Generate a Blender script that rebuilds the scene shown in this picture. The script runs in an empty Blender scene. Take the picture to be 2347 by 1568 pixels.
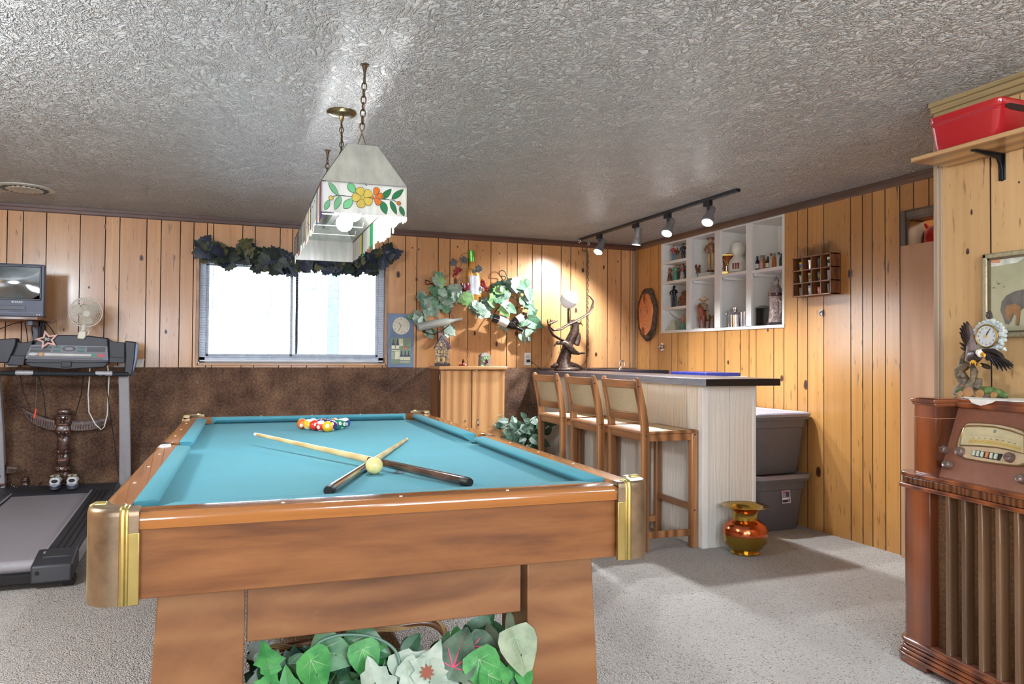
import bpy, bmesh, math, random
from mathutils import Vector, Matrix, Euler, noise
random.seed(7)
SC = bpy.context.scene
COL = SC.collection
PI = math.pi
sin, cos, rad = math.sin, math.cos, math.radians
V = Vector

# ------------------------------------------------------------------ camera
IW, IH = 2347, 1568
FPX = 1738.27
EYE = V((0, 0, 1.16))
_yaw, _pit, _rol = .3726, .0190, .0066
_f = V((sin(_yaw)*cos(_pit), cos(_yaw)*cos(_pit), sin(_pit)))
_r = V((cos(_yaw), -sin(_yaw), 0)); _u = _r.cross(_f)
_r2 = cos(_rol)*_r + sin(_rol)*_u
_u2 = -sin(_rol)*_r + cos(_rol)*_u
cam_d = bpy.data.cameras.new('camera'); cam = bpy.data.objects.new('camera', cam_d); COL.objects.link(cam)
cam_d.sensor_width = 36; cam_d.lens = FPX/IW*36; cam_d.clip_start = .05; cam_d.clip_end = 100
cam.matrix_world = Matrix(((_r2.x, _u2.x, -_f.x, EYE.x), (_r2.y, _u2.y, -_f.y, EYE.y), (_r2.z, _u2.z, -_f.z, EYE.z), (0, 0, 0, 1)))
SC.camera = cam

def hit(px, py, axis, val):
    """the point of the plane axis = val that the photograph shows at a pixel"""
    d = _r2*((px-IW/2)/FPX) - _u2*((py-IH/2)/FPX) + _f
    return EYE + d*((val-EYE[axis])/d[axis])
D, WX, ZC, ZT, ZW = 6.4353, 3.7920, 2.1952, 2.2496, 1.0577
NX = 2.87                                   # plane of the nearer stretch of the right wall
def B(px, py, y=D): return hit(px, py, 1, y)
def Rw(px, py, x=WX): return hit(px, py, 0, x)
def F(px, py, z=0.): return hit(px, py, 2, z)

# ------------------------------------------------------------------ mesh building
WM = {}
def fr(o, x, y, z=None):
    x = V(x).normalized(); y = V(y).normalized()
    z = V(z).normalized() if z is not None else x.cross(y).normalized()
    return Matrix(((x.x, y.x, z.x, o[0]), (x.y, y.y, z.y, o[1]), (x.z, y.z, z.z, o[2]), (0, 0, 0, 1)))
def T(x, y, z): return Matrix.Translation((x, y, z))
def RZ(a): return Matrix.Rotation(a, 4, 'Z')
def RX(a): return Matrix.Rotation(a, 4, 'X')
def RY(a): return Matrix.Rotation(a, 4, 'Y')
def axis_fr(p0, d):
    d = V(d).normalized(); a = V((0, 0, 1)) if abs(d.z) < .95 else V((1, 0, 0))
    x = a.cross(d).normalized(); y = d.cross(x)
    return fr(p0, x, y, d)

class MB:
    def __init__(s, M=None): s.v = []; s.f = []; s.m = []; s.s = []; s.t = []; s.M = M; s.tone = 0.
    def add(s, vs, fs, mi=0, sm=False, M=None):
        n = len(s.v)
        for p in vs:
            p = V(p)
            if M is not None: p = M @ p
            if s.M is not None: p = s.M @ p
            s.v.append(p)
        for f in fs:
            s.f.append(tuple(i+n for i in f)); s.m.append(mi); s.s.append(sm); s.t.append(s.tone)
        return s
    def box(s, a, b, mi=0, M=None):
        x0, y0, z0 = a; x1, y1, z1 = b
        if x0 > x1: x0, x1 = x1, x0
        if y0 > y1: y0, y1 = y1, y0
        if z0 > z1: z0, z1 = z1, z0
        vs = [(x0, y0, z0), (x1, y0, z0), (x1, y1, z0), (x0, y1, z0), (x0, y0, z1), (x1, y0, z1), (x1, y1, z1), (x0, y1, z1)]
        return s.add(vs, [(3, 2, 1, 0), (4, 5, 6, 7), (0, 1, 5, 4), (1, 2, 6, 5), (2, 3, 7, 6), (3, 0, 4, 7)], mi, False, M)
    def hexa(s, bot, top, mi=0, M=None):
        return s.add(list(bot)+list(top), [(3, 2, 1, 0), (4, 5, 6, 7), (0, 1, 5, 4), (1, 2, 6, 5), (2, 3, 7, 6), (3, 0, 4, 7)], mi, False, M)
    def beam(s, p0, p1, w, h, mi=0, up=(0, 0, 1)):
        p0, p1 = V(p0), V(p1); d = (p1-p0); L = d.length; d.normalize()
        x = d.cross(V(up)).normalized(); y = x.cross(d)
        return s.box((-w/2, -h/2, 0), (w/2, h/2, L), mi, fr(p0, x, y, d))
    def rings(s, rings, mi=0, sm=True, cap=True, closed=False, M=None):
        n = len(rings[0]); vs = [p for r in rings for p in r]; fs = []
        k = len(rings)
        for i in range(k if closed else k-1):
            a, b = i*n, ((i+1) % k)*n
            for j in range(n): fs.append((a+j, a+(j+1) % n, b+(j+1) % n, b+j))
        s.add(vs, fs, mi, sm, M)
        if cap and not closed:
            m = len(s.v)-len(vs)
            for r, rev in ((0, True), (k-1, False)):
                f = [m+r*n+j for j in range(n)]
                s.f.append(tuple(reversed(f)) if rev else tuple(f)); s.m.append(mi); s.s.append(False); s.t.append(s.tone)
        return s
    def cyl(s, p0, p1, r0, r1=None, n=16, mi=0, cap=True, M=None):
        r1 = r0 if r1 is None else r1; p0, p1 = V(p0), V(p1); A = axis_fr((0, 0, 0), p1-p0).to_3x3()
        R = [[p+A@V((r*cos(2*PI*j/n), r*sin(2*PI*j/n), 0)) for j in range(n)] for p, r in ((p0, r0), (p1, r1))]
        return s.rings(R, mi, True, cap, False, M)
    def tube(s, pts, r, n=8, mi=0, cap=True, closed=False, M=None, flat=1.):
        pts = [V(p) for p in pts]; k = len(pts)
        rs = r if isinstance(r, (list, tuple)) else [r]*k
        R = []; x = None
        for i, p in enumerate(pts):
            a = pts[(i-1) % k] if (closed or i) else p; b = pts[(i+1) % k] if (closed or i < k-1) else p
            d = (b-a)
            if d.length < 1e-9: d = V((0, 0, 1))
            d.normalize()
            if x is None:
                q = V((0, 0, 1)) if abs(d.z) < .9 else V((1, 0, 0)); x = q.cross(d).normalized()
            else:
                x = (x-d*x.dot(d))
                if x.length < 1e-6: x = V((1, 0, 0)).cross(d)
                x.normalize()
            y = d.cross(x)
            R.append([p+x*(rs[i]*cos(2*PI*j/n))+y*(rs[i]*flat*sin(2*PI*j/n)) for j in range(n)])
        return s.rings(R, mi, True, cap, closed, M)
    def lathe(s, prof, c=(0, 0, 0), n=24, mi=0, cap=True, M=None, sx=1., sy=1., sm=True):
        R = [[V((c[0]+r*sx*cos(2*PI*j/n), c[1]+r*sy*sin(2*PI*j/n), c[2]+z)) for j in range(n)] for r, z in prof]
        return s.rings(R, mi, sm, cap, False, M)
    def ball(s, c, r, n=16, mi=0, M=None, rot=None, m=None):
        rx, ry, rz = (r, r, r) if not isinstance(r, (tuple, list)) else r
        m = m or max(4, n//2); vs = [V((0, 0, -rz))]; fs = []
        for i in range(1, m):
            a = -PI/2+PI*i/m
            for j in range(n): vs.append(V((rx*cos(a)*cos(2*PI*j/n), ry*cos(a)*sin(2*PI*j/n), rz*sin(a))))
        vs.append(V((0, 0, rz)))
        for j in range(n): fs.append((0, 1+(j+1) % n, 1+j))
        for i in range(m-2):
            a = 1+i*n; b = a+n
            for j in range(n): fs.append((a+j, a+(j+1) % n, b+(j+1) % n, b+j))
        a = 1+(m-2)*n
        for j in range(n): fs.append((a+j, a+(j+1) % n, len(vs)-1))
        if rot is not None: vs = [rot @ p for p in vs]
        vs = [p+V(c) for p in vs]
        return s.add(vs, fs, mi, True, M)
    def prism(s, poly, h, M=None, mi=0, sm=False, h0=0.):
        n = len(poly); vs = [(p[0], p[1], h0) for p in poly]+[(p[0], p[1], h) for p in poly]
        fs = [tuple(reversed(range(n))), tuple(range(n, 2*n))]+[(i, (i+1) % n, n+(i+1) % n, n+i) for i in range(n)]
        return s.add(vs, fs, mi, sm, M)
    def poly(s, pts, mi=0, M=None): return s.add(pts, [tuple(range(len(pts)))], mi, False, M)
    def torus(s, c, R, r, M=None, n=24, m=8, mi=0, sx=1., sy=1.):
        rings = []
        for i in range(n):
            a = 2*PI*i/n
            rings.append([V((c[0]+(R+r*cos(2*PI*j/m))*cos(a)*sx, c[1]+(R+r*cos(2*PI*j/m))*sin(a)*sy, c[2]+r*sin(2*PI*j/m))) for j in range(m)])
        return s.rings(rings, mi, True, False, True, M)
    def grid(s, fn, nu, nv, mi=0, sm=True):
        vs = [fn(i/nu, j/nv) for i in range(nu+1) for j in range(nv+1)]
        fs = [(i*(nv+1)+j, (i+1)*(nv+1)+j, (i+1)*(nv+1)+j+1, i*(nv+1)+j+1) for i in range(nu) for j in range(nv)]
        return s.add(vs, fs, mi, sm)
    def build(s, name, mats, parent=None, bevel=0., seg=2, sharp=38, tone=False, subd=0, displace=None):
        me = bpy.data.meshes.new(name)
        o = bpy.data.objects.new(name, me); COL.objects.link(o)
        if parent is not None:
            W = WM[parent]; Wi = W.inverted(); vs = [Wi@p for p in s.v]; o.parent = parent; WM[o] = W
        else:
            xs = [p.x for p in s.v]; ys = [p.y for p in s.v]; zs = [p.z for p in s.v]
            c = V(((min(xs)+max(xs))/2, (min(ys)+max(ys))/2, min(zs))); vs = [p-c for p in s.v]
            o.location = c; WM[o] = Matrix.Translation(c)
        me.from_pydata([tuple(p) for p in vs], [], s.f)
        if not isinstance(mats, (list, tuple)): mats = [mats]
        for m in mats: me.materials.append(m)
        me.polygons.foreach_set('material_index', s.m)
        me.polygons.foreach_set('use_smooth', [True]*len(s.f))
        if tone:
            a = me.attributes.new('tone', 'FLOAT', 'FACE'); a.data.foreach_set('value', s.t)
        me.validate(); me.update()
        if displace:
            for v in me.vertices:
                n = noise.noise_vector(V(v.co)*displace[0]); v.co += n*displace[1]
        me.set_sharp_from_angle(angle=rad(sharp))
        if bevel:
            b = o.modifiers.new('bevel', 'BEVEL'); b.width = bevel; b.segments = seg; b.limit_method = 'ANGLE'; b.angle_limit = rad(35)
        if subd:
            b = o.modifiers.new('subd', 'SUBSURF'); b.levels = subd; b.render_levels = subd
        return o

def thing(name, label, cat, loc=(0, 0, 0), rz=0., group=None):
    o = bpy.data.objects.new(name, None); COL.objects.link(o); o.empty_display_size = .05
    o.location = loc; o.rotation_euler = (0, 0, rz); WM[o] = Matrix.Translation(V(loc))@RZ(rz)
    return tag(o, label, cat, group)
def tag(o, label, cat, group=None):
    o['label'] = label; o['category'] = cat
    if group: o['group'] = group
    return o
def struct(o, label=None):
    o['kind'] = 'structure'
    if label: o['label'] = label
    return o
def dup(root, loc, rz, label, group=None):
    r = root.copy(); COL.objects.link(r); r.location = loc; r.rotation_euler = (0, 0, rz); r['label'] = label
    if group: r['group'] = group
    def rec(a, b):
        for ch in a.children:
            c = ch.copy(); COL.objects.link(c); c.parent = b; rec(ch, c)
    rec(root, r); return r

def text_mb(txt, M, size, depth=.001, mi=0, mb=None, align='CENTER', xs=1.):
    cu = bpy.data.curves.new('txt', 'FONT'); cu.body = txt; cu.size = size; cu.extrude = depth; cu.align_x = align; cu.align_y = 'CENTER'; cu.resolution_u = 3
    o = bpy.data.objects.new('txt', cu); COL.objects.link(o)
    dg = bpy.context.evaluated_depsgraph_get(); me = o.evaluated_get(dg).to_mesh()
    mb = mb or MB()
    mb.add([(v.co.x*xs, v.co.y, v.co.z) for v in me.vertices], [tuple(p.vertices) for p in me.polygons], mi, False, M)
    o.evaluated_get(dg).to_mesh_clear(); bpy.data.objects.remove(o); bpy.data.curves.remove(cu)
    return mb

# ------------------------------------------------------------------ materials
def srgb(r, g, b):
    f = lambda c: (c/12.92 if c <= .04045 else ((c+.055)/1.055)**2.4)
    return (f(r/255), f(g/255), f(b/255), 1)
class NT:
    def __init__(s, name):
        s.m = bpy.data.materials.new(name); s.m.use_nodes = True; s.n = s.m.node_tree.nodes; s.l = s.m.node_tree.links
        s.p = s.n['Principled BSDF']
        s.tc = s.n.new('ShaderNodeTexCoord').outputs['Object']
    def node(s, t, **k):
        o = s.n.new(t)
        for a, b in k.items(): setattr(o, a, b)
        return o
    def link(s, a, b): s.l.new(a, b)
    def mapping(s, scale, src=None, loc=(0, 0, 0), rot=(0, 0, 0)):
        m = s.node('ShaderNodeMapping'); m.inputs['Scale'].default_value = scale; m.inputs['Location'].default_value = loc; m.inputs['Rotation'].default_value = rot
        s.link(src or s.tc, m.inputs['Vector']); return m.outputs['Vector']
    def noise(s, scale, vec=None, detail=4, rough=.55, dist=0.):
        t = s.node('ShaderNodeTexNoise'); t.inputs['Scale'].default_value = scale; t.inputs['Detail'].default_value = detail
        t.inputs['Roughness'].default_value = rough; t.inputs['Distortion'].default_value = dist
        s.link(vec or s.tc, t.inputs['Vector']); return t.outputs['Fac']
    def vor(s, scale, vec=None, feat='F1', out='Distance'):
        t = s.node('ShaderNodeTexVoronoi', feature=feat); t.inputs['Scale'].default_value = scale
        s.link(vec or s.tc, t.inputs['Vector']); return t.outputs[out]
    def wave(s, scale, vec=None, dist=0., detail=2, dscale=1., dirn='X', rings=False):
        t = s.node('ShaderNodeTexWave', wave_type='RINGS' if rings else 'BANDS')
        if not rings: t.bands_direction = dirn
        t.inputs['Scale'].default_value = scale; t.inputs['Distortion'].default_value = dist; t.inputs['Detail'].default_value = detail; t.inputs['Detail Scale'].default_value = dscale
        s.link(vec or s.tc, t.inputs['Vector']); return t.outputs['Fac']
    def ramp(s, fac, stops, interp='LINEAR'):
        r = s.node('ShaderNodeValToRGB'); e = r.color_ramp.elements; r.color_ramp.interpolation = interp
        while len(e) < len(stops): e.new(.5)
        for i, (p, c) in enumerate(stops): e[i].position = p; e[i].color = c if len(c) == 4 else (*c, 1)
        s.link(fac, r.inputs['Fac']); return r.outputs['Color']
    def mix(s, a, b, fac=.5, mode='MIX'):
        m = s.node('ShaderNodeMix', data_type='RGBA', blend_type=mode)
        for sock, v in ((m.inputs[0], fac), (m.inputs[6], a), (m.inputs[7], b)):
            if hasattr(v, 'is_linked'): s.link(v, sock)
            else: sock.default_value = v
        return m.outputs[2]
    def math(s, op, a, b=0.):
        m = s.node('ShaderNodeMath', operation=op)
        for i, v in enumerate((a, b)):
            if hasattr(v, 'is_linked'): s.link(v, m.inputs[i])
            else: m.inputs[i].default_value = v
        return m.outputs[0]
    def attr(s, name): return s.node('ShaderNodeAttribute', attribute_name=name).outputs['Fac']
    def bump(s, h, strength=.3, dist=.01):
        b = s.node('ShaderNodeBump'); b.inputs['Strength'].default_value = strength; b.inputs['Distance'].default_value = dist
        s.link(h, b.inputs['Height']); s.link(b.outputs['Normal'], s.p.inputs['Normal'])
    def set(s, **k):
        names = dict(color='Base Color', rough='Roughness', metal='Metallic', coat='Coat Weight', coatr='Coat Roughness', trans='Transmission Weight', ior='IOR', alpha='Alpha', spec='Specular IOR Level', emis='Emission Color', estr='Emission Strength', sheen='Sheen Weight', sub='Subsurface Weight', aniso='Anisotropic')
        for a, v in k.items():
            i = s.p.inputs[names[a]]
            if hasattr(v, 'is_linked'): s.link(v, i)
            else: i.default_value = v
        return s.m
_cache = {}
def flat(name, rgb, rough=.5, metal=0., var=.12, scale=18., **k):
    """plain painted / plastic / metal surface with a little procedural variation"""
    key = (name, rgb, rough, metal)
    if key in _cache: return _cache[key]
    t = NT(name); c = srgb(*rgb)
    n = t.noise(scale)
    lo = tuple(x*(1-var) for x in c[:3])+(1,); hi = tuple(min(1, x*(1+var)) for x in c[:3])+(1,)
    t.set(color=t.ramp(n, [(.3, lo), (.7, hi)]), rough=rough, metal=metal, **k)
    _cache[key] = t.m; return t.m
def wood(name, light, dark, axis='Z', scale=1., rough=.35, coat=.3, rings=6., contrast=.3, pores=.5, coatr=.12):
    t = NT(name); sc = {'X': (.1, 1, 1), 'Y': (1, .1, 1), 'Z': (1, 1, .1)}[axis]
    v = t.mapping(tuple(x*scale for x in sc))
    n1 = t.noise(6, v, 4, .55, .6); big = t.noise(2.2, t.mapping(tuple(x*scale*(1 if x == 1 else 2.5) for x in sc)), 2)
    w = t.wave(rings*.55, v, dist=11., detail=2, dscale=.7, dirn='X' if axis != 'X' else 'Y')
    fine = t.noise(95, t.mapping(tuple(x*scale*(1 if x == 1 else .3) for x in sc)), 3)
    f = t.math('ADD', t.math('ADD', t.math('MULTIPLY', w, contrast), t.math('MULTIPLY', n1, .62-contrast*.6)), t.math('MULTIPLY', big, .38-contrast*.4))
    c1 = t.ramp(f, [(.25, srgb(*dark)), (.68, srgb(*light))])
    c = t.mix(c1, srgb(*dark), t.ramp(fine, [(.5, (0, 0, 0, 1)), (.75, (pores, pores, pores, 1))]))
    t.set(color=c, rough=rough, coat=coat, coatr=coatr); t.bump(fine, .06, .002); return t.m
def smooth(pts, n=4):
    pts = [V(p) for p in pts]; o = []
    for i in range(len(pts)-1):
        p0, p1, p2, p3 = pts[max(i-1, 0)], pts[i], pts[i+1], pts[min(i+2, len(pts)-1)]
        for k in range(n):
            t = k/n; o.append(.5*((2*p1)+(p2-p0)*t+(2*p0-5*p1+4*p2-p3)*t*t+(3*p1-p0-3*p2+p3)*t**3))
    return o+[pts[-1]]
# ================================================================== materials of the setting
def pine(name, light, dark, flk=.75):
    t = NT(name)
    v = t.mapping((1, 1, .1))
    big = t.noise(5, v, 3); gr = t.noise(45, t.mapping((1, 1, .035)), 4, .6)
    base = t.ramp(t.math('ADD', t.math('MULTIPLY', big, .55), t.math('MULTIPLY', gr, .45)), [(.3, srgb(*dark)), (.7, srgb(*light))])
    fl = t.noise(60, t.mapping((1, 1, .14), loc=(3, 1, 2)), 2, .5)
    msk = t.noise(4, t.mapping((1, 1, .5), loc=(7, 0, 0)), 2)
    f = t.math('MULTIPLY', t.ramp(fl, [(.63, (0, 0, 0, 1)), (.72, (1, 1, 1, 1))]), t.ramp(msk, [(.35, (.1, .1, .1, 1)), (.6, (flk, flk, flk, 1))]))
    c = t.mix(base, srgb(78, 46, 22), f)
    tone = t.attr('tone')
    c = t.mix(c, srgb(*[int(x*.8) for x in dark]), t.math('MULTIPLY', tone, .38))
    t.set(color=c, rough=.3, coat=.35, coatr=.16, spec=.4); t.bump(gr, .05, .003); return t.m
PINE = pine('knotty_pine', (222, 172, 120), (190, 132, 82), .8)
PINE_R = pine('knotty_pine_golden', (212, 160, 96), (180, 126, 68), .9)
PINE_N = pine('knotty_pine_pale', (220, 184, 134), (192, 152, 102), 1.)
GROOVE = flat('panel_groove', (52, 28, 14), .7)
KNOT = wood('knot', (120, 70, 38), (58, 30, 16), 'Z', 8, .4)
def _ceil():
    t = NT('textured_ceiling')
    n1 = t.noise(13, t.mapping((1.15, .75, 1)), 3, .5, 2.2); n2 = t.noise(48, None, 3, .6, .8); n3 = t.noise(3, None, 2); n4 = t.noise(30, t.mapping((1, .6, 1), rot=(0, 0, .5)), 2, .5, 1.5)
    r1 = t.ramp(n1, [(.42, (0, 0, 0, 1)), (.5, (1, 1, 1, 1)), (.58, (0, 0, 0, 1))]); r2 = t.ramp(n4, [(.46, (0, 0, 0, 1)), (.53, (1, 1, 1, 1)), (.6, (.2, .2, .2, 1))])
    h = t.math('ADD', t.math('ADD', t.math('MULTIPLY', r1, .8), t.math('MULTIPLY', r2, .55)), t.math('MULTIPLY', n2, .35))
    t.set(color=t.ramp(n3, [(.3, srgb(218, 219, 218)), (.7, srgb(228, 229, 228))]), rough=.36, spec=.5); t.bump(h, .9, .03); return t.m
CEIL = _ceil()
def _carpet():
    t = NT('berber_carpet')
    a = t.vor(150, None, 'F1', 'Color'); d = t.vor(150); n = t.noise(190, None, 3); big = t.noise(2.2, None, 2)
    sp = t.ramp(n, [(.3, srgb(136, 130, 122)), (.45, srgb(196, 191, 186)), (.7, srgb(218, 214, 210))])
    sep = t.node('ShaderNodeSeparateColor'); t.link(a, sep.inputs[0])
    c = t.mix(sp, srgb(110, 98, 84), t.ramp(sep.outputs[0], [(.86, (0, 0, 0, 1)), (.96, (.7, .7, .7, 1))]))
    c = t.mix(c, srgb(172, 166, 158), t.ramp(big, [(.3, (.25, .3, .3, 1)), (.7, (0, 0, 0, 1))]))
    t.set(color=c, rough=.95, spec=.1, sheen=.15); t.bump(t.math('SUBTRACT', 1, d), .9, .012); return t.m
CARPET = _carpet()
def _wains():
    t = NT('brown_carpet_wainscot')
    n1 = t.noise(5, None, 4); n2 = t.noise(60, None, 4, .7)
    f = t.math('ADD', t.math('MULTIPLY', n1, .5), t.math('MULTIPLY', n2, .5))
    t.set(color=t.ramp(f, [(.32, srgb(50, 36, 32)), (.47, srgb(94, 72, 60)), (.58, srgb(126, 98, 78)), (.7, srgb(158, 128, 100))]), rough=.95, spec=.1, sheen=.1)
    t.bump(n2, .5, .01); return t.m
WAINS = _wains()
DARKTRIM = wood('dark_stained_trim', (104, 66, 50), (58, 34, 26), 'X', 1., .4, .2, 5)
DARKTRIM_Y = wood('dark_stained_trim_right', (112, 84, 66), (66, 46, 36), 'Y', 1., .4, .2, 5)
OLIVETRIM = wood('olive_stained_trim', (164, 142, 100), (112, 94, 62), 'Y', 1., .4, .2, 4)
GREYTRIM = wood('weathered_corner_trim', (170, 150, 126), (128, 108, 88), 'Z', 1., .45, .1, 4)
VINYL = flat('window_vinyl', (196, 206, 220), .4)
WHITE = flat('white_paint', (232, 230, 224), .45, var=.03)

# ================================================================== plank walls
def planks(mb, grooves, u0, u1, z0, z1, holes, P):
    """vertical boards with V grooves; P(u, z, d) -> point, d = depth behind the face"""
    gs = sorted(g for g in grooves if u0 < g < u1); us = [u0]+gs+[u1]
    rnd = random.Random(5)
    for a, b in zip(us, us[1:]):
        mb.tone = rnd.random()
        cuts = sorted({a, b}|{h[i] for h in holes for i in (0, 1) if a+.001 < h[i] < b-.001})
        for c, d in zip(cuts, cuts[1:]):
            mid = (c+d)/2; zz = [(z0, z1)]
            for h in holes:
                if h[0] <= mid <= h[1]:
                    nz = []
                    for q0, q1 in zz:
                        if h[2] > q0: nz.append((q0, min(q1, h[2])))
                        if h[3] < q1: nz.append((max(q0, h[3]), q1))
                    zz = [q for q in nz if q[1]-q[0] > 1e-4]
            for q0, q1 in zz:
                g = .0032
                l = c+(g if c == a and a != u0 else 0); r = d-(g if d == b and b != u1 else 0)
                mb.poly([P(l, q0, 0), P(r, q0, 0), P(r, q1, 0), P(l, q1, 0)], 0)
                if l != c: mb.poly([P(c, q0, .006), P(l, q0, 0), P(l, q1, 0), P(c, q1, .006)], 1)
                if r != d: mb.poly([P(r, q0, 0), P(d, q0, .006), P(d, q1, .006), P(r, q1, 0)], 1)
    return mb
def knots(mb, lst, mi=2):
    for P, rx, rz, ax in lst:
        o = V(P)-ax[1]*.0006
        for k, (s, m) in enumerate(((1., mi), (.55, mi+1))):
            mb.add([o-ax[1]*.0003*k+ax[0]*(rx*s*cos(2*PI*i/12)*(1+.15*sin(3*i)))+V((0, 0, rz*s*sin(2*PI*i/12)))*(1.2 if sin(2*PI*i/12) > 0 else 1) for i in range(12)], [tuple(range(12))], m)
KNOT_D = flat('knot_heart', (44, 26, 18), .5)

# back wall
WIN = (B(456, 700).x, B(883, 700).x, 1.094, 1.945)
bx = [14.5, 51, 104.6, 182, 240, 273, 335, 368, 412, 443, 474, 488, 555, 584, 641, 670, 705, 752, 790, 838, 878, 889, 929, 955, 1004, 1031, 1073, 1125, 1162, 1185.6, 1220, 1241.5, 1286, 1308, 1345, 1392.6, 1423.5, 1444]
bg = [B(x, 640).x for x in bx] + [B(14.5, 640).x-d for d in (.14, .3, .37, .52, .6, .75)]
mb = planks(MB(), bg, -2.3, WX, ZW-.05, ZT, [WIN], lambda u, z, d: V((u, D+d, z)))
ax = (V((1, 0, 0)), V((0, 1, 0)))
bk = [(324, 592, .014, .022), (380, 761, .011, .02), (204, 659, .007, .01), (913, 630, .018, .028), (955, 641, .011, .018), (1044, 646, .018, .034), (1030, 711, .018, .034), (1088, 764, .01, .022), (1138, 789, .013, .024), (1336, 620, .014, .022), (1320, 712, .014, .024), (1366, 813, .013, .02), (1416, 600, .007, .008), (1384, 613, .009, .02), (1184, 765, .018, .02), (1049, 566, .007, .009), (945, 568, .006, .008), (960, 572, .007, .009), (146, 756, .006, .01), (1107, 574, .005, .006), (1145, 581, .006, .007), (237, 617, .004, .02), (241, 520, .006, .02)]
knots(mb, [(B(x, y), rx, rz, ax) for x, y, rx, rz in bk])
wb = struct(mb.build('wall_back', [PINE, GROOVE, KNOT, KNOT_D], tone=True))
# the carpeted foundation ledge below it
WF = D-.05
mb = MB(); mb.box((-2.3, WF, 0), (WX, D+.05, ZW+.0005))
struct(mb.build('wall_back_lower', WAINS))
mb = MB()
for h, t0 in ((0, .012), (.028, .026)): mb.box((-2.3, D-.034+t0, ZC+h), (WX, D+.01, ZC+h+.03))
struct(mb.build('trim_1', DARKTRIM, bevel=.004))

# right wall with the recess for the built-in shelf and the doorway
NICHE = (4.362, 5.936, 1.398, 2.19)
DOOR = (2.45, 3.291, -.1, 1.978)
rx1 = [1462, 1489.8, 1509, 1540, 1554, 1577, 1614, 1644, 1661.3, 1697, 1717, 1733, 1773.5, 1796.6, 1828, 1851, 1888, 1950, 1977, 1999.5, 2029, 2063, 2094.6, 2130]
rg = [Rw(x, 700).y for x in rx1]+[2.95, 2.8, 2.6]
mb = planks(MB(), rg, 2.0, D, 0, ZT, [NICHE, DOOR], lambda u, z, d: V((WX+d, u, z)))
ax = (V((0, 1, 0)), V((1, 0, 0)))
rk = [(1949, 628, .02, .03), (1847, 883, .02, .032), (1876, 1083, .024, .034), (1792, 868, .016, .022), (1669, 831, .012, .016), (1760, 757, .01, .014), (1701, 846, .006, .01), (1562, 832, .006, .012), (1587, 845, .004, .008)]
knots(mb, [(Rw(x, y), a, b, ax) for x, y, a, b in rk])
struct(mb.build('wall_right', [PINE_R, GROOVE, KNOT, KNOT_D], tone=True))
mb = MB()
for h, t0 in ((0, .012), (.028, .026)): mb.box((WX-.034+t0, 2.33, ZC+h), (WX+.01, D-.03, ZC+h+.03))
struct(mb.build('trim_2', DARKTRIM_Y, bevel=.004))
struct(MB().box((WX-.028, D-.028, ZW-.1), (WX, D, ZC)).build('trim_3', GREYTRIM, bevel=.006))

# nearer right wall, its corner post and crown
ng = [Rw(x, 600, NX).y for x in (2271,)]+[1.93, 1.7, 1.5, 1.33, 1.0, .8, .55, .3, .1, -.2, -.5, -.8, -1.2]
mb = planks(MB(), ng, -1.6, 2.335, 0, ZT, [], lambda u, z, d: V((NX+d, u, z)))
mb.box((NX+.008, -1.6, 0), (NX+.1, 2.335, ZT), 0)
ax = (V((0, 1, 0)), V((1, 0, 0)))
nk = [(2218, 577, .008, .012), (2227, 487, .005, .012), (2336, 418, .004, .005)]
knots(mb, [(Rw(x, y, NX), a, b, ax) for x, y, a, b in nk])
struct(mb.build('wall_right_near', [PINE_N, GROOVE, KNOT, KNOT_D], tone=True))
mb = MB().box((NX-.006, 2.326, 0), (NX+.1, 2.352, ZT)); mb.box((NX-.014, 2.338, 0), (NX+.1, 2.36, ZT))
struct(mb.build('trim_4', GREYTRIM, bevel=.003))
mb = MB()
for h, t0 in ((-.01, .02), (.012, .008), (.036, 0)): mb.box((NX-.045+t0, -1.6, ZC+h), (NX+.01, 2.36-t0*.5, ZC+h+.026))
struct(mb.build('trim_5', OLIVETRIM, bevel=.005, seg=3))
struct(MB().box((NX+.09, 2.30, 0), (WX+.8, 2.345, ZT)).build('wall_jog', PINE_R))

# floor, ceiling, the unseen walls
struct(MB().box((-2.3, -1.6, -.1), (4.7, D+.1, 0)).build('floor', CARPET))
struct(MB().box((-2.35, -1.65, ZT), (4.7, D+.1, ZT+.1)).build('ceiling', CEIL))
struct(MB().box((-2.4, -1.6, 0), (-2.3, D+.1, ZT)).build('wall_left', PINE))
# front wall behind the camera, with two openings added to let in fill daylight
mb = MB()
for a, b in (((-2.3, 0), (3., 1.0)), ((-2.3, 1.9), (3., ZT)), ((-2.3, 1.0), (-1.5, 1.9)), ((-.5, 1.0), (.9, 1.9)), ((1.9, 1.0), (3., 1.9))):
    mb.box((a[0], -1.7, a[1]), (b[0], -1.6, b[1]))
struct(mb.build('wall_front', PINE))

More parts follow.
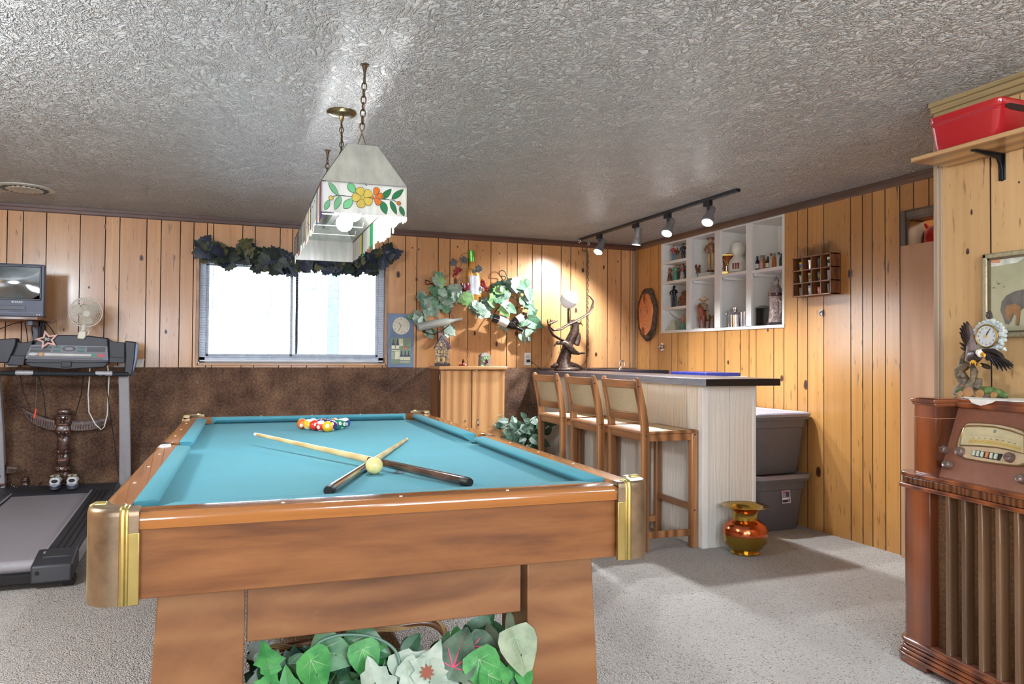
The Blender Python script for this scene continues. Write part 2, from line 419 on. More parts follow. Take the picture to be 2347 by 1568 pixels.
# doorway: casing, jambs, closet behind
mb = MB()
y0 = DOOR[1]; yw = .058
for k, (o, w, th) in enumerate(((0, yw, .012), (.012, yw-.022, .02))):
    mb.box((WX-th, y0+o, 0), (WX+.005, y0+o+w, DOOR[3]+yw-o*.2)); mb.box((WX-th, DOOR[0], DOOR[3]+o), (WX+.005, y0+.01, DOOR[3]+o+w))
mb.box((WX, y0, 0), (WX+.12, y0+.02, DOOR[3])); mb.box((WX, DOOR[0], DOOR[3]), (WX+.12, y0+.02, DOOR[3]+.02))
d1 = struct(mb.build('door_1', wood('door_casing_wood', (118, 100, 82), (78, 64, 54), 'Z', 1., .4, .15, 5), bevel=.004))
mb = planks(MB(), [3.33, 3.40, 3.5], 2.3, 3.62, 0, ZT, [], lambda u, z, d: V((4.55+d, u, z))); mb.box((WX+.12, 3.60, 0), (4.6, 3.7, ZT)); mb.box((4.56, 2.3, 0), (4.66, 3.7, ZT))
struct(mb.build('wall_closet', [PINE_R, GROOVE], tone=True))

# ================================================================== window in the back wall
W0, W1, Z0, Z1 = WIN
mb = MB()
for a, b in (((W0-.012, Z0-.02), (W1+.012, Z0)), ((W0-.012, Z1), (W1+.012, Z1+.02)), ((W0-.022, Z0-.02), (W0, Z1+.02)), ((W1, Z0-.02), (W1+.022, Z1+.02))):
    mb.box((a[0], D-.012, a[1]), (b[0], D+.14, b[1]))
w1 = struct(mb.build('window_1', wood('window_reveal_wood', (198, 158, 120), (150, 108, 76), 'X', 1., .4, .2), bevel=.003))
mb = MB(); fw = .052
yf0, yf1 = D+.045, D+.1
for a, b in (((W0, Z0), (W1, Z0+fw)), ((W0, Z1-fw), (W1, Z1)), ((W0, Z0), (W0+fw, Z1)), ((W1-fw, Z0), (W1, Z1))): mb.box((a[0], yf0, a[1]), (b[0], yf1, b[1]))
mb.build('window_frame', VINYL, w1, bevel=.006)
xm = B(677, 700).x
def sash(x0, x1, yo):
    mb = MB(); w = .022
    for a, b in (((x0, Z0+fw), (x1, Z0+fw+w)), ((x0, Z1-fw-w), (x1, Z1-fw)), ((x0, Z0+fw), (x0+w, Z1-fw)), ((x1-w, Z0+fw), (x1, Z1-fw))): mb.box((a[0], yo, a[1]), (b[0], yo+.02, b[1]))
    s = mb.build('sash', VINYL, w1, bevel=.003)
    g = NT('window_glass'); g.set(color=(1, 1, 1, 1), rough=0., trans=1., ior=1.02)
    MB().box((x0+w, yo+.008, Z0+fw+w), (x1-w, yo+.011, Z1-fw-w)).build('glass_pane', g.m, w1)
sash(W0+fw, xm+.03, D+.072); sash(xm-.036, W1-fw, D+.05)

# mini blind, slats open
t = NT('blind_slat'); t.set(color=srgb(236, 240, 246), rough=.5)
bl = thing('mini_blind', 'white mini blind lowered over the bright window with its slats open', 'blind', ((W0+W1)/2, D+.03, Z1-.03))
MB().box((W0+.006, D+.016, Z1-.03), (W1-.006, D+.04, Z1-.002)).build('headrail', t.m, bl, bevel=.002)
mb = MB(); z = Z1-.045; k = 0
while z > Z0+.03:
    mb.box((W0+.01, D+.018, z), (W1-.01, D+.041, z+.0007)); z -= .0195
mb.box((W0+.01, D+.018, Z0+.012), (W1-.01, D+.041, Z0+.022)); mb.build('slats', t.m, bl)
mb = MB()
for px in (512, 540, 620, 730, 777, 832):
    x = B(px, 700).x
    for dy in (.017, .042): mb.cyl((x, D+dy, Z0+.012), (x, D+dy, Z1-.02), .0008, n=5)
mb.build('ladder_cord', t.m, bl)
MB().cyl((W0+.1, D+.012, Z1-.04), (W0+.1, D+.012, Z1-.52), .003, n=6).build('tilt_wand', t.m, bl)

# ================================================================== outdoors beyond the window
struct(MB().box((-6, D+.25, .0), (8, 16, .98)).build('ground_outside', flat('pale_patio', (226, 226, 228), .9)))
def Bo(px, py, y): return B(px, py, y)
outw = flat('outdoor_white_paint', (206, 212, 226), .7, var=.03); outg = flat('outdoor_backlit_blue_grey', (74, 92, 128), .7); outb = flat('outdoor_bench_paint', (120, 122, 140), .7)  # outg: bluish backlit shade put into the colour
mb = MB(); Y = 11.
for i in range(9): mb.box((2.15, Y-.02*(i % 2), 1.0+i*.19), (4.6, Y+.1, 1.0+(i+1)*.19-.012))
struct(mb.build('wall_neighbour', outw))
def post(px, w, y, lab):
    p = Bo(px, 700, y); o = MB().box((p.x-w/2, y-w/2, .98), (p.x+w/2, y+w/2, 3.4)).build('porch_post', outg if w > .1 else outb)
    tag(o, lab, 'post', 'porch posts outside')
post(762, .115, 7.6, 'blue-shaded porch post outside right half of window'); post(548, .05, 9.6, 'thin pale post outside left half of window'); post(654, .05, 8.6, 'thin pale post outside just left of window mullion')
# slatted bench
bp = Bo(520, 760, 9.); bn = thing('garden_bench', 'pale slatted bench seen outside lower left of window', 'bench', (bp.x, 9., .98))
for k in range(3):
    z = Bo(520, 736+17*k, 9.).z; x1 = Bo(566+4*k, 740, 9.).x
    MB().box((bp.x-.9, 8.98, z-.03), (x1, 9.01, z+.015)).build('back_slat', outb, bn)
for x in (Bo(571, 700, 9.).x, bp.x-.7): MB().beam((x, 9.03, 1.5), (x+.07, 8.85, .98), .03, .03, up=(1, 0, 0)).build('leg', outb, bn)
MB().box((bp.x-.9, 8.55, 1.19), (Bo(580, 700, 9.).x, 8.98, 1.22)).build('seat', outw, bn)
# two climbing vines
vg = flat('vine_leaf_outside', (120, 150, 120), .7)
for px, y, hh, lab in ((617, 8.2, .9, 'sparse vine climbing outside left window half'), (720, 8.2, 1.2, 'sparse vine climbing outside right window half')):
    p = Bo(px, 760, y); rnd = random.Random(px); mb = MB(); pts = []
    for i in range(14): pts.append((p.x+.03*sin(i*1.3), y, .98+hh*i/13))
    vt = thing('garden_vine', lab, 'plant', (p.x, y, .98), 0, 'vines outside')
    MB().tube(pts, .006, 5).build('stem', outg, vt)
    for i in range(70):
        c = V((p.x+rnd.gauss(0, .05), y+rnd.uniform(-.03, .03), .98+rnd.random()*hh)); a = rnd.random()*6
        M = T(*c)@RZ(a)@RX(rnd.uniform(.3, 1.4)); mb.prism([(0, 0), (.018, .012), (.02, .03), (0, .05), (-.02, .03), (-.018, .012)], .001, M)
    mb.build('foliage', vg, vt)
# ================================================================== pool table
TH = .0355; T0 = V((-.2615, 1.9415, 0)); TM = T(*T0)@RZ(-TH)
TW, TL, ZR, ZCL = 1.4286, 2.88, .7956, .7586
def TP(u, v, z): return TM@V((u, v, z))
CLOTH = NT('teal_billiard_cloth'); _n = CLOTH.noise(300, None, 3); _b = CLOTH.noise(3, None, 3)
CLOTH.set(color=CLOTH.mix(CLOTH.ramp(_n, [(.3, srgb(72, 136, 148)), (.7, srgb(84, 148, 160))]), srgb(80, 148, 172), CLOTH.ramp(_b, [(.4, (0, 0, 0, 1)), (.7, (.45, .45, .45, 1))])), rough=.9, spec=.15, sheen=.05)
CLOTH.bump(_n, .08, .001); CLOTH = CLOTH.m
def tablewood():
    t = NT('figured_maple_stained')
    v = t.mapping((.16, 1, 1)); w = t.noise(6, v, 5, .62, 1.1); w2 = t.noise(26, t.mapping((.09, 1, 1)), 4, .6); blot = t.noise(2.6, t.mapping((.5, 1, 1)), 3, .6)
    f = t.math('ADD', t.math('MULTIPLY', w, .6), t.math('MULTIPLY', w2, .4))
    c = t.ramp(f, [(.3, srgb(76, 44, 24)), (.46, srgb(124, 76, 40)), (.62, srgb(150, 98, 54))])
    c = t.mix(c, srgb(96, 56, 34), t.ramp(blot, [(.52, (0, 0, 0, 1)), (.66, (.6, .6, .6, 1))]))
    t.set(color=c, rough=.3, coat=.35, coatr=.12); t.bump(w2, .05, .002); return t.m
TWOOD = tablewood()
RAILW = wood('honey_rail_wood', (196, 128, 62), (146, 84, 36), 'Y', 1., .2, .6, 5, .4, .35, .06)
RAILX = wood('honey_rail_wood_end', (170, 110, 58), (118, 70, 34), 'X', 1., .16, .7, 5, .4, .35, .05)
def legwood(name):
    t = NT(name)
    w = t.wave(3.2, t.mapping((.3, .3, 1)), dist=9, detail=3, dscale=1.1, dirn='Z'); n = t.noise(7, t.mapping((.35, .35, 1)), 5, .6, .8); n3 = t.noise(1.8, None, 3)
    f = t.math('ADD', t.math('ADD', t.math('MULTIPLY', w, .12), t.math('MULTIPLY', n, .6)), t.math('MULTIPLY', n3, .28))
    t.set(color=t.ramp(f, [(.3, srgb(100, 62, 38)), (.5, srgb(140, 94, 58)), (.7, srgb(162, 116, 74))]), rough=.4, coat=.2); return t.m
LEGW = legwood('figured_leg_wood')
BRONZE = NT('antique_bronze'); _n = BRONZE.noise(9, None, 5, .65); BRONZE.set(color=BRONZE.ramp(_n, [(.3, srgb(120, 102, 82)), (.6, srgb(158, 138, 112)), (.75, srgb(108, 88, 74))]), rough=.42, metal=.75); BRONZE = BRONZE.m
BRASS = flat('aged_brass', (196, 178, 112), .3, .9); CHROME = flat('chrome', (226, 226, 230), .12, 1., .03)
LEATHER = flat('tan_leather', (146, 104, 66), .65); BLACK = flat('black_plastic', (22, 22, 25), .45); DKLEATHER = flat('dark_leather', (34, 24, 18), .6)
table = thing('pool_table', 'teal-clothed pool table with honey wood rails and brass corner castings', 'pool table', T0, -TH)
PU0, PU1, PV0, PV1 = .128, TW-.128, .128, TL-.128
VM = TL/2
# slate bed with rounded-out pockets
def arc(cu, cv, r, a0, a1, n=8): return [(cu+r*cos(rad(a0+(a1-a0)*i/n)), cv+r*sin(rad(a0+(a1-a0)*i/n))) for i in range(n+1)]
e = .078; q = .085
bed = []
for (cu, cv, a0) in ((q, q, 90), (TW-q, q, 180), (TW-q, TL-q, 270), (q, TL-q, 0)):
    if cu > 1 and cv > 1.: bed += arc(TW-.06, VM, .055, 270, 90)
    bed += [(p) for p in arc(cu, cv, .06, a0, a0-90)] if False else arc(cu, cv, .062, {90: 100, 180: 190, 270: 280, 0: 10}[a0], {90: -10, 180: 80, 270: 170, 0: 260-360}[a0])
bed += arc(.06, VM, .055, 90, -90)
mb = MB(TM); mb.prism(bed, ZCL, None, 0, False, ZCL-.03)
mb.build('cloth_bed', CLOTH, table)
MB(TM).box((.05, .05, ZCL-.09), (TW-.05, TL-.05, ZCL-.034)).build('slate_frame', BLACK, table)
# rails: profile across (outer edge 0 -> joint), swept along
RW = .073
def prof(z0=.7568):
    p = [(0, z0), (.0, .776)]+[(.0+.017*(1-cos(rad(a))), .776+.0185*sin(rad(a))) for a in (18, 36, 54, 72, 90)]+[(RW, ZR), (RW, z0)]
    return p
def sweep(mb, p0, p1, inward, mi=0, pr=None):
    d = V(p1)-V(p0)
    R = [[V((P[0]+inward[0]*a, P[1]+inward[1]*a, z)) for a, z in (pr or prof())] for P in (p0, p1)]
    mb.rings(R, mi, True, True)
c0 = .098
for name, p0, p1, inw, m in (('side_rail', (0, c0), (0, VM-.042), (1, 0), RAILW), ('side_rail', (0, VM+.042), (0, TL-c0), (1, 0), RAILW), ('side_rail', (TW, c0), (TW, VM-.042), (-1, 0), RAILW), ('side_rail', (TW, VM+.042), (TW, TL-c0), (-1, 0), RAILW),
                             ('end_rail', (c0, 0), (TW-c0, 0), (0, 1), RAILX), ('end_rail', (c0, TL), (TW-c0, TL), (0, -1), RAILX)):
    mb = MB(TM); sweep(mb, p0, p1, inw); mb.build(name, m, table, sharp=50)
# mother-of-pearl sights
PEARL = flat('pearl_sight', (236, 230, 214), .2)
st = (PV1-PV0)/8; su = (PU1-PU0)/4
for k in (1, 2, 3, 5, 6, 7):
    for u in (.037, TW-.037): MB(TM).cyl((u, PV0+st*k, ZR-.002), (u, PV0+st*k, ZR+.0006), .0045, n=10).build('rail_sight', PEARL, table)
for k in (1, 2, 3):
    for v in (.03, TL-.03): MB(TM).cyl((PU0+su*k, v, ZR-.002), (PU0+su*k, v, ZR+.0006), .0045, n=10).build('rail_sight', PEARL, table)
# cushions with mitred ends
def cushion(P, length, s0, s1, nm='cushion'):
    """P(along, across, z); s0/s1 = how far the nose is set back at each end"""
    pr = [(.0, ZR-.0005), (.006, ZR+.0012), (.044, ZR-.0002), (.0525, ZR-.004), (.055, ZR-.009), (.052, ZR-.015), (.028, ZCL+.004), (.006, ZCL)]
    mb = MB(TM)
    R = []
    for al, sg, sh in ((0, 1, s0), (.006, 1, s0), (length-.006, -1, s1), (length, -1, s1)):
        R.append([V(P(al+sg*sh*(a/.055), a, z)) for a, z in pr])
    R[0] = [V(P(0+s0*(a/.055)+.003, a*.97, z-.0012)) for a, z in pr]; R[3] = [V(P(length-s1*(a/.055)-.003, a*.97, z-.0012)) for a, z in pr]
    mb.rings(R, 0, True, True); mb.build(nm, CLOTH, table, sharp=45)
hl = VM-.062-.14
for vs, s0, s1 in ((.14, .032, .02), (VM+.062, .02, .032)):
    cushion(lambda a, x, z, vs=vs: (RW+x, vs+a, z), hl, s0, s1)
    cushion(lambda a, x, z, vs=vs: (TW-RW-x, vs+a, z), hl, s0, s1)
cushion(lambda a, x, z: (.14+a, RW+x, z), TW-.28, .032, .032); cushion(lambda a, x, z: (.14+a, TL-RW-x, z), TW-.28, .032, .032)
# corner castings + leather pocket liners
def casting(cu, cv, su_, sv):
    M = TM@Matrix(((su_, 0, 0, cu), (0, sv, 0, cv), (0, 0, 1, 0), (0, 0, 0, 1)))
    flip = su_*sv < 0
    def out(o, n=10):           # outer plan line at offset o outside the table edge, x side first
        r = .055+o
        return [(-o, .104), (-o, .055)]+[(.055-r*cos(rad(90*i/n)), .055-r*sin(rad(90*i/n))) for i in range(1, n)]+[(.055, -o), (.104, -o)]
    A, Bp = out(.009), out(-.004)
    ring = A+list(reversed(Bp))
    mb = MB(); mb.prism(ring, .790, None, 0, False, .588)
    # rolled top edge and top plate with the pocket mouth cut out
    top = A[:]; mouth = [(.104, .03)]+[(.098+.068*cos(rad(a)), .098+.068*sin(rad(a))) for a in (275, 258, 240, 225, 210, 192, 175)]+[(.03, .104)]
    Rr = []
    for off, z in ((.009, .790), (.0085, .798), (.006, .804), (.001, .8075)):
        Rr.append([V((x, y, z)) for x, y in out(off)])
    n = len(Rr[0]); vs = [p for r in Rr for p in r]; fs = [(i*n+j, i*n+j+1, (i+1)*n+j+1, (i+1)*n+j) for i in range(3) for j in range(n-1)]
    mb.add(vs, fs, 0, True)
    lid = [(x, y) for x, y in out(.001)]+mouth
    mb.add([(x, y, .8075) for x, y in lid]+[(x, y, .797) for x, y in lid], [tuple(range(len(lid)))]+[(i, (i+1) % len(lid), len(lid)+(i+1) % len(lid), len(lid)+i) for i in range(len(lid))], 0, False)
    k = MB(); k.v = [M@p for p in mb.v]; k.f = [tuple(reversed(f)) if flip else f for f in mb.f]; k.m, k.s, k.t = mb.m, mb.s, mb.t
    c = k.build('corner_casting', BRONZE, table, sharp=40, bevel=.0)
    # brass ribs that run up each flange and over the top
    rb = MB(M)
    for d0, rr in ((.070, .0075), (.0795, .0045)):
        rb.tube([(d0, -.007, .588), (d0, -.007, .792), (d0, -.004, .803), (d0, .004, .8075), (d0, .026, .8075)], rr, 8)
        rb.tube([(-.007, d0, .588), (-.007, d0, .792), (-.004, d0, .803), (.004, d0, .8075), (.026, d0, .8075)], rr, 8)
    rb.box((.083, -.011, .588), (.106, 0, .752)); rb.box((-.011, .083, .588), (0, .106, .752))
    rb.build('brass_rib', BRASS, c, bevel=.004, seg=3)
    p = MB(M)
    R = [[V((.098+rr*cos(rad(a)), .098+rr*sin(rad(a)), z)) for a in range(150, 301, 10)] for rr, z in ((.06, .794), (.062, .76), (.062, .68), (.063, .68), (.069, .76), (.067, .794))]
    n = len(R[0]); p.add([x for r in R for x in r], [(i*n+j, i*n+j+1, (i+1)*n+j+1, (i+1)*n+j) for i in range(5) for j in range(n-1)], 0, True)
    p.prism([(.098+.063*cos(rad(a)), .098+.063*sin(rad(a))) for a in range(0, 360, 20)], .67, None, 1, False, .66)
    p.build('pocket_liner', [LEATHER, DKLEATHER], table, sharp=60)
for cu, cv, a, b in ((0, 0, 1, 1), (TW, 0, -1, 1), (0, TL, 1, -1), (TW, TL, -1, -1)): casting(cu, cv, a, b)
for s, u in ((1, 0), (-1, TW)):          # side pocket irons
    mb = MB(TM)
    R = [[V((u+s*a, VM+dv, z)) for a, z in ((-.003, .757), (-.0035, .780), (.003, .793), (.014, .7995), (.05, .7995), (.05, .796), (.014, .796), (.002, .757))] for dv in (-.05, -.046, .046, .05)]
    mb.rings(R, 0, True, True); mb.build('side_pocket_iron', CHROME, table, sharp=40)
    p = MB(TM); R = [[V((u+s*(.06+.05*cos(rad(a))), VM+.05*sin(rad(a)), z)) for a in range(90, 271, 15)] for z in (.795, .68)]
    n = len(R[0]); p.add([x for r in R for x in r], [(j, j+1, n+j+1, n+j) for j in range(n-1)], 0, True); p.build('pocket_liner', DKLEATHER, table)
# apron panels, legs, cross panels
za0, za1 = .594, .7565
for nm, a, b in (('front_apron', (.1, .010, za0), (TW-.1, .04, za1)), ('rear_apron', (.1, TL-.04, za0), (TW-.1, TL-.010, za1)), ('side_apron', (.010, .1, za0), (.04, TL-.1, za1)), ('side_apron', (TW-.04, .1, za0), (TW-.010, TL-.1, za1))):
    MB(TM).box(a, b).build(nm, TWOOD, table, bevel=.003)
MB(TM).box((.05, .05, .60), (TW-.05, TL-.05, .625)).build('light_block_floor', DKLEATHER, table)  # unseen board added to block light beneath the table
for u0, sg in ((.136, -1), (TW-.136, 1)):
    for v0, v1 in ((.1, .33), (TL-.33, TL-.1)):
        i0 = u0-sg*.2; ub = u0+sg*.035
        xs = sorted((u0, i0)); xb = sorted((ub, i0+sg*.005))
        MB(TM).hexa([(xb[0], v0, 0), (xb[1], v0, 0), (xb[1], v1, 0), (xb[0], v1, 0)], [(xs[0], v0, .6), (xs[1], v0, .6), (xs[1], v1, .6), (xs[0], v1, .6)]).build('leg', LEGW, table, bevel=.004)
for v0, v1 in ((.108, .135), (TL-.135, TL-.108)): MB(TM).box((.34, v0, .434), (TW-.352, v1, .6)).build('cross_panel', LEGW, table, bevel=.003)
MB(TM).box((.16, .33, .3), (.2, TL-.33, .5)).build('side_stretcher', LEGW, table); MB(TM).box((TW-.2, .33, .3), (TW-.16, TL-.33, .5)).build('side_stretcher', LEGW, table)

# ------------------------------------------------------------------ balls
BC = {'yellow': (236, 178, 30), 'blue': (30, 70, 140), 'red': (214, 52, 34), 'purple': (66, 40, 104), 'orange': (232, 106, 28), 'green': (24, 122, 96), 'maroon': (120, 30, 48), 'black': (18, 18, 20)}
def ballmat(n, c): return flat('ball_'+n, c, .08, 0, .03, coat=.6)
IVORY = ballmat('ivory', (234, 222, 150)); BWHITE = ballmat('white', (240, 234, 214)); INK = flat('ball_ink', (20, 20, 20), .3)
RB = .0284
def make_ball(name, loc, col, stripe, num, label, tilt):
    A = Euler(tilt).to_matrix()
    mb = MB(T(*loc))
    if num is None: mb.ball((0, 0, 0), RB*1.03, 32, 0, m=20); return tag(mb.build(name, IVORY), label, 'ball')
    mb.ball((0, 0, 0), RB, 32, 0, rot=A, m=24)
    if stripe:
        n0 = 0
        for i, f in enumerate(mb.f):
            c = sum((mb.v[k] for k in f), V())/len(f)-V(loc); z = (A.inverted()@c).z
            mb.m[i] = 0 if abs(z) < RB*.56 else 1
    Q = (T(*loc)@A.to_4x4())@RX(rad(90))
    R = [[(r*cos(a*PI/8), r*sin(a*PI/8), (RB**2-r*r)**.5+.0004) for a in range(16)] for r in (.0004, .005, .0095)]
    o = tag(mb.build(name, [ballmat(col, BC[col]), BWHITE], sharp=60), label, 'ball', 'racked billiard balls')
    mb2 = MB(); mb2.rings([[V(p) for p in r] for r in R], 0, True, False, M=Q)
    text_mb(str(num), Q@T(0, 0, RB+.0002), .011, .0003, 1, mb2)
    mb2.build('number_spot', [BWHITE, INK], o, sharp=60)
    return o
RK = [[('yellow', 0, 1)], [('red', 1, 11), ('purple', 1, 12)], [('red', 0, 3), ('black', 0, 8), ('green', 0, 6)], [('yellow', 1, 9), ('purple', 0, 4), ('blue', 0, 2), ('green', 1, 14)], [('orange', 0, 5), ('maroon', 1, 15), ('maroon', 0, 7), ('orange', 1, 13), ('blue', 1, 10)]]
WHERE = {(0, 0): 'front point of the rack', (1, 0): 'left of second row, just behind the yellow front ball', (1, 1): 'right of second row, just behind the yellow front ball', (2, 0): 'left edge of third row', (2, 1): 'centre of third row', (2, 2): 'right edge of third row', (3, 0): 'left edge of fourth row', (3, 1): 'inside left of fourth row', (3, 2): 'inside right of fourth row', (3, 3): 'right edge of fourth row', (4, 0): 'rear left corner of the rack', (4, 1): 'back row beside the orange corner ball', (4, 2): 'middle of the back row', (4, 3): 'back row beside the right corner ball', (4, 4): 'rear right corner of the rack'}
rnd = random.Random(3)
for r, row in enumerate(RK):
    for k, (c, s, n) in enumerate(row):
        p = TP(.737+(k-r/2)*2*RB*1.005, 2.13+r*.0497*1.005, ZCL+RB)
        make_ball('billiard_ball', p, c, s, n, '%s %s billiard ball at %s' % ('striped' if s else 'solid', c, WHERE[(r, k)]), (rnd.uniform(-.5, .6), rnd.uniform(-.6, .6), rnd.uniform(-.8, .8)))
make_ball('cue_ball', TP(.744, .65, ZCL+RB*1.03), 'white', 0, None, 'ivory cue ball lying in front of the crossed cues', (0, 0, 0))
# ------------------------------------------------------------------ cues
SHAFT = wood('pale_maple_cue', (232, 204, 150), (204, 168, 108), 'X', 1., .25, .5, 3, .3, .2); BUTT = wood('dark_cue_butt', (92, 66, 52), (44, 30, 24), 'X', 1., .18, .8, 4)
RUB = flat('black_rubber', (18, 18, 20), .5); FERR = flat('white_ferrule', (238, 236, 228), .3); TIPB = flat('blue_cue_tip', (120, 140, 150), .8)
def cue(butt, tip, label, blunt):
    L = (tip-butt).length; d = (tip-butt).normalized()
    o = thing('pool_cue', label, 'cue', butt, 0, 'crossed cues'); f = axis_fr(butt, d)
    pr = lambda *a: [[V((r*cos(2*PI*j/14), r*sin(2*PI*j/14), z)) for j in range(14)] for r, z in a]
    RF = .0152
    MB(f).rings(pr((RF*.8, 0), (RF, .005), (RF, .035)), 0).build('bumper', RUB, o)
    MB(f).rings(pr((RF, .035), (.0142, .25), (.0128, .55)), 0).build('butt', BUTT, o)
    MB(f).rings(pr((.0128, .55), (.0112, .8), (.0072, L-.03)), 0).build('shaft', SHAFT, o)
    MB(f).rings(pr((.0072, L-.03), (.0068, L-.006)), 0).build('ferrule', FERR, o)
    MB(f).rings(pr((.0066, L-.006), (.005, L)), 0).build('cue_tip', TIPB, o)
cue(V((.7288, 2.2056, .7745)), V((.1659, 3.5632, .8075)), 'pool cue laid on top, pale tip pointing far left', 0)
cue(V((.3032, 2.2035, .7740)), V((.8498, 3.5298, .7660)), 'pool cue lying underneath, butt at near left', 1)
ch = TP(.834, .66, ZCL); tag(MB(T(*ch)@RZ(.4)).box((-.011, -.011, 0), (.011, .011, .021)).build('chalk_cube', [flat('chalk_wrapper', (186, 190, 206), .6)], bevel=.001), 'small pale wrapped chalk cube under the raised cue butt', 'chalk')
# ================================================================== stained glass lamp over the table
LAMP_EMIT = 60.
def emit(name, col, st):
    t = NT(name); t.set(color=(.9, .9, .9, 1), emis=col, estr=st); return t.m
def opal(name, rgb, tr=.55, rgh=.25, var=.06, streak=True):
    t = NT(name); o = t.n['Material Output']; n = t.noise(7, t.mapping((5, 5, .6)), 3) if streak else t.noise(20)
    c = srgb(*rgb); lo = tuple(x*(1-var*3) for x in c[:3])+(1,); hi = tuple(min(1, x*(1+var)) for x in c[:3])+(1,)
    col = t.ramp(n, [(.3, lo), (.7, hi)]); t.set(color=col, rough=rgh)
    b = t.node('ShaderNodeBsdfTranslucent'); t.link(col, b.inputs['Color'])
    m = t.node('ShaderNodeMixShader'); m.inputs[0].default_value = tr; t.link(t.p.outputs[0], m.inputs[1]); t.link(b.outputs[0], m.inputs[2]); t.link(m.outputs[0], o.inputs['Surface']); return t.m
G_ROOF = opal('grey_opal_glass', (188, 188, 178), .3); G_WHITE = opal('white_opal_glass', (246, 246, 242), .72); G_GREEN = opal('green_glass', (40, 150, 84), .6); G_YEL = opal('yellow_glass', (246, 226, 110), .6)
G_ORG = opal('orange_glass', (244, 150, 26), .6); G_RED = opal('red_glass', (196, 70, 50), .6); G_PUR = opal('purple_glass', (96, 70, 160), .6); G_PINK = opal('pink_glass', (206, 130, 160), .5); G_LG = opal('pale_green_glass', (150, 220, 170), .6)
LEAD = flat('lead_came', (62, 58, 52), .5, .5)
AB = flat('antique_brass_chain', (92, 78, 58), .35, .9)
LM = T(.5205, 3.475, 0)@RZ(-.031)      # lamp frame: x across, y along
lx, ly, lz0, lz1, lz2 = .154, .725, 1.672, 1.782, 1.942
tx, ty = .056, .655
lamp = thing('pendant_lamp', 'long stained glass billiard lamp hanging on chains above the pool table', 'lamp', LM.translation, -.031)
th = .003
def pane(mb, a, b, c, d, mi=0):
    """thin sheet of glass through four corners"""
    a, b, c, d = map(V, (a, b, c, d)); n = (b-a).cross(d-a).normalized()*th
    mb.hexa([a, b, c, d], [a+n, b+n, c+n, d+n], mi)
def lead(mb, pts, r=.0022): mb.tube(pts, r, 5)
for nm, y, ty_ in (('roof_end_panel', -ly, -ty), ('roof_end_panel', ly, ty)):
    mb = MB(LM); pane(mb, (-lx, y, lz1), (lx, y, lz1), (tx, ty_, lz2), (-tx, ty_, lz2)); mb.build(nm, G_ROOF, lamp)
    mb = MB(LM); lead(mb, [(0, y, lz1), (0, ty_, lz2)]); mb.build('lead_line', LEAD, lamp)
for s in (-1, 1):
    mb = MB(LM); pane(mb, (s*lx, -ly, lz1), (s*lx, ly, lz1), (s*tx, ty, lz2), (s*tx, -ty, lz2)); mb.build('roof_side_panel', G_ROOF, lamp)
mb = MB(LM)
for a, b in (((-lx, -ly), (lx, -ly)), ((lx, -ly), (lx, ly)), ((lx, ly), (-lx, ly)), ((-lx, ly), (-lx, -ly))): lead(mb, [(*a, lz1), (*b, lz1)], .003)
for a, b in (((-tx, -ty), (tx, -ty)), ((tx, -ty), (tx, ty)), ((tx, ty), (-tx, ty)), ((-tx, ty), (-tx, -ty))): lead(mb, [(*a, lz2), (*b, lz2)], .003)
for sx_ in (-1, 1):
    for sy_ in (-1, 1):
        lead(mb, [(sx_*lx, sy_*ly, lz1), (sx_*tx, sy_*ty, lz2)], .0028); lead(mb, [(sx_*lx, sy_*ly, lz0), (sx_*lx, sy_*ly, lz1)], .0028)
mb.build('lead_frame', LEAD, lamp)
# inner wire frame that carries the shade
mb = MB(LM)
for y in (-.42, -.12, .18, .45): mb.tube([(-.13, y, 1.80), (-.126, y, 1.775), (.126, y, 1.775), (.13, y, 1.80)], .0022, 5)
mb.build('wire_frame', flat('white_wire', (216, 214, 208), .4), lamp)
# flower panels at the ends: white ground, blossoms and leaves leaded in
def art(y, items, nm, jag):
    sg = -1 if y < 0 else 1
    mb = MB(LM); pane(mb, (-lx, y, lz0), (lx, y, lz0), (lx, y, lz1), (-lx, y, lz1)); p = mb.build(nm, G_WHITE, lamp)
    W = lambda u, z, d=0.: V((u, y+sg*(.004+d), z))
    bym = {}
    ld = MB(LM)
    for m, pts in items:
        pts = [(-lx+u*2*lx, lz1-w_*(lz1-lz0)) for u, w_ in pts]
        mbm = bym.setdefault(m, MB(LM))
        n = len(pts); A = [W(u, z) for u, z in pts]; Bq = [W(u, z, .0022) for u, z in pts]
        f = [tuple(range(n)), tuple(reversed(range(n, 2*n)))]+[(i, n+i, n+(i+1) % n, (i+1) % n) for i in range(n)]
        mbm.add(A+Bq, f); ld.tube([W(u, z, .001) for u, z in pts], .0013, 4, closed=True)
    for m, q in bym.items(): q.build({'G_GREEN': 'green_leaf_glass', 'G_LG': 'pale_leaf_glass', 'G_YEL': 'yellow_petal_glass', 'G_ORG': 'orange_petal_glass', 'G_PINK': 'grape_glass'}[m], globals()[m], p)
    for pts in jag: ld.tube([W(-lx+u*2*lx, lz1-w_*(lz1-lz0), .001) for u, w_ in pts], .0013, 4)
    ld.build('lead_line', LEAD, p)
AR = 2.8
def leafp(x, y, dx, dy, w):
    """leaf outline in panel units (the panel is AR times as wide as high)"""
    L = ((dx*AR)**2+dy**2)**.5; nx, ny = -dy/L, dx*AR/L
    side = [(t, .95*(sin(PI*t**.85))**.9) for t in (.08, .2, .33, .46, .6, .74, .88)]
    P = lambda t, k: (x+dx*t+nx*w*k/AR, y+dy*t+ny*w*k)
    return [P(0, 0)]+[P(t, k) for t, k in side]+[P(1, 0)]+[P(t, -k) for t, k in reversed(side)]
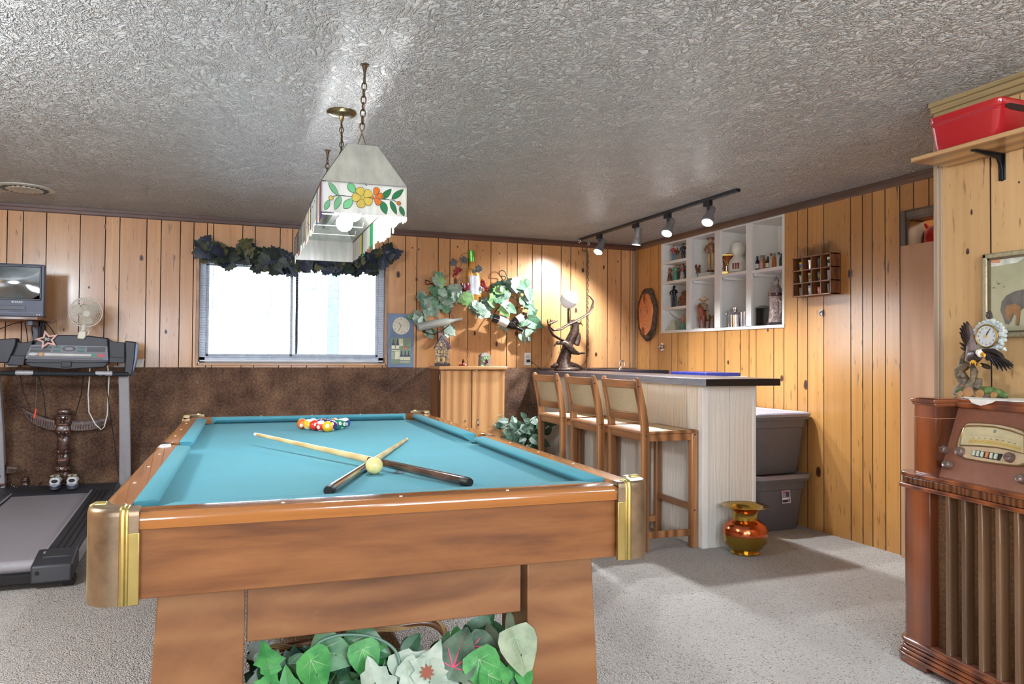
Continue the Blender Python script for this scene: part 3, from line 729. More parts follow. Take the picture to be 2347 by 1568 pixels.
def disc(x, y, r, n=14): return [(x+r/AR*cos(2*PI*i/n), y+r*sin(2*PI*i/n)) for i in range(n)]
def petal(cx, cy, a, r, wd):
    o = []
    for da, k in ((-wd, .22), (-wd, .6), (-wd*.85, .88), (-wd*.45, 1.), (0, 1.03), (wd*.45, 1.), (wd*.85, .88), (wd, .6), (wd, .22)): o.append((cx+cos(a+da)*r*k/AR, cy+sin(a+da)*r*k))
    return o
items = [('G_LG', leafp(.08, .04, .115, .44, .085)), ('G_LG', leafp(.215, .47, -.065, .46, .10)), ('G_LG', leafp(.305, .03, .08, .30, .13)), ('G_LG', leafp(.255, .86, .10, -.34, .13)), ('G_LG', leafp(.04, .95, .05, -.34, .08)), ('G_YEL', disc(.108, .55, .07)),
         ('G_GREEN', leafp(.695, .46, .115, -.36, .10)), ('G_GREEN', leafp(.70, .54, .05, .42, .12)), ('G_GREEN', leafp(.815, .44, .14, -.36, .095)), ('G_GREEN', leafp(.80, .50, .075, .44, .085)), ('G_GREEN', leafp(.915, .66, .05, .32, .08)), ('G_ORG', disc(.90, .56, .065))]
for k in range(3): items.append(('G_ORG', petal(.60, .40, -1.15+k*1.0, .32, .46)))
for k in range(5): items.append(('G_YEL', petal(.472, .46, -1.95+k*1.257, .34, .60)))
items += [('G_YEL', disc(.472, .46, .07)), ('G_ORG', disc(.585, .43, .055))]
jag = [[(.115, .5), (.2, .44), (.38, .46)], [(.70, .46), (.83, .47), (.905, .55)], [(.0, .02), (.05, .0)], [(.5, 0), (.52, .06)]]
art(-ly, items, 'end_panel', jag)
it2 = [('G_PINK', disc(.36+.062*((i % 3)-1)+(.031 if (i//3) % 2 else 0), .2+.17*(i//3), .085)) for i in range(12)]
it2 += [('G_GREEN', leafp(.5, .1, .05, .6, .14)), ('G_GREEN', leafp(.5, .75, .24, -.35, .16)), ('G_GREEN', leafp(.7, .45, .2, -.3, .14)), ('G_GREEN', leafp(.68, .5, .18, .4, .14)), ('G_LG', leafp(.1, .8, .2, -.5, .13)), ('G_LG', leafp(.02, .95, .12, -.4, .1))]
art(ly, it2, 'end_panel', [[(.2, .3), (.1, .6)], [(.55, .2), (.75, .5)]])
# side panels: upright strips of streaky glass, coloured bits, ragged lower edge
rnd = random.Random(11)
for s in (-1, 1):
    y = -ly; mbs = {}; ld = MB(LM)
    while y < ly-.004:
        w_ = min(rnd.uniform(.022, .055), ly-y); z0 = lz0+rnd.choice((0, 0, .004, -.012, -.02, .012)); m = rnd.choices(('G_WHITE', 'G_RED', 'G_PUR', 'G_GREEN', 'G_YEL', 'G_PINK'), (14, .7, 1.1 if s < 0 else .2, .7, .7, .5))[0]
        q = mbs.setdefault(m, MB(LM)); zm = rnd.uniform(.3, .8)*(lz1-z0)+z0
        pane(q, (s*lx, y, z0), (s*lx, y+w_, z0+rnd.uniform(-.006, .006)), (s*lx, y+w_, lz1), (s*lx, y, lz1))
        ld.tube([(s*(lx+.002), y, z0-.002), (s*(lx+.002), y+rnd.uniform(-.003, .003), zm), (s*(lx+.002), y, lz1)], .0008, 4)
        if rnd.random() < .5: ld.tube([(s*(lx+.002), y, zm), (s*(lx+.002), y+w_, zm+rnd.uniform(-.02, .02))], .0007, 4)
        y += w_
    side = MB(LM).box((s*lx-.002, -ly, lz1-.004), (s*lx+.002, ly, lz1)).build('side_panel', LEAD, lamp)
    for m, q in mbs.items(): q.build({'G_WHITE': 'white_strip_glass', 'G_RED': 'red_strip_glass', 'G_PUR': 'purple_strip_glass', 'G_GREEN': 'green_strip_glass', 'G_YEL': 'yellow_strip_glass', 'G_PINK': 'pink_strip_glass'}[m], globals()[m], side)
    ld.build('lead_line', LEAD, side)
BULB = emit('lamp_bulb_glow', (.95, .98, 1, 1), 300.)
for y in (-.40, -.14):
    MB(LM).ball((0, y, 1.735), .036, 20).build('bulb', BULB, lamp)
    MB(LM).cyl((0, y, 1.768), (0, y, 1.83), .016, n=12).build('bulb_socket', flat('white_socket', (230, 228, 220), .4), lamp)
MB(LM).box((-.014, -.62, 1.83), (.014, .62, 1.85)).build('socket_bar', flat('white_wire', (216, 214, 208), .4), lamp)
def chain(mb, a, b, L=.030, r=.0023, wdt=.0085):
    a, b = V(a), V(b); d = b-a; n = max(1, round(d.length/(L*.78))); f0 = axis_fr((0, 0, 0), d)
    for i in range(n):
        c = a+d*((i+.5)/n); M = T(*c)@f0@RZ(PI/2*(i % 2)+.5)@RX(rad(90))
        hL = d.length/n*.62; pts = [(wdt*cos(t_), hL*sin(t_)*1., 0) for t_ in [2*PI*k/12 for k in range(12)]]
        mb.tube(pts, r, 5, closed=True, M=M)
for p, nm in ((V((.507, 2.831, 0)), 'a'), (V((.542, 4.101, 0)), 'b')):
    top = (p.x, p.y, ZT); ly_ = -ty+.02 if nm == 'a' else ty-.02; hook = LM@V((0, ly_, lz2+.05))
    mb = MB(); mb.cyl((p.x, p.y, ZT-.004), top, .017, n=14); mb.tube([(p.x, p.y, ZT-.004), (p.x, p.y, ZT-.03), (p.x, p.y, ZT-.045)], [.011, .005, .0045], 8); mb.build('ceiling_hook', AB, lamp)
    mb = MB(); chain(mb, (p.x, p.y, ZT-.045), (hook.x, hook.y, hook.z+.012), .034, .0026, .0095); mb.build('chain', AB, lamp)
    mb = MB()
    for s in (-1, 1): mb.tube([hook+V((0, 0, .012)), hook, LM@V((s*.018, ly_, lz2))], .002, 5)
    mb.build('hanger_wire', AB, lamp)
cp = V((.5115, 3.42, ZT)); mb = MB(); mb.lathe([(.064, 0), (.066, -.006), (.060, -.014), (.045, -.019), (.012, -.023), (.008, -.04), (.003, -.05)], cp, 28); mb.build('ceiling_canopy', flat('canopy_brass', (128, 112, 78), .25, .95), lamp)
end = LM@V((0, -.1, lz2)); mid = (cp+end)/2; mb = MB()
pts = [cp+V((0, 0, -.05)), V((cp.x, cp.y-.01, 2.13)), V((cp.x-.004, cp.y-.03, 2.04)), end]
for a, b in zip(pts, pts[1:]): chain(mb, a, b, .028, .0024, .009)
mb.build('chain', AB, lamp); MB().tube(pts, .0025, 6).build('power_cord', AB, lamp)

# ================================================================== track light
tr = thing('track_light', 'black ceiling track with four silver spot heads aimed at the bar', 'track light', (3.117, 5.13, ZT))
TRK = flat('black_track', (22, 22, 28), .35); SILV = flat('silver_can', (168, 168, 170), .35, .7)
MB().box((3.10, 3.995, ZT-.02), (3.134, 6.27, ZT)).build('rail', TRK, tr, bevel=.002)
SPOT = emit('spot_lens_glow', (1, .98, .95, 1), 60.); SPOT2 = emit('spot_lens_glow_soft', (1, .98, .95, 1), 9.)
heads = []
for px, (dx, dy), st_ in ((1374, (-.5, -.25), 1), (1457, (-.10, .05), 0), (1530, (-.5, -.3), 1), (1622, (-.5, -.32), 1)):
    y = F(px, 500 if px > 1600 else 520, ZT-.02).y
    # solve the y on the rail line that shows at this pixel column
    y = min((abs(((_r2.dot(V((3.117, yy, 2.19))-EYE))/(_f.dot(V((3.117, yy, 2.19))-EYE))*FPX+IW/2)-px), yy) for yy in [4+i*.005 for i in range(460)])[1]
    j = V((3.117, y, 2.145)); a = V((dx, dy, -.85)).normalized()
    hd = MB().box((3.104, y-.035, 2.195), (3.130, y+.035, ZT-.018)).cyl((3.117, y, 2.2), j, .0085, n=10).build('head_stem', TRK, tr)
    f = axis_fr(j+V((.02, 0, .005))-a*.045, a)
    mb = MB(f); mb.lathe([(.004, 0), (.027, .0), (.029, .004), (.029, .075), (.031, .085), (.040, .10), (.0405, .135), (.037, .137), (.034, .125), (.010, .12)], n=28); mb.build('head_can', SILV, tr, sharp=50)
    MB(f).lathe([(.001, .131), (.0335, .131), (.0335, .127), (.001, .127)], n=24).build('head_lens', SPOT if st_ else SPOT2, tr)
    heads.append((f@V((0, 0, .142)), a, st_))

# ================================================================== bar
BW = NT('white_embossed_panelling'); _v = BW.mapping((1, 1, .12)); _g = BW.wave(11, _v, dist=9, detail=3, dscale=1.4, dirn='Y'); _g2 = BW.wave(11, _v, dist=9, detail=3, dscale=1.4, dirn='X')
BW.set(color=srgb(226, 222, 212), rough=.42, spec=.45); BW.bump(BW.math('ADD', _g, _g2), .22, .004); BW = BW.m
BARTOP = NT('dark_slate_laminate'); _n = BARTOP.noise(40, None, 4); BARTOP.set(color=BARTOP.ramp(_n, [(.3, srgb(50, 42, 42)), (.7, srgb(70, 60, 58))]), rough=.34, spec=.5); BARTOP.bump(_n, .2, .003); BARTOP = BARTOP.m
BAREDGE = NT('textured_edge_band'); _n = BAREDGE.noise(38, BAREDGE.mapping((1, 1, 2)), 3, .6, 1.5); BAREDGE.set(color=srgb(96, 98, 116), rough=.3, spec=.7); BAREDGE.bump(_n, .8, .006); BAREDGE = BAREDGE.m  # window reflection painted in as a pale blue-grey base colour
BX0, BX1, BY0, BZ = 2.775, 3.16, 3.885, 1.034
bar = thing('bar_counter', 'white panelled home bar with a dark slate top', 'bar', ((BX0+BX1)/2, 5.1, 0))
mb = MB()
ys = [BY0+.03+.153*i for i in range(40) if BY0+.03+.153*i < WF-.01]+[WF-.004]
for a, b in zip(ys, ys[1:]): mb.box((BX0, a+.002, 0), (BX0+.02, b-.002, BZ-.042))
mb.box((BX0+.006, BY0+.03, 0), (BX0+.03, WF-.004, BZ-.042)); mb.build('front_panel', BW, bar, bevel=.0015)
mb = MB(); xs = [BX0+.02, (BX0+BX1)/2, BX1]
for a, b in zip(xs, xs[1:]): mb.box((a+.002, BY0, 0), (b-.002, BY0+.02, BZ-.042))
mb.box((BX0+.02, BY0+.008, 0), (BX1, BY0+.05, BZ-.042)); mb.build('end_panel', BW, bar, bevel=.0015)
mb = MB().box((BX0-.012, BY0-.008, 0), (BX0+.03, BY0+.045, BZ-.042)); mb.build('corner_trim', WHITE, bar, bevel=.003)
MB().box((BX1-.02, BY0-.006, 0), (BX1+.004, BY0+.02, BZ-.042)).build('corner_trim', WHITE, bar, bevel=.003)
MB().box((BX0+.03, BY0+.05, 0), (BX1-.03, WF-.004, BZ-.042)).build('carcass', WHITE, bar)
MB().box((2.705, 3.76, BZ-.042), (3.245, WF-.004, BZ)).build('counter_top', BARTOP, bar, bevel=.003)
MB().box((2.700, 3.758, BZ-.043), (2.7052, WF-.004, BZ-.002)).build('edge_band', BAREDGE, bar)
MB().box((2.702, 3.755, BZ-.043), (3.246, 3.7602, BZ-.002)).build('end_edge', flat('black_edge', (16, 10, 12), .5), bar)
bs = thing('back_counter', 'dark sink counter along the corner wall behind the bar', 'counter', (3.5, 6.1, 0))
MB().box((3.25, 5.86, 0), (WX-.002, WF-.001, 1.0)).build('base_cabinet', WHITE, bs); MB().box((3.25, 5.83, 1.0), (WX-.002, WF-.001, 1.045)).build('worktop', flat('dark_blue_worktop', (30, 36, 56), .35), bs)
sk = thing('bar_faucet', 'chrome gooseneck faucet rising behind the bar top', 'faucet', (3.42, 6.2, 1.045))
fx = B(1420, 840, 6.2); c = V((fx.x, 6.2, 1.045))
mb = MB(); mb.cyl(c, c+V((0, 0, .012)), .02, n=14); mb.tube([c+V((0, 0, 0)), c+V((0, 0, .055))]+[c+V((.022-.022*cos(a*PI/8), -.01*a/8, .055+.03*sin(a*PI/8))) for a in range(1, 9)]+[c+V((.045, -.012, .035))], .0065, 10); mb.build('spout', CHROME, sk)
MB().cyl(c+V((.025, .02, 0)), c+V((.025, .02, .03)), .009, n=10).build('tap_handle', CHROME, sk)
t0 = F(1495, 857, 1.05); lb = thing('low_cabinet', 'low white cabinet behind the bar, hidden up to its top', 'cabinet', (3.58, 4.95, 0))
MB().box((3.40, 4.74, 0), (WX-.002, 5.55, 1.02)).build('carcass', WHITE, lb)
o = MB().box((3.42, 4.76, 1.02), (3.74, 5.24, 1.048)).build('serving_tray', flat('navy_blue_tray', (30, 44, 120), .25), bevel=.006); tag(o, 'flat navy blue tray lying behind the bar top', 'tray')

# ================================================================== bar stools
OAKS = wood('oak_stool_wood', (176, 124, 80), (112, 72, 42), 'Z', 1., .35, .3, 7, .5, .7); OAKH = wood('oak_stool_wood_cross', (178, 126, 84), (116, 76, 46), 'Y', 1., .35, .3, 7, .5, .7)
CANE = NT('woven_cane'); _w1 = CANE.wave(95, None, dirn='Z'); _w2 = CANE.wave(95, None, dirn='Y'); _w3 = CANE.wave(95, None, dirn='X')
CANE.set(color=CANE.mix(srgb(226, 208, 172), srgb(184, 160, 118), CANE.math('MULTIPLY', CANE.math('ADD', _w1, CANE.math('MAXIMUM', _w2, _w3)), .35)), rough=.7)
CANE.bump(CANE.math('ADD', _w1, CANE.math('ADD', _w2, _w3)), .5, .004); CANE = CANE.m
st = thing('bar_stool', 'oak cane-seat bar stool nearest the camera, at the free end of the bar', 'stool', (0, 0, 0), 0, 'bar stools')
hw, hd_, sz = .232, .19, .705
for y in (-hw, hw):
    s = 1 if y > 0 else -1
    MB().box((hd_-.044, y-s*.042, 0), (hd_, y, sz-.004)).build('front_leg', OAKS, st, bevel=.007, seg=3)
    R = []
    for z, x, d in ((0, -hd_, .044), (.45, -hd_, .044), (.70, -hd_, .048), (.76, -hd_-.004, .046), (.86, -hd_-.02, .044), (.96, -hd_-.042, .042), (1.01, -hd_-.054, .038), (1.03, -hd_-.058, .026), (1.038, -hd_-.058, .01)):
        cx = x+.022; R.append([V((cx-d/2, y, z)), V((cx+d/2, y, z)), V((cx+d/2, y-s*.030, z)), V((cx-d/2, y-s*.030, z))] if s > 0 else [V((cx-d/2, y-s*.030, z)), V((cx+d/2, y-s*.030, z)), V((cx+d/2, y, z)), V((cx-d/2, y, z))])
    mb = MB(); mb.rings(R, 0, False, True); mb.build('back_post', OAKS, st, bevel=.006, seg=3)
    mb = MB()
    for z, x in ((.985, -hd_-.03), (.69, -hd_+.022), (.23, hd_-.022), (.69, hd_-.022)): mb.cyl((x, y-s*.004, z), (x, y+s*.0006, z), .0055, n=8)
    mb.build('screw_plug', flat('dark_plug', (40, 24, 16), .6), st)
mb = MB()
mb.box((-hd_+.01, -hw+.012, sz-.05), (hd_-.012, -hw+.034, sz-.006)); mb.box((-hd_+.01, hw-.034, sz-.05), (hd_-.012, hw-.012, sz-.006)); mb.box((-hd_+.01, -hw+.03, sz-.05), (-hd_+.035, hw-.03, sz-.006)); mb.box((hd_-.036, -hw+.03, sz-.05), (hd_-.012, hw-.03, sz-.006))
mb.build('seat_apron', OAKH, st, bevel=.003)
mb = MB(); se = MB()
for a, b in (((-hd_-.006, -hw+.006), (-hd_+.05, hw-.006)), ((hd_-.05, -hw+.002), (hd_+.002, hw-.002)), ((-hd_, -hw), (hd_, -hw+.045)), ((-hd_, hw-.045), (hd_, hw))): mb.box((*a, sz-.006), (*b, sz+.014))
s_ = mb.build('seat_frame', OAKH, st, bevel=.006, seg=3); MB().box((-hd_+.045, -hw+.04, sz-.002), (hd_-.045, hw-.04, sz+.0125)).build('cane_seat', CANE, st)
for y in (-hw, hw):
    s = 1 if y > 0 else -1; MB().box((-hd_+.03, y-s*.033, .075), (hd_-.03, y-s*.012, .115)).build('stretcher', OAKS, st, bevel=.003)
MB().box((hd_-.034, -hw+.03, .225), (hd_-.012, hw-.03, .265)).build('footrest', OAKH, st, bevel=.003); MB().box((-hd_+.012, -hw+.03, .30), (-hd_+.034, hw-.03, .335)).build('stretcher', OAKH, st, bevel=.003)
def curved(z0, z1, x0, x1, th_, nm, m, n=10, w=hw-.026, bow=.022, b=.004):
    mb = MB(); R = []
    for i in range(n+1):
        y = -w+2*w*i/n; o = -bow*(1-(y/w)**2)
        R.append([V((x0+o, y, z0)), V((x0+o+th_, y, z0)), V((x1+o+th_, y, z1)), V((x1+o, y, z1))])
    mb.rings(R, 0, True, True); return mb.build(nm, m, st, bevel=b, sharp=30)
curved(.972, 1.022, -hd_-.042, -hd_-.052, .022, 'top_rail', OAKH); curved(.775, .826, -hd_-.004, -hd_-.012, .022, 'lower_rail', OAKH); curved(.822, .976, -hd_-.004, -hd_-.036, .008, 'cane_back', CANE, w=hw-.05, b=0)
for s in (-1, 1): MB().hexa([V((-hd_-.002, s*(hw-.03), .82)), V((-hd_-.002, s*(hw-.052), .82)), V((-hd_+.018, s*(hw-.052), .82)), V((-hd_+.018, s*(hw-.03), .82))], [V((-hd_-.036, s*(hw-.03), .975)), V((-hd_-.036, s*(hw-.052), .975)), V((-hd_-.016, s*(hw-.052), .975)), V((-hd_-.016, s*(hw-.03), .975))]).build('back_stile', OAKS, st)
st.location = (2.572, 4.15, 0); st.rotation_euler = (0, 0, rad(-2))
dup(st, (2.568, 4.705, 0), rad(-2), 'oak cane-seat bar stool in the middle of the row of three')
dup(st, (2.566, 5.285, 0), rad(-2), 'oak cane-seat bar stool farthest away, nearest the back wall')

# ================================================================== oak cabinet by the back wall
OAKF = wood('oak_laminate', (206, 156, 104), (166, 114, 68), 'Z', 1.2, .4, .15, 5, .42, .5); OAKD = wood('oak_laminate_side', (150, 104, 72), (104, 68, 46), 'Z', 1.2, .4, .15, 9, .5, .6)
cx0, cx1, cy0, cy1, ch_ = 1.739, 2.305, 6.06, WF-.002, 1.075
cb = thing('oak_cabinet', 'two-door oak cabinet standing below the vine wall decorations', 'cabinet', ((cx0+cx1)/2, 6.22, 0))
MB().box((cx0, cy0+.02, 0), (cx1, cy1, ch_-.03)).build('carcass', OAKD, cb, bevel=.002)
MB().box((cx0-.02, cy0-.02, ch_-.03), (cx1+.02, cy1, ch_)).build('top', wood('oak_laminate_top', (200, 150, 100), (154, 104, 62), 'X', 1.2, .4, .15, 6), cb, bevel=.008, seg=3)
cm = B(1081.5, 900, cy0).x
for a, b, nm in ((cx0+.002, cm-.004, 'l'), (cm+.004, cx1-.002, 'r')):
    d_ = MB().box((a, cy0, .02), (b, cy0+.018, ch_-.035)).build('door', OAKF, cb, bevel=.003)
    if nm == 'r':
        p = B(1091.5, 850, cy0); MB().cyl((p.x, cy0+.002, p.z), (p.x, cy0-.004, p.z), .009, n=14).build('lock', CHROME, d_)
        p = B(1095, 963, cy0); m_ = MB().cyl((p.x, cy0+.002, p.z), (p.x, cy0-.005, p.z), .009, n=14); m_.cyl((p.x, cy0-.005, p.z-.002), (p.x, cy0-.012, p.z-.03), .003, n=6); m_.box((p.x-.006, cy0-.014, p.z-.05), (p.x+.006, cy0-.011, p.z-.03)); m_.build('lock_with_key', CHROME, d_)
    else:
        p = B(1066, 965, cy0); MB().cyl((p.x, cy0+.002, p.z), (p.x, cy0-.005, p.z), .008, n=14).build('lock', CHROME, d_)
for z in (.98, .62): MB().cyl((cx0-.003, cy0+.028, z-.022), (cx0-.003, cy0+.028, z+.022), .004, n=8).build('hinge', CHROME, cb)

# ================================================================== storage tubs
TUB = flat('grey_tub_plastic', (98, 98, 104), .42, var=.04); LID = flat('grey_lid_plastic', (140, 138, 150), .45, var=.04)
def rrect(w, d, r, n=5):
    o = []
    for sx_, sy_, a0 in ((1, 1, 0), (-1, 1, 90), (-1, -1, 180), (1, -1, 270)):
        for i in range(n+1):
            a = rad(a0+90*i/n); o.append((sx_*(w/2-r)+r*cos(a), sy_*(d/2-r)+r*sin(a)))
    return o
def tub(loc, rz, label, w=.44, d=.60, h=.37, lid=False, sticker=False):
    o = thing('storage_tub', label, 'tub', loc, rz, 'stacked storage tubs'); M = WM[o]
    mb = MB(M); R = []
    for z, k in ((0, .83), (.012, .86), (h-.075, .965), (h-.07, .99), (h-.02, 1.0), (h-.018, 1.055), (h, 1.06), (h, 1.01), (h-.03, .97), (.02, .83)):
        R.append([V((x, y, z)) for x, y in rrect(w*k, d*k, .05)])
    mb.rings(R, 0, True, True); mb.build('body', TUB, o, sharp=40)
    mb = MB(M); R = []
    for z, k in ((h+.001, 1.06), (h+.002, 1.085), (h+.02, 1.085), (h+.028, 1.06), (h+.028, 1.0), (h+.022, .98)): R.append([V((x, y, z)) for x, y in rrect(w*k, d*k, .055)])
    mb.rings(R, 0, True, True); mb.build('lid', LID, o, sharp=40)
    if sticker:
        f = -d/2*.93-.0112; S = M@fr((.035, f-.0015, h*.66), (1, 0, 0), (0, .10, 1))
        k = MB().box((-.036, -.042, 0), (.036, .042, .0015), 0, S); k.box((-.033, -.006, .0015), (.033, .039, .002), 1, S); k.box((-.028, .026, .002), (-.004, .034, .0024), 2, S); k.box((-.033, -.036, .0015), (.012, -.018, .002), 3, S); k.box((-.002, .0, .002), (.024, .032, .0024), 4, S)
        for i in range(7): k.box((.015+i*.0024, -.036, .0015), (.0162+i*.0024, -.012, .002), 3, S)
        k.build('sticker', [flat('sticker_white', (226, 226, 232), .4), flat('sticker_lilac', (140, 146, 196), .4), flat('sticker_red', (200, 60, 60), .4), flat('sticker_navy', (40, 40, 66), .4), flat('sticker_photo', (70, 66, 74), .4)], o)
    return o
tub((3.525, 4.365, 0), rad(2), 'lower grey storage tub with a product sticker, under the other tub', h=.352, sticker=True)
tub((3.525, 4.37, .381), rad(2), 'upper grey storage tub with a pale lid, on top of the other tub', w=.45, d=.61, h=.385)

# ================================================================== spittoon
COPPER = flat('polished_copper', (206, 112, 72), .18, 1., .06); SBR = flat('polished_brass', (186, 154, 74), .2, 1., .06)
sp = thing('spittoon', 'copper and brass spittoon on the carpet at the end of the bar', 'spittoon', (2.952, 3.72, 0)); c = (2.952, 3.72, 0)
MB().lathe([(.001, .001), (.085, .0), (.088, .006), (.078, .018), (.10, .035), (.124, .07), (.129, .10), (.130, .112)], c, 40).build('base', SBR, sp, sharp=60)
MB().lathe([(.130, .112), (.1305, .118), (.129, .145), (.118, .172), (.092, .192), (.072, .199), (.071, .204)], c, 40, cap=False).build('body', COPPER, sp, sharp=60)
MB().lathe([(.0725, .2), (.0715, .215), (.072, .235), (.082, .255), (.108, .270), (.136, .279), (.138, .281), (.135, .283), (.106, .275), (.078, .26), (.066, .236), (.065, .2), (.06, .12)], c, 40, cap=False).build('flared_neck', SBR, sp, sharp=60)
# ================================================================== generic leaves
def leaf_outline(kind):
    """right half of a leaf, from stem to tip, unit length"""
    return {'ivy': [(0, 0), (.18, -.1), (.34, -.02), (.30, .14), (.52, .26), (.34, .42), (.30, .52), (.2, .62), (.1, .84), (0, 1)],
            'grape': [(0, 0), (.16, -.14), (.34, -.12), (.36, .06), (.56, .12), (.48, .28), (.54, .44), (.36, .52), (.34, .7), (.18, .74), (.1, .9), (0, 1)],
            'heart': [(0, 0), (.14, -.14), (.32, -.12), (.43, .06), (.43, .26), (.34, .5), (.2, .74), (.08, .92), (0, 1)],
            'lance': [(0, 0), (.1, .1), (.17, .28), (.19, .45), (.15, .65), (.08, .85), (0, 1)],
            'oval': [(0, 0), (.16, .06), (.27, .24), (.3, .42), (.25, .65), (.13, .86), (0, 1)]}[kind]
def leaf(mb, M, size, kind='ivy', fold=.25, curl=.25, mi=0, vein=None, vq=.013, w=1.):
    h = leaf_outline(kind)
    def P(x, y, up=0.): return ((x*w*size), (y*size), (abs(x)*fold-curl*y*y*.6+up)*size)
    for s in (1, -1):
        pts = [P(s*x, y) for x, y in h]; mid = [P(0, y) for _, y in h]
        n = len(h); vs = pts+mid; fs = []
        for i in range(n-1):
            f = [i, i+1, n+i+1, n+i]
            if h[i][0] == 0: f = [i+1, n+i+1, n+i] if i == 0 else f
            if h[i+1][0] == 0: f = [i, n+i+1, n+i]
            fs.append(tuple(f) if s > 0 else tuple(reversed(f)))
        mb.add(vs, fs, mi, True, M)
    if vein is not None:
        for a, L in ((0, .9), (.75, .55), (-.75, .55), (1.5, .36), (-1.5, .36)):
            p = [(0, .08), (sin(a)*L*.5*.8, .08+cos(a)*L*.5), (sin(a)*L*.8, .08+cos(a)*L)]
            q = vq
            mb.add([P(p[0][0]-q, p[0][1], .012), P(p[0][0]+q, p[0][1], .012), P(p[1][0]+q*.7*cos(a), p[1][1]-q*.7*sin(a), .012), P(p[2][0], p[2][1], .012), P(p[1][0]-q*.7*cos(a), p[1][1]+q*.7*sin(a), .012)], [(0, 1, 2, 3, 4)], vein, False, M)
def look(c, nrm, up, roll=0.):
    """frame with leaf plane facing nrm, tip towards up"""
    n = V(nrm).normalized(); u = V(up); u = (u-n*u.dot(n)).normalized(); x = u.cross(n)
    return fr(c, x, u, n)@RZ(roll)
def leafmat(name, a, b, rough=.5):
    t = NT(name); n = t.noise(22, None, 3); t.set(color=t.ramp(n, [(.35, srgb(*a)), (.65, srgb(*b))]), rough=rough, sub=0.); return t.m
L_DK = leafmat('dark_garland_leaf', (36, 46, 48), (56, 70, 58)); L_BL = leafmat('blue_garland_leaf', (40, 46, 66), (58, 66, 84)); L_OL = leafmat('olive_garland_leaf', (78, 80, 50), (108, 104, 70))
L_G1 = leafmat('ivy_green', (70, 112, 84), (104, 148, 112)); L_G2 = leafmat('ivy_grey_green', (112, 136, 120), (156, 174, 156)); L_G3 = leafmat('ivy_deep_green', (48, 82, 66), (74, 110, 88)); L_V = flat('leaf_vein', (176, 194, 164), .6); L_G4 = leafmat('ivy_lime', (112, 160, 92), (150, 190, 120))
VINE = flat('dark_iron_vine', (58, 40, 34), .5, .4)

# ------------------------------------------------------------------ garland over the window
rnd = random.Random(21)
gl = thing('ivy_garland', 'dark artificial ivy garland strung along the top of the window', 'garland', B(680, 596, D-.05))
gp = [(462, 577), (490, 580), (530, 584), (580, 590), (630, 596), (680, 602), (730, 604), (780, 606), (830, 603), (870, 595), (898, 588)]
MB().tube([B(x, y, D-.045) for x, y in gp], .006, 6).build('vine', VINE, gl)
mb = MB()
for i in range(175):
    t_ = rnd.random()*(len(gp)-1); k = int(t_); f_ = t_-k
    x = gp[k][0]*(1-f_)+gp[k+1][0]*f_+rnd.uniform(-10, 10); y = gp[k][1]*(1-f_)+gp[k+1][1]*f_+rnd.gauss(0, 9)+sin(x*.075)*5
    c = B(min(899, max(466, x)), y, D-rnd.uniform(.05, .11)); a = rnd.uniform(-2.6, 2.6)
    leaf(mb, look(c, (rnd.uniform(-.7, .7), -1, rnd.uniform(-.3, .7)), (sin(a), 0, cos(a))), rnd.uniform(.07, .115), 'grape', rnd.uniform(-.1, .3), rnd.uniform(0, .5), rnd.choice((0, 0, 0, 1, 1, 2)))
mb.build('foliage', [L_DK, L_BL, L_OL], gl)

# ------------------------------------------------------------------ vine wine racks and the swag between
def vines(o, tubes, leaves, seed, y0=.05, size=(.10, .15), n_extra=2):
    rnd = random.Random(seed)
    mb = MB()
    for pts, r in tubes: mb.tube(smooth([B(x, y, D-d) for x, y, d in pts], 5), r, 6)
    mb.build('iron_vine', VINE, o)
    mb = MB()
    for x, y, s, a in leaves:
        for q in range(n_extra):
            xx, yy = (x, y) if q == 0 else (x+rnd.uniform(-13, 13), y+rnd.uniform(-13, 13))
            c = B(xx, yy, D-y0-rnd.uniform(0, .05)); aa = rad(a)+rnd.uniform(-.4, .4) if q == 0 else rnd.uniform(-3, 3)
            sz = (s if s else rnd.uniform(*size))*(1 if q == 0 else .72)
            M = look(c, (rnd.uniform(-.45, .45), -1, rnd.uniform(-.2, .6)), (sin(aa), 0, cos(aa)))@T(0, -sz*.45, 0)
            leaf(mb, M, sz, rnd.choice(('grape', 'heart', 'ivy')), rnd.uniform(-.05, .3), rnd.uniform(0, .4), rnd.choice((0, 0, 1, 1, 2, 4)), 3 if rnd.random() < .6 else None)
    mb.build('foliage', [L_G1, L_G2, L_G3, L_V, L_G4], o)
wl = thing('vine_wine_rack', 'left iron vine rack with ivy, above the house-shaped ornament', 'wine rack', B(1000, 740, D-.03))
vines(wl, [([(984, 646, .04), (976, 642, .05), (978, 652, .05), (990, 650, .04), (1000, 660, .04), (1020, 668, .04), (1024, 656, .05), (1012, 662, .04)], .004), ([(1000, 655, .03), (985, 690, .03), (965, 720, .03), (958, 745, .05), (975, 762, .10), (1000, 765, .12), (1030, 745, .1)], .004), ([(1000, 700, .03), (1015, 690, .05), (1030, 715, .05), (1040, 735, .06), (1010, 750, .07)], .003)],
      [(1010, 645, .15, 60), (998, 664, .13, -80), (1022, 672, .12, 150), (1040, 668, .12, 100), (1044, 684, .11, 160), (972, 688, .13, -40), (985, 700, .14, 190), (994, 712, .13, 170), (978, 716, .11, 200), (956, 724, .09, 200), (953, 734, .08, 180), (972, 742, .12, 150), (1022, 698, .13, 100), (1014, 684, .11, 160), (1032, 690, .08, 200), (985, 758, .12, 120), (1034, 758, .11, 150), (962, 745, .09, 170)], 5)
ws = thing('ivy_swag', 'short ivy swag hanging between the two vine wine racks', 'garland', B(1090, 705, D-.03))
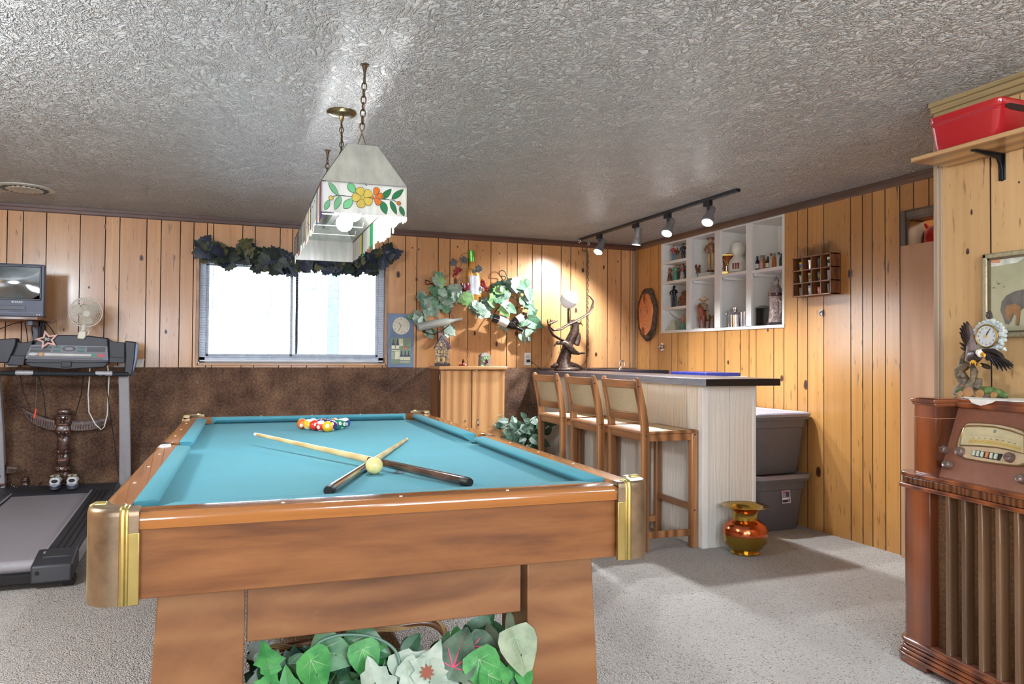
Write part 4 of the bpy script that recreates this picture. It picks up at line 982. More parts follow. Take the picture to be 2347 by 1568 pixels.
vines(ws, [([(1058, 684, .03), (1072, 696, .04), (1090, 706, .04), (1108, 700, .04), (1126, 686, .03)], .004), ([(1104, 700, .04), (1100, 680, .05), (1108, 690, .05)], .003)],
      [(1066, 686, .13, 240), (1080, 696, .12, 200), (1088, 708, .12, 170), (1098, 716, .11, 190), (1106, 708, .12, 100), (1116, 704, .12, 120), (1112, 690, .08, 20), (1094, 702, .1, 90), (1122, 690, .1, 60)], 6)
wr = thing('vine_wine_rack', 'right iron vine rack with ivy, holding two dark bottles', 'wine rack', B(1180, 740, D-.03))
vines(wr, [([(1156, 644, .04), (1158, 634, .05), (1146, 632, .06), (1146, 622, .05), (1156, 622, .04), (1164, 640, .03), (1166, 655, .03)], .0045), ([(1166, 655, .03), (1160, 690, .03), (1142, 705, .03), (1133, 722, .06), (1136, 736, .1)], .0045), ([(1166, 655, .03), (1190, 660, .03), (1212, 690, .03), (1222, 720, .04), (1212, 745, .09), (1180, 752, .12)], .0045), ([(1158, 682, .03), (1172, 678, .05), (1188, 690, .04), (1192, 704, .04), (1178, 706, .05)], .003)],
      [(1140, 662, .15, 250), (1148, 678, .15, 210), (1136, 686, .12, 200), (1170, 656, .13, 160), (1188, 648, .15, 60), (1194, 655, .12, 120), (1162, 702, .13, 150), (1174, 710, .1, 120), (1206, 664, .1, 80), (1212, 676, .11, 160), (1206, 690, .12, 100), (1216, 702, .12, 150), (1222, 720, .11, 170), (1228, 742, .15, 110), (1214, 748, .1, 190), (1150, 740, .13, 200), (1200, 742, .11, 220), (1210, 764, .08, 190), (1200, 776, .09, 170), (1156, 660, .1, 30)], 8)
GL_GREEN = flat('dark_bottle_glass', (30, 26, 24), .08, coat=.6); GL_CLEAR = NT('clear_bottle_glass'); GL_CLEAR.set(color=(.93, .96, .95, 1), rough=.03, trans=1., ior=1.3); GL_CLEAR = GL_CLEAR.m
FROST = NT('pale_frosted_glass'); FROST.set(color=srgb(206, 208, 200), rough=.35, trans=.35); FROST = FROST.m
PAPER = flat('label_paper', (222, 218, 204), .7); GOLD = flat('gold_foil', (196, 160, 84), .3, .8)
def wine_bottle(a, b, R, mats, label, nm='wine_bottle', foil=None, lab=True):
    """a = centre of base, b = mouth"""
    a, b = V(a), V(b); L = (b-a).length; f = axis_fr(a, b-a)
    o = thing(nm, label, 'bottle', a)
    MB(f).lathe([(.001, .004), (R*.8, 0), (R, .006), (R, L*.60), (R*.9, L*.67), (R*.5, L*.76), (R*.37, L*.82), (R*.36, L*.97), (R*.42, L*.975), (R*.42, L), (R*.3, L)], n=24).build('glass_body', mats, o, sharp=60)
    if lab: MB(f).lathe([(R*1.012, L*.18), (R*1.015, L*.181), (R*1.015, L*.48), (R*1.012, L*.481)], n=24, cap=False).build('label_band', PAPER, o)
    if foil: MB(f).lathe([(R*.38, L*.80), (R*.385, L*.97), (R*.44, L*.976), (R*.44, L*1.003), (R*.1, L*1.005)], n=20).build('capsule', foil, o)
    return o
wine_bottle(B(1128, 727, D-.14), B(1197, 757, D-.11), .039, GL_GREEN, 'front dark wine bottle lying in the right vine rack', foil=flat('black_foil', (16, 16, 22), .3))
wine_bottle(B(1205, 722, D-.075), B(1162, 748, D-.075), .036, GL_GREEN, 'rear dark wine bottle slanting behind the front one in right rack')
wine_bottle(B(957, 750, D-.13), B(1058, 731, D-.12), .036, FROST, 'pale frosted bottle lying in the left vine rack', lab=False)

# ------------------------------------------------------------------ bottle-and-glass metal wall art
wa = thing('wine_wall_art', 'painted metal wall art of an amber bottle, red wine glass and grapes', 'wall art', B(1080, 640, D-.02))
AMB = NT('amber_enamel'); _n = AMB.noise(9, None, 3); AMB.set(color=AMB.ramp(_n, [(.3, srgb(188, 122, 44)), (.7, srgb(228, 176, 84))]), rough=.2, metal=.3, coat=.4); AMB = AMB.m
GRF = flat('green_foil', (104, 176, 70), .25, .4, .25, 60); REDW = flat('red_wine_enamel', (112, 22, 40), .2, 0, coat=.4); SILP = flat('silver_label', (206, 206, 214), .35, .3)
def relief(mb, prof, dpt, y0, n=8, mi=0):
    """half-round relief from [(px, halfwidth px, py)] rows"""
    R = []
    for cx, hw_, py in prof:
        l, r = B(cx-hw_, py), B(cx+hw_, py); c = (l+r)/2; hwm = (r.x-l.x)/2
        R.append([V((c.x+hwm*cos(PI*j/n), y0-dpt*sin(PI*j/n)*min(1, hwm/.03), c.z)) for j in range(n+1)])
    return mb.rings(R, mi, True, True)
y0 = D-.012
relief(MB(), [(1080, 6.5, 601), (1080.5, 7.5, 612), (1083, 14, 620), (1084, 16.5, 628), (1085, 17, 640), (1085.5, 17, 672), (1086, 16, 686), (1087, 14, 690)], .035, y0).build('bottle', AMB, wa, sharp=60)
relief(MB(), [(1079, 6, 575), (1079, 6.8, 576), (1079.3, 6.8, 600), (1079.5, 6.6, 601)], .03, y0-.004).build('foil_capsule', GRF, wa)
mb = MB(); relief(mb, [(1084, 13, 633), (1084, 13, 634), (1085.5, 13.2, 675), (1085.5, 13.2, 676)], .028, y0-.014); mb.build('bottle_label', SILP, wa)
relief(MB(), [(1062.5, 11, 651), (1063, 11.5, 655), (1062, 9, 664), (1060.5, 5, 672), (1060, 1.5, 675)], .03, y0-.03).build('wine', REDW, wa, sharp=60)
mb = MB(); R = []
mb.torus((0, 0, 0), B(1073.5, 640).x-B(1062, 640).x-.004, .0016, fr(B(1062, 640, y0-.03), (1, 0, 0), (0, .25, 1)), 24, 5, sy=.45); mb.tube([B(1051, 651, y0-.03), B(1051.5, 641, y0-.03), B(1053, 639, y0-.03)], .0016, 5); mb.tube([B(1073.5, 651, y0-.03), B(1073, 641, y0-.03), B(1071, 639, y0-.03)], .0016, 5)
mb.tube([B(1060, 675, y0-.03), B(1060, 682, y0-.03), B(1059, 688, y0-.03)], [.004, .0028, .005], 6); mb.build('wine_glass', flat('dark_glass_rim', (70, 50, 44), .3, .5), wa)
GRP = flat('metallic_grape', (150, 34, 48), .2, .4, .1, coat=.5)
for cl in ([(1052, 616), (1046, 614), (1057, 618), (1048, 620), (1042, 620), (1054, 622), (1044, 625), (1049, 626), (1041, 630), (1046, 630), (1040, 633)], [(1105, 643), (1108, 645), (1103, 648), (1108, 651), (1104, 653), (1111, 655), (1107, 657), (1112, 660), (1116, 660), (1110, 650), (1115, 664), (1117, 666)]):
    mb = MB()
    for x, y in cl: mb.ball(B(x, y, D-.03), .0115, 10)
    mb.build('grape_cluster', GRP, wa)
MLEAF = flat('pewter_leaf', (112, 116, 118), .35, .6, .25)
mb = MB(); rnd = random.Random(2)
for x, y in ((1040, 602), (1064, 596), (1098, 616), (1094, 658), (1073, 672), (1098, 662), (1088, 618)):
    for a in range(5): leaf(mb, look(B(x, y, D-.045), (.1, -1, .2), (sin(a*1.256), 0, cos(a*1.256))), .042, 'grape', .1, .2)
mb.build('metal_leaf', MLEAF, wa)
mb = MB()
for pts in ([(1073, 580), (1060, 583), (1053, 595), (1058, 606), (1050, 614)], [(1070, 616), (1085, 618), (1098, 632), (1104, 642)], [(1072, 662), (1085, 655), (1092, 645), (1085, 640)], [(1060, 670), (1052, 676), (1056, 684)]): mb.tube(smooth([B(x, y, D-.036) for x, y in pts], 5), .0017, 5)
mb.build('wire_tendril', flat('bronze_wire', (90, 62, 44), .4, .7), wa)

# ------------------------------------------------------------------ wine clock on the ledge
yc = D-.045; a, b = B(889, 842, yc), B(949, 720, yc); zc0 = ZW+.001
ck = thing('wall_clock', 'tall blue grey clock with a wine bottle picture, on the ledge right of the window', 'clock', ((a.x+b.x)/2, D-.02, zc0))
MB().box((a.x, yc, zc0), (b.x, D-.006, b.z)).build('case', flat('blue_grey_board', (104, 122, 150), .5), ck, bevel=.003)
c = B(919.5, 747, yc); r = B(939, 747, yc).x-c.x
mb = MB(); mb.cyl((c.x, yc+.002, c.z), (c.x, yc-.003, c.z), r, n=40); dl = mb.build('dial', flat('clock_dial', (212, 208, 188), .5), ck)
mb = MB()
for k in range(12):
    q = k*PI/6; text_mb(str(k or 12), fr((c.x+r*.8*sin(q), yc-.0035, c.z+r*.8*cos(q)), (1, 0, 0), (0, 0, 1)), r*.26, .0004, 0, mb)
mb.build('numerals', flat('faded_ink', (120, 116, 104), .6), dl)
mb = MB()
for q, L, w_ in ((-.75, .3, .006), (-2.6, .42, .005)): mb.beam((c.x, yc-.005, c.z), (c.x+r*L*sin(q)*1.6, yc-.005, c.z+r*L*cos(q)*1.6), w_, .0012, up=(0, 1, 0))
mb.build('hands', flat('grey_hands', (120, 116, 106), .5), dl)
pa, pb = B(895.5, 834, yc), B(941.5, 775, yc)
pc = MB().box((pa.x, yc-.002, pa.z), (pb.x, yc+.001, pb.z), 0)
W_ = pb.x-pa.x; H_ = pb.z-pa.z
def pq(u, v, d=.0026): return (pa.x+u*W_, yc-d, pa.z+v*H_)
def prect(mb, u0, v0, u1, v1, mi, d=.0026): mb.add([pq(u0, v0, d), pq(u1, v0, d), pq(u1, v1, d), pq(u0, v1, d)], [(0, 1, 2, 3)], mi)
prect(pc, .04, .5, .46, .54, 2); prect(pc, .46, .06, .97, .1, 2); prect(pc, .4, .7, .6, .97, 2); prect(pc, .2, .18, .44, .48, 2); prect(pc, .03, .18, .17, .46, 3)
for u, v in ((.12, .54), (.33, .54), (.54, .1), (.72, .1), (.89, .1)):
    pc.add([pq(u-.085, v, .003), pq(u+.085, v, .003), pq(u+.085, v+.2, .003), pq(u+.035, v+.28, .003), pq(u+.03, v+.4, .003), pq(u-.03, v+.4, .003), pq(u-.035, v+.28, .003), pq(u-.085, v+.2, .003)], [tuple(range(8))], 1)
    prect(pc, u-.085, v+.03, u+.085, v+.17, 2, .0034)
prect(pc, .62, .62, .8, .68, 4); prect(pc, .66, .56, .78, .6, 4)
pc.build('wine_picture', [flat('picture_green', (120, 138, 116), .5), flat('picture_bottle', (62, 70, 92), .5), flat('picture_cream', (206, 202, 174), .5), flat('picture_grey', (150, 160, 150), .5), flat('picture_orange', (196, 110, 70), .5)], ck)

# ------------------------------------------------------------------ ornaments on the oak cabinet
zt = 1.0755; yo = 6.20
GLAZE = flat('leaded_dark', (44, 40, 52), .4, .3)
p = B(1014, 832, yo); w2 = .062
hs = thing('house_ornament', 'dark mosaic house-shaped candle holder with a purple roof, on the oak cabinet', 'ornament', (p.x, yo, zt), rad(-28)); M = WM[hs]
hb = .165
MOS = NT('mosaic_glass'); _v = MOS.vor(95, None, 'F1', 'Color'); _e = MOS.node('ShaderNodeSeparateColor'); MOS.link(_v, _e.inputs[0])
MOS.set(color=MOS.ramp(_e.outputs[0], [(.0, srgb(48, 44, 60)), (.35, srgb(96, 84, 92)), (.55, srgb(196, 162, 92)), (.7, srgb(70, 60, 84)), (.85, srgb(210, 190, 150)), (1., srgb(120, 90, 70))]), rough=.2); MOS = MOS.m
MB(M).box((-.058, -.05, 0), (.058, .05, .022)).build('base', GLAZE, hs, bevel=.003)
MB(M).box((-.052, -.045, .02), (.052, .045, hb)).build('body', MOS, hs)
mb = MB(M); mb.prism([(-.052, hb), (.052, hb), (0, hb+.085)], .09, fr((0, .045, 0), (1, 0, 0), (0, 0, 1)), 0); mb.build('gable', MOS, hs)
mb = MB(M)
for s in (-1, 1): mb.hexa([(s*.066, -.052, hb-.018), (s*.066, .052, hb-.018), (0, .052, hb+.09), (0, -.052, hb+.09)], [(s*.066, -.052, hb-.010), (s*.066, .052, hb-.010), (0, .052, hb+.098), (0, -.052, hb+.098)])
mb.build('roof', flat('purple_roof_glass', (62, 56, 92), .15), hs)
MB(M).box((-.032, -.014, hb+.04), (-.004, .014, hb+.118)).build('chimney', flat('chimney_glass', (140, 90, 80), .3), hs); MB(M).box((-.036, -.018, hb+.115), (0, .018, hb+.128)).build('chimney_cap', GLAZE, hs)
WGL = flat('amber_window_glass', (226, 196, 120), .2)
for x, z, w_, h_ in ((-.022, .055, .022, .04), (.022, .055, .022, .04), (-.02, .12, .012, .026), (.006, .12, .012, .026), (.03, .12, .01, .026), (0, .18, .016, .026)):
    f_ = MB(M).box((x-w_/2-.003, -.048, z-h_/2-.003), (x+w_/2+.003, -.044, z+h_/2+.003)).build('window', GLAZE, hs); MB(M).box((x-w_/2, -.0495, z-h_/2), (x+w_/2, -.047, z+h_/2)).build('pane', WGL, f_)
for k in range(3): MB(M).box((-.0545, -.03+k*.024, .05), (-.0515, -.016+k*.024, .12)).build('window', WGL, hs)
p = B(1061.5, 832, yo); CLG = NT('clear_glass'); CLG.set(color=(1, 1, 1, 1), rough=.01, trans=1., ior=1.12); CLG = CLG.m
gg = thing('glass_globe', 'clear glass globe with a bird stopper on a red wooden foot, on the oak cabinet', 'ornament', (p.x, yo, zt)); c = (p.x, yo, zt); RW_ = wood('red_wood_foot', (150, 50, 40), (92, 22, 22), 'Z', 2, .2, .6)
MB().lathe([(.001, .002), (.038, 0), (.04, .006), (.036, .013), (.014, .016), (.010, .024), (.013, .034), (.009, .042), (.004, .06)], c, 28).build('wooden_foot', RW_, gg)
mb = MB(); mb.lathe([(.012, .036), (.036, .048), (.051, .075), (.054, .10), (.048, .125), (.030, .147), (.012, .153), (.0115, .150), (.028, .144), (.045, .124), (.051, .10), (.048, .076), (.034, .052), (.012, .041)], c, 32); mb.build('globe', CLG, gg)
mb = MB(); mb.cyl(V(c)+V((0, 0, .15)), V(c)+V((0, 0, .165)), .008, n=12); mb.ball(V(c)+V((0, 0, .178)), (.013, .01, .014), 12); mb.ball(V(c)+V((-.008, 0, .193)), .0065, 10); mb.build('bird_stopper', CLG, gg)
p = B(1110.5, 832, yo); v_ = thing('stone_lantern', 'small grey stone candle house with grapes, on the right of the oak cabinet', 'ornament', (p.x, yo, zt)); STN = flat('grey_stone', (142, 136, 128), .8, var=.3, scale=60); c = V((p.x, yo, zt))
mb = MB(); R = []
for z, w_, d_ in ((0, .047, .035), (.02, .049, .037), (.075, .047, .034), (.085, .05, .037), (.10, .036, .03), (.115, .014, .014)): R.append([c+V((x, y, z)) for x, y in rrect(2*w_, 2*d_, .012, 3)])
mb.rings(R, 0, False, True); mb.build('body', STN, v_, displace=(45, .004), sharp=30)
mb = MB(); rnd = random.Random(4)
for i in range(13): mb.ball(c+V((rnd.uniform(-.012, .016), -.04, .022+i*.0026+rnd.uniform(-.004, .004))), .0068, 8)
mb.build('grape_cluster', flat('purple_grape', (92, 30, 58), .25), v_)
mb = MB()
for i in range(9): leaf(mb, look(c+V((rnd.uniform(-.05, .05), -.041, rnd.choice((.01, .012, .075, .08, .05)))), (0, -1, .3), (rnd.uniform(-1, 1), 0, rnd.uniform(-1, 1))), .03, 'ivy', .2, .2, rnd.choice((0, 1)))
mb.build('leaf_trim', [L_G1, L_G4], v_)
# wall outlet with plug and cord
a, b = B(1201, 837), B(1216, 809)
ol = thing('wall_outlet', 'white electrical outlet on the back wall beside the bar', 'outlet', ((a.x+b.x)/2, D, a.z))
MB().box((a.x, D-.007, a.z), (b.x, D, b.z)).build('cover_plate', WHITE, ol, bevel=.002)
for zz in (.32, .7): MB().box((a.x+.014, D-.0085, a.z+(b.z-a.z)*zz-.014), (b.x-.014, D-.006, a.z+(b.z-a.z)*zz+.014)).build('socket', flat('outlet_ivory', (206, 200, 186), .4), ol)
p = B(1211, 827, D-.02)
o = MB().box((p.x-.012, D-.03, p.z-.011), (p.x+.012, D-.0086, p.z+.011)); o.tube([(p.x, D-.03, p.z), B(1222, 832, D-.05), B(1234, 842, D-.1), V((B(1240, 846, 6.3).x, 6.30, 1.04)), V((B(1265, 848, 6.15).x, 6.2, 1.038))], .003, 6)
tag(o.build('lamp_cord', RUB), 'black plug and cord running from the outlet to the eagle lamp', 'cord')

# ------------------------------------------------------------------ bronze eagle lamp on the bar
ye = 6.13
def E_(px, py, dy=0.): return B(px, py, ye+dy)
BRZ = NT('dark_cast_bronze'); _n = BRZ.noise(60, None, 4, .7); BRZ.set(color=BRZ.ramp(_n, [(.35, srgb(52, 38, 34)), (.65, srgb(112, 92, 82))]), rough=.38, metal=.7); BRZ.bump(_n, .6, .004); BRZ = BRZ.m
el = thing('eagle_lamp', 'bronze soaring eagle table lamp with a white globe, on the bar', 'lamp', (E_(1300, 846).x, ye, BZ+.001))
cx_ = E_(1299, 846).x
MB().lathe([(.001, .001), (.118, 0), (.124, .008), (.12, .02), (.104, .03), (.09, .034), (.001, .036)], (cx_, ye, BZ+.001), 36, sy=.72).build('base', BRZ, el, sharp=50)
mb = MB()
mb.tube([E_(1292, 845), E_(1290, 832), E_(1296, 815), E_(1302, 795), E_(1310, 775), E_(1318, 757), E_(1318, 745), E_(1312, 735)], [.085, .062, .048, .040, .042, .04, .034, .03], 14)
mb.tube([E_(1318, 790), E_(1324, 775), E_(1326, 762)], [.03, .028, .012], 8); mb.tube([E_(1265, 842), E_(1280, 836), E_(1300, 834), E_(1322, 840), E_(1333, 845)], [.012, .026, .03, .026, .012], 8)
mb.tube([E_(1310, 742), E_(1304, 738), E_(1303, 718), E_(1304, 705)], [.022, .014, .013, .013], 10); mb.tube([E_(1322, 742), E_(1332, 742), E_(1337, 747)], [.012, .007, .003], 6); mb.tube([E_(1330, 741), E_(1331, 735)], [.006, .003], 6)
mb.build('tree_trunk', BRZ, el, displace=(26, .012), sharp=60)
mb = MB()      # eagle body, head, beak, tail
mb.tube([E_(1283, 786, -.05), E_(1292, 785, -.055), E_(1304, 795, -.055), E_(1316, 807, -.05), E_(1328, 811, -.04)], [.014, .026, .034, .026, .012], 12)
mb.ball(E_(1280, 786, -.055), (.024, .018, .019), 12); mb.tube([E_(1276, 788, -.055), E_(1272, 791, -.055), E_(1271, 796, -.055)], [.010, .007, .001], 7)
for k in range(5): mb.tube([E_(1322, 809, -.045), E_(1334, 808+k*.9, -.05+k*.008), E_(1342, 808.5+k*.5, -.055+k*.012)], [.008, .006, .002], 6, flat=.4)
mb.build('eagle_body', BRZ, el, sharp=60)
def wing(path, feathers, nm):
    mb = MB(); mb.tube([E_(*p) for p in path[0]], path[1], 8, flat=.45)
    for pts in feathers: mb.tube([E_(*p) for p in pts], [.011, .010, .003], 6, flat=.35)
    mb.build(nm, BRZ, el, sharp=60)
wing(([(1296, 783, -.05), (1283, 777, -.05), (1268, 768, -.05), (1260, 755, -.05), (1256, 742, -.05), (1254, 732, -.05)], [.024, .026, .024, .018, .012, .006]), [[(1258, 752, -.05), (1262, 742, -.06-.005*k), (1255+6*k, 730+1.2*k, -.075+.012*k)] for k in range(5)], 'left_wing')
wing(([(1256, 746, -.03), (1268, 757, -.03), (1285, 755, -.03), (1300, 745, -.02), (1316, 738, -.01), (1334, 728, 0), (1350, 718, 0), (1358, 706, 0), (1360, 690, 0), (1352, 680, 0), (1347, 676, 0)], [.010, .020, .024, .026, .026, .024, .022, .018, .014, .009, .004]), [[(1352, 714, 0), (1359, 702-2*k, .01*k), (1362-.5*k, 694-2.4*k, .012*k)] for k in range(5)], 'right_wing')
wing(([(1300, 745, 0), (1290, 752, .02), (1276, 758, .03)], [.02, .02, .006]), [[(1258, 748, -.04), (1264, 740, -.02), (1262+5*k, 732+2*k, .0+.01*k)] for k in range(4)], 'wing_feather')
mb = MB(); c = E_(1304, 706); mb.lathe([(.015, 0), (.018, .01), (.034, .02), (.036, .03), (.033, .036)], c, 20); mb.build('lamp_collar', BRZ, el)
GLB = NT('white_globe'); GLB.set(color=srgb(244, 244, 244), rough=.25, emis=(1, .98, .95, 1), estr=.12); r = B(1322.5, 687, ye).x-B(1304, 687, ye).x
MB().ball(E_(1304, 687), r, 28).build('globe_shade', GLB.m, el)

# swag chain with cord down the back wall, pan hooks by the track
sc = thing('swag_chain', 'brown swag chain and cord hanging down the back wall behind the eagle lamp', 'chain', B(1347, 830, D-.012))
CHM = flat('worn_chain', (112, 92, 72), .4, .6); mb = MB(); chain(mb, B(1347, 577, D-.016), B(1347, 812, D-.016), .036, .003, .010); mb.build('chain', CHM, sc)
MB().tube([B(1346+1.5*sin(i*1.1), 577+i*18, D-.016) for i in range(14)]+[B(1340, 834, D-.05), B(1330, 840, D-.12)], .003, 6).build('cord', flat('brown_cord', (84, 66, 54), .6), sc)
hk = thing('swag_hook', 'white and black swag hooks with wire near the end of the track', 'hook', B(1340, 560, D-.1))
mb = MB()
for x, y, d in ((1328, 552, .2), (1348, 558, .06)): mb.tube([B(x-2, y-1, D-d), B(x+2, y-2, D-d), B(x+3, y+2, D-d), B(x, y+4, D-d), B(x-2, y+3, D-d)], .0035, 6)
mb.build('hook', WHITE, hk); MB().tube([B(1335, 566, D-.04), B(1335, 574, D-.03), B(1345, 576, D-.02)], .004, 6).build('wire_loop', RUB, hk)
# ================================================================== built-in display shelf in the right wall
NSH = flat('niche_white', (234, 233, 228), .5, var=.02)
n0, n1, nz0, nz1 = NICHE; nd = .27; xb = WX+nd
ds = thing('display_shelf', 'white built-in display niche full of figurines and bottles above the bar', 'shelf', (WX+.1, (n0+n1)/2, nz0))
mb = MB().box((xb, n0-.02, nz0-.02), (xb+.02, n1+.02, nz1+.02))
for y in (4.45, 4.66, 4.86, 5.06, 5.25, 5.45, 5.62, 5.78): mb.box((xb-.004, y, nz0), (xb+.001, y+.10, nz1))
mb.build('back_panel', NSH, ds, bevel=.001)
for a, b, nm in (((n0-.02, nz0-.012), (n0+.004, nz1+.02), 'side_panel'), ((n1-.004, nz0-.012), (n1+.02, nz1+.02), 'side_panel')): MB().box((WX-.004, a[0], a[1]), (xb, b[0], b[1])).build(nm, NSH, ds)
MB().box((WX-.006, n0-.02, nz0-.018), (xb, n1+.02, nz0+.004)).build('bottom_board', NSH, ds); MB().box((WX-.001, n0-.02, nz1-.006), (xb, n1+.02, nz1+.02)).build('top_board', NSH, ds)
DV = ((5.497, 5.556), (5.081, 5.156), (4.70, 4.762))
for a, b in DV:
    m = (a+b)/2; d_ = MB().box((WX+.002, m-.010, nz0), (xb, m+.010, nz1)).build('divider', NSH, ds)
    MB().box((WX-.006, a, nz0), (WX+.014, b, nz1)).build('face_strip', NSH, d_, bevel=.001)
S1, S2, S3, S4 = 2.026, 1.846, 1.612, nz0+.004
for a, b, zt_ in ((n0, DV[2][0], 1.826), (DV[2][1], DV[1][0], 1.834), (DV[1][1], DV[0][0], 1.842), (DV[0][1], n1, S2), (DV[0][1], n1, S1), (DV[0][1], n1, S3)):
    MB().box((WX-.002, a, zt_-.024), (xb, b, zt_)).build('shelf_board', NSH, ds, bevel=.001)
    MB().box((WX+.02, b-.024, zt_-.044), (xb, b-.004, zt_-.024)).build('shelf_cleat', NSH, ds)
MB().prism([(0, 0), (.2, 0), (.2, -.10), (.08, -.06)], .02, fr((WX+.03, n1-.03, S3-.024), (1, 0, 0), (0, 0, 1))).build('bracket', NSH, ds)
# ------------------------------------------------------------------ figurines
def C(n, rgb, r=.35): return flat('glaze_'+n, rgb, r)
SKIN, BRN, RED_, BLU, BLK_, TAN_, GRN_, CRM, DBR = C('skin', (206, 150, 116)), C('brown', (120, 72, 46)), C('red', (176, 62, 58)), C('blue', (82, 110, 140)), C('black', (42, 42, 48)), C('tan', (186, 160, 116)), C('green', (96, 160, 130)), C('cream', (216, 208, 190)), C('dark_brown', (74, 46, 34))
def figurine(px, yt, zb, X, mats, label, skirt=False, hat=0, lean=0., nm='figurine', group='figurines in the display niche', base=True):
    """mats = legs/skirt, torso, skin, hair or hat, base"""
    b = Rw(px, 600, X); H = Rw(px, yt, X).z-zb; c = V((X, b.y, zb)); s = H/1.75; f = T(*c)@RZ(rad(-58))@Matrix.Scale(s, 4)
    mb = MB(f)
    if base: mb.cyl((0, 0, 0), (0, 0, .06), .30, .27, 14, 4)
    if skirt: mb.lathe([(.28, .05), (.3, .09), (.25, .4), (.2, .75), (.13, .98), (.12, 1.0)], n=14, mi=0)
    else:
        for q in (-1, 1): mb.tube([(q*.1, .02, .05), (q*.11, .0, .5), (q*.1, 0, .95)], [.075, .09, .12], 8, 0); mb.ball((q*.1, -.08, .09), (.07, .13, .06), 8, 3)
    mb.lathe([(.14, .9), (.19, 1.0), (.16, 1.12), (.21, 1.3), (.2, 1.4), (.09, 1.48)], n=12, mi=1, sy=.72)
    for q in (-1, 1): mb.tube([(q*.2, 0, 1.38), (q*.3, -.06, 1.18), (q*.16, -.22, 1.08+.06*q)], [.065, .055, .045], 7, 1); mb.ball((q*.14, -.25, 1.09+.06*q), .05, 7, 2)
    mb.tube([(0, 0, 1.44), (0, 0, 1.52)], .055, 7, 2); mb.ball((0, -.02, 1.61), (.105, .115, .14), 10, 2)
    if hat: mb.lathe([(.001, 1.80+.02*hat), (.09, 1.79), (.11, 1.70), (.13+.15*hat, 1.69+.03*hat), (.12+.15*hat, 1.66), (.1, 1.66)], n=14, mi=3)
    else: mb.ball((0, .03, 1.65), (.12, .12, .13), 8, 3)
    return tag(mb.build(nm, mats, sharp=50), label, 'figurine', group)
xF = WX+.10
figurine(1543, 563, S1, xF-.04, [BLU, RED_, SKIN, DBR, BRN], 'red-shirted man figurine on the top left shelf of the niche')
figurine(1552, 568, S1, xF+.03, [TAN_, BRN, SKIN, DBR, BRN], 'small brown figurine just behind the red-shirted man')
figurine(1566, 558, S1, xF, [BLK_, BLK_, C('grey', (120, 120, 124)), BLK_, CRM], 'black-clad figurine with a hat on the top left shelf', hat=.5)
figurine(1535, 609, S2, xF-.03, [BRN, C('rust', (150, 84, 60)), SKIN, DBR, DBR], 'brown-robed figurine at the left of the second niche shelf', skirt=True)
figurine(1548, 607, S2, xF-.02, [GRN_, GRN_, SKIN, DBR, BRN], 'green-dressed lady figurine on the second niche shelf', skirt=True)
figurine(1555, 608, S2, xF, [BLK_, C('navy', (50, 50, 70)), SKIN, BLK_, BRN], 'dark-suited gentleman figurine beside the green-dressed lady')
figurine(1564, 606, S2, xF, [CRM, C('rose', (160, 100, 90)), SKIN, DBR, BRN], 'cream-skirted lady figurine on the second niche shelf', skirt=True)
figurine(1571, 604, S2, xF+.04, [BLU, BLU, SKIN, BLK_, BLU], 'blue figurine half hidden at the right of the second niche shelf', skirt=True)
NAVY = flat('navy_bronze', (28, 34, 48), .3, .3)
figurine(1545, 655, S3, xF-.02, [NAVY]*5, 'dark navy standing sculpture on the third niche shelf')
# bear, glass dome, pale tower, hula dancer
p = Rw(1570, 690, xF+.02); H = Rw(1570, 666, xF+.02).z-S3; mb = MB(T(xF+.02, p.y, S3)@RZ(rad(-70))@Matrix.Scale(H, 4))
mb.lathe([(.2, 0), (.24, .1), (.23, .35), (.26, .55), (.2, .72), (.1, .8)], n=14); mb.ball((0, -.08, .85), (.15, .17, .15), 12); mb.tube([(0, -.2, .83), (0, -.32, .8)], [.08, .06], 8)
for q in (-1, 1): mb.ball((q*.11, 0, .97), .05, 8); mb.tube([(q*.2, -.05, .66), (q*.26, -.22, .5), (q*.1, -.3, .46)], [.08, .07, .06], 8); mb.ball((q*.13, -.14, .03), (.09, .15, .05), 8)
tag(mb.build('bear_figurine', C('bear', (142, 84, 58), .6)), 'standing brown bear figurine on the third niche shelf', 'figurine', 'figurines in the display niche')
p = Rw(1561, 695, xF); mb = MB(); mb.lathe([(.03, 0), (.03, .02), (.03, .05), (.02, .075), (.001, .083)], (xF, p.y, S3), 16); tag(mb.build('glass_dome', CLG), 'little clear glass dome beside the brown bear', 'ornament')
p = Rw(1545, 750, xF); H = Rw(1545, 731, xF).z-S4; mb = MB(T(xF, p.y, S4)@RZ(.3))
for z0_, z1_, w_ in ((0, .18, .10), (.18, .42, .068), (.42, .7, .04), (.7, .88, .028)): mb.box((-w_*.62, -w_*.62, z0_*H), (w_*.62, w_*.62, z1_*H))
mb.lathe([(.02, .86*H), (.012, .93*H), (.001, H)], n=8); tag(mb.build('tower_ornament', C('pale_jade', (196, 200, 176), .5), bevel=.003), 'pale stepped tower ornament on the bottom left niche floor', 'ornament')
figurine(1566, 722, S4, xF, [GRN_, SKIN, SKIN, BLK_, GRN_], 'green-skirted dancer figurine on the bottom left niche floor', skirt=True)
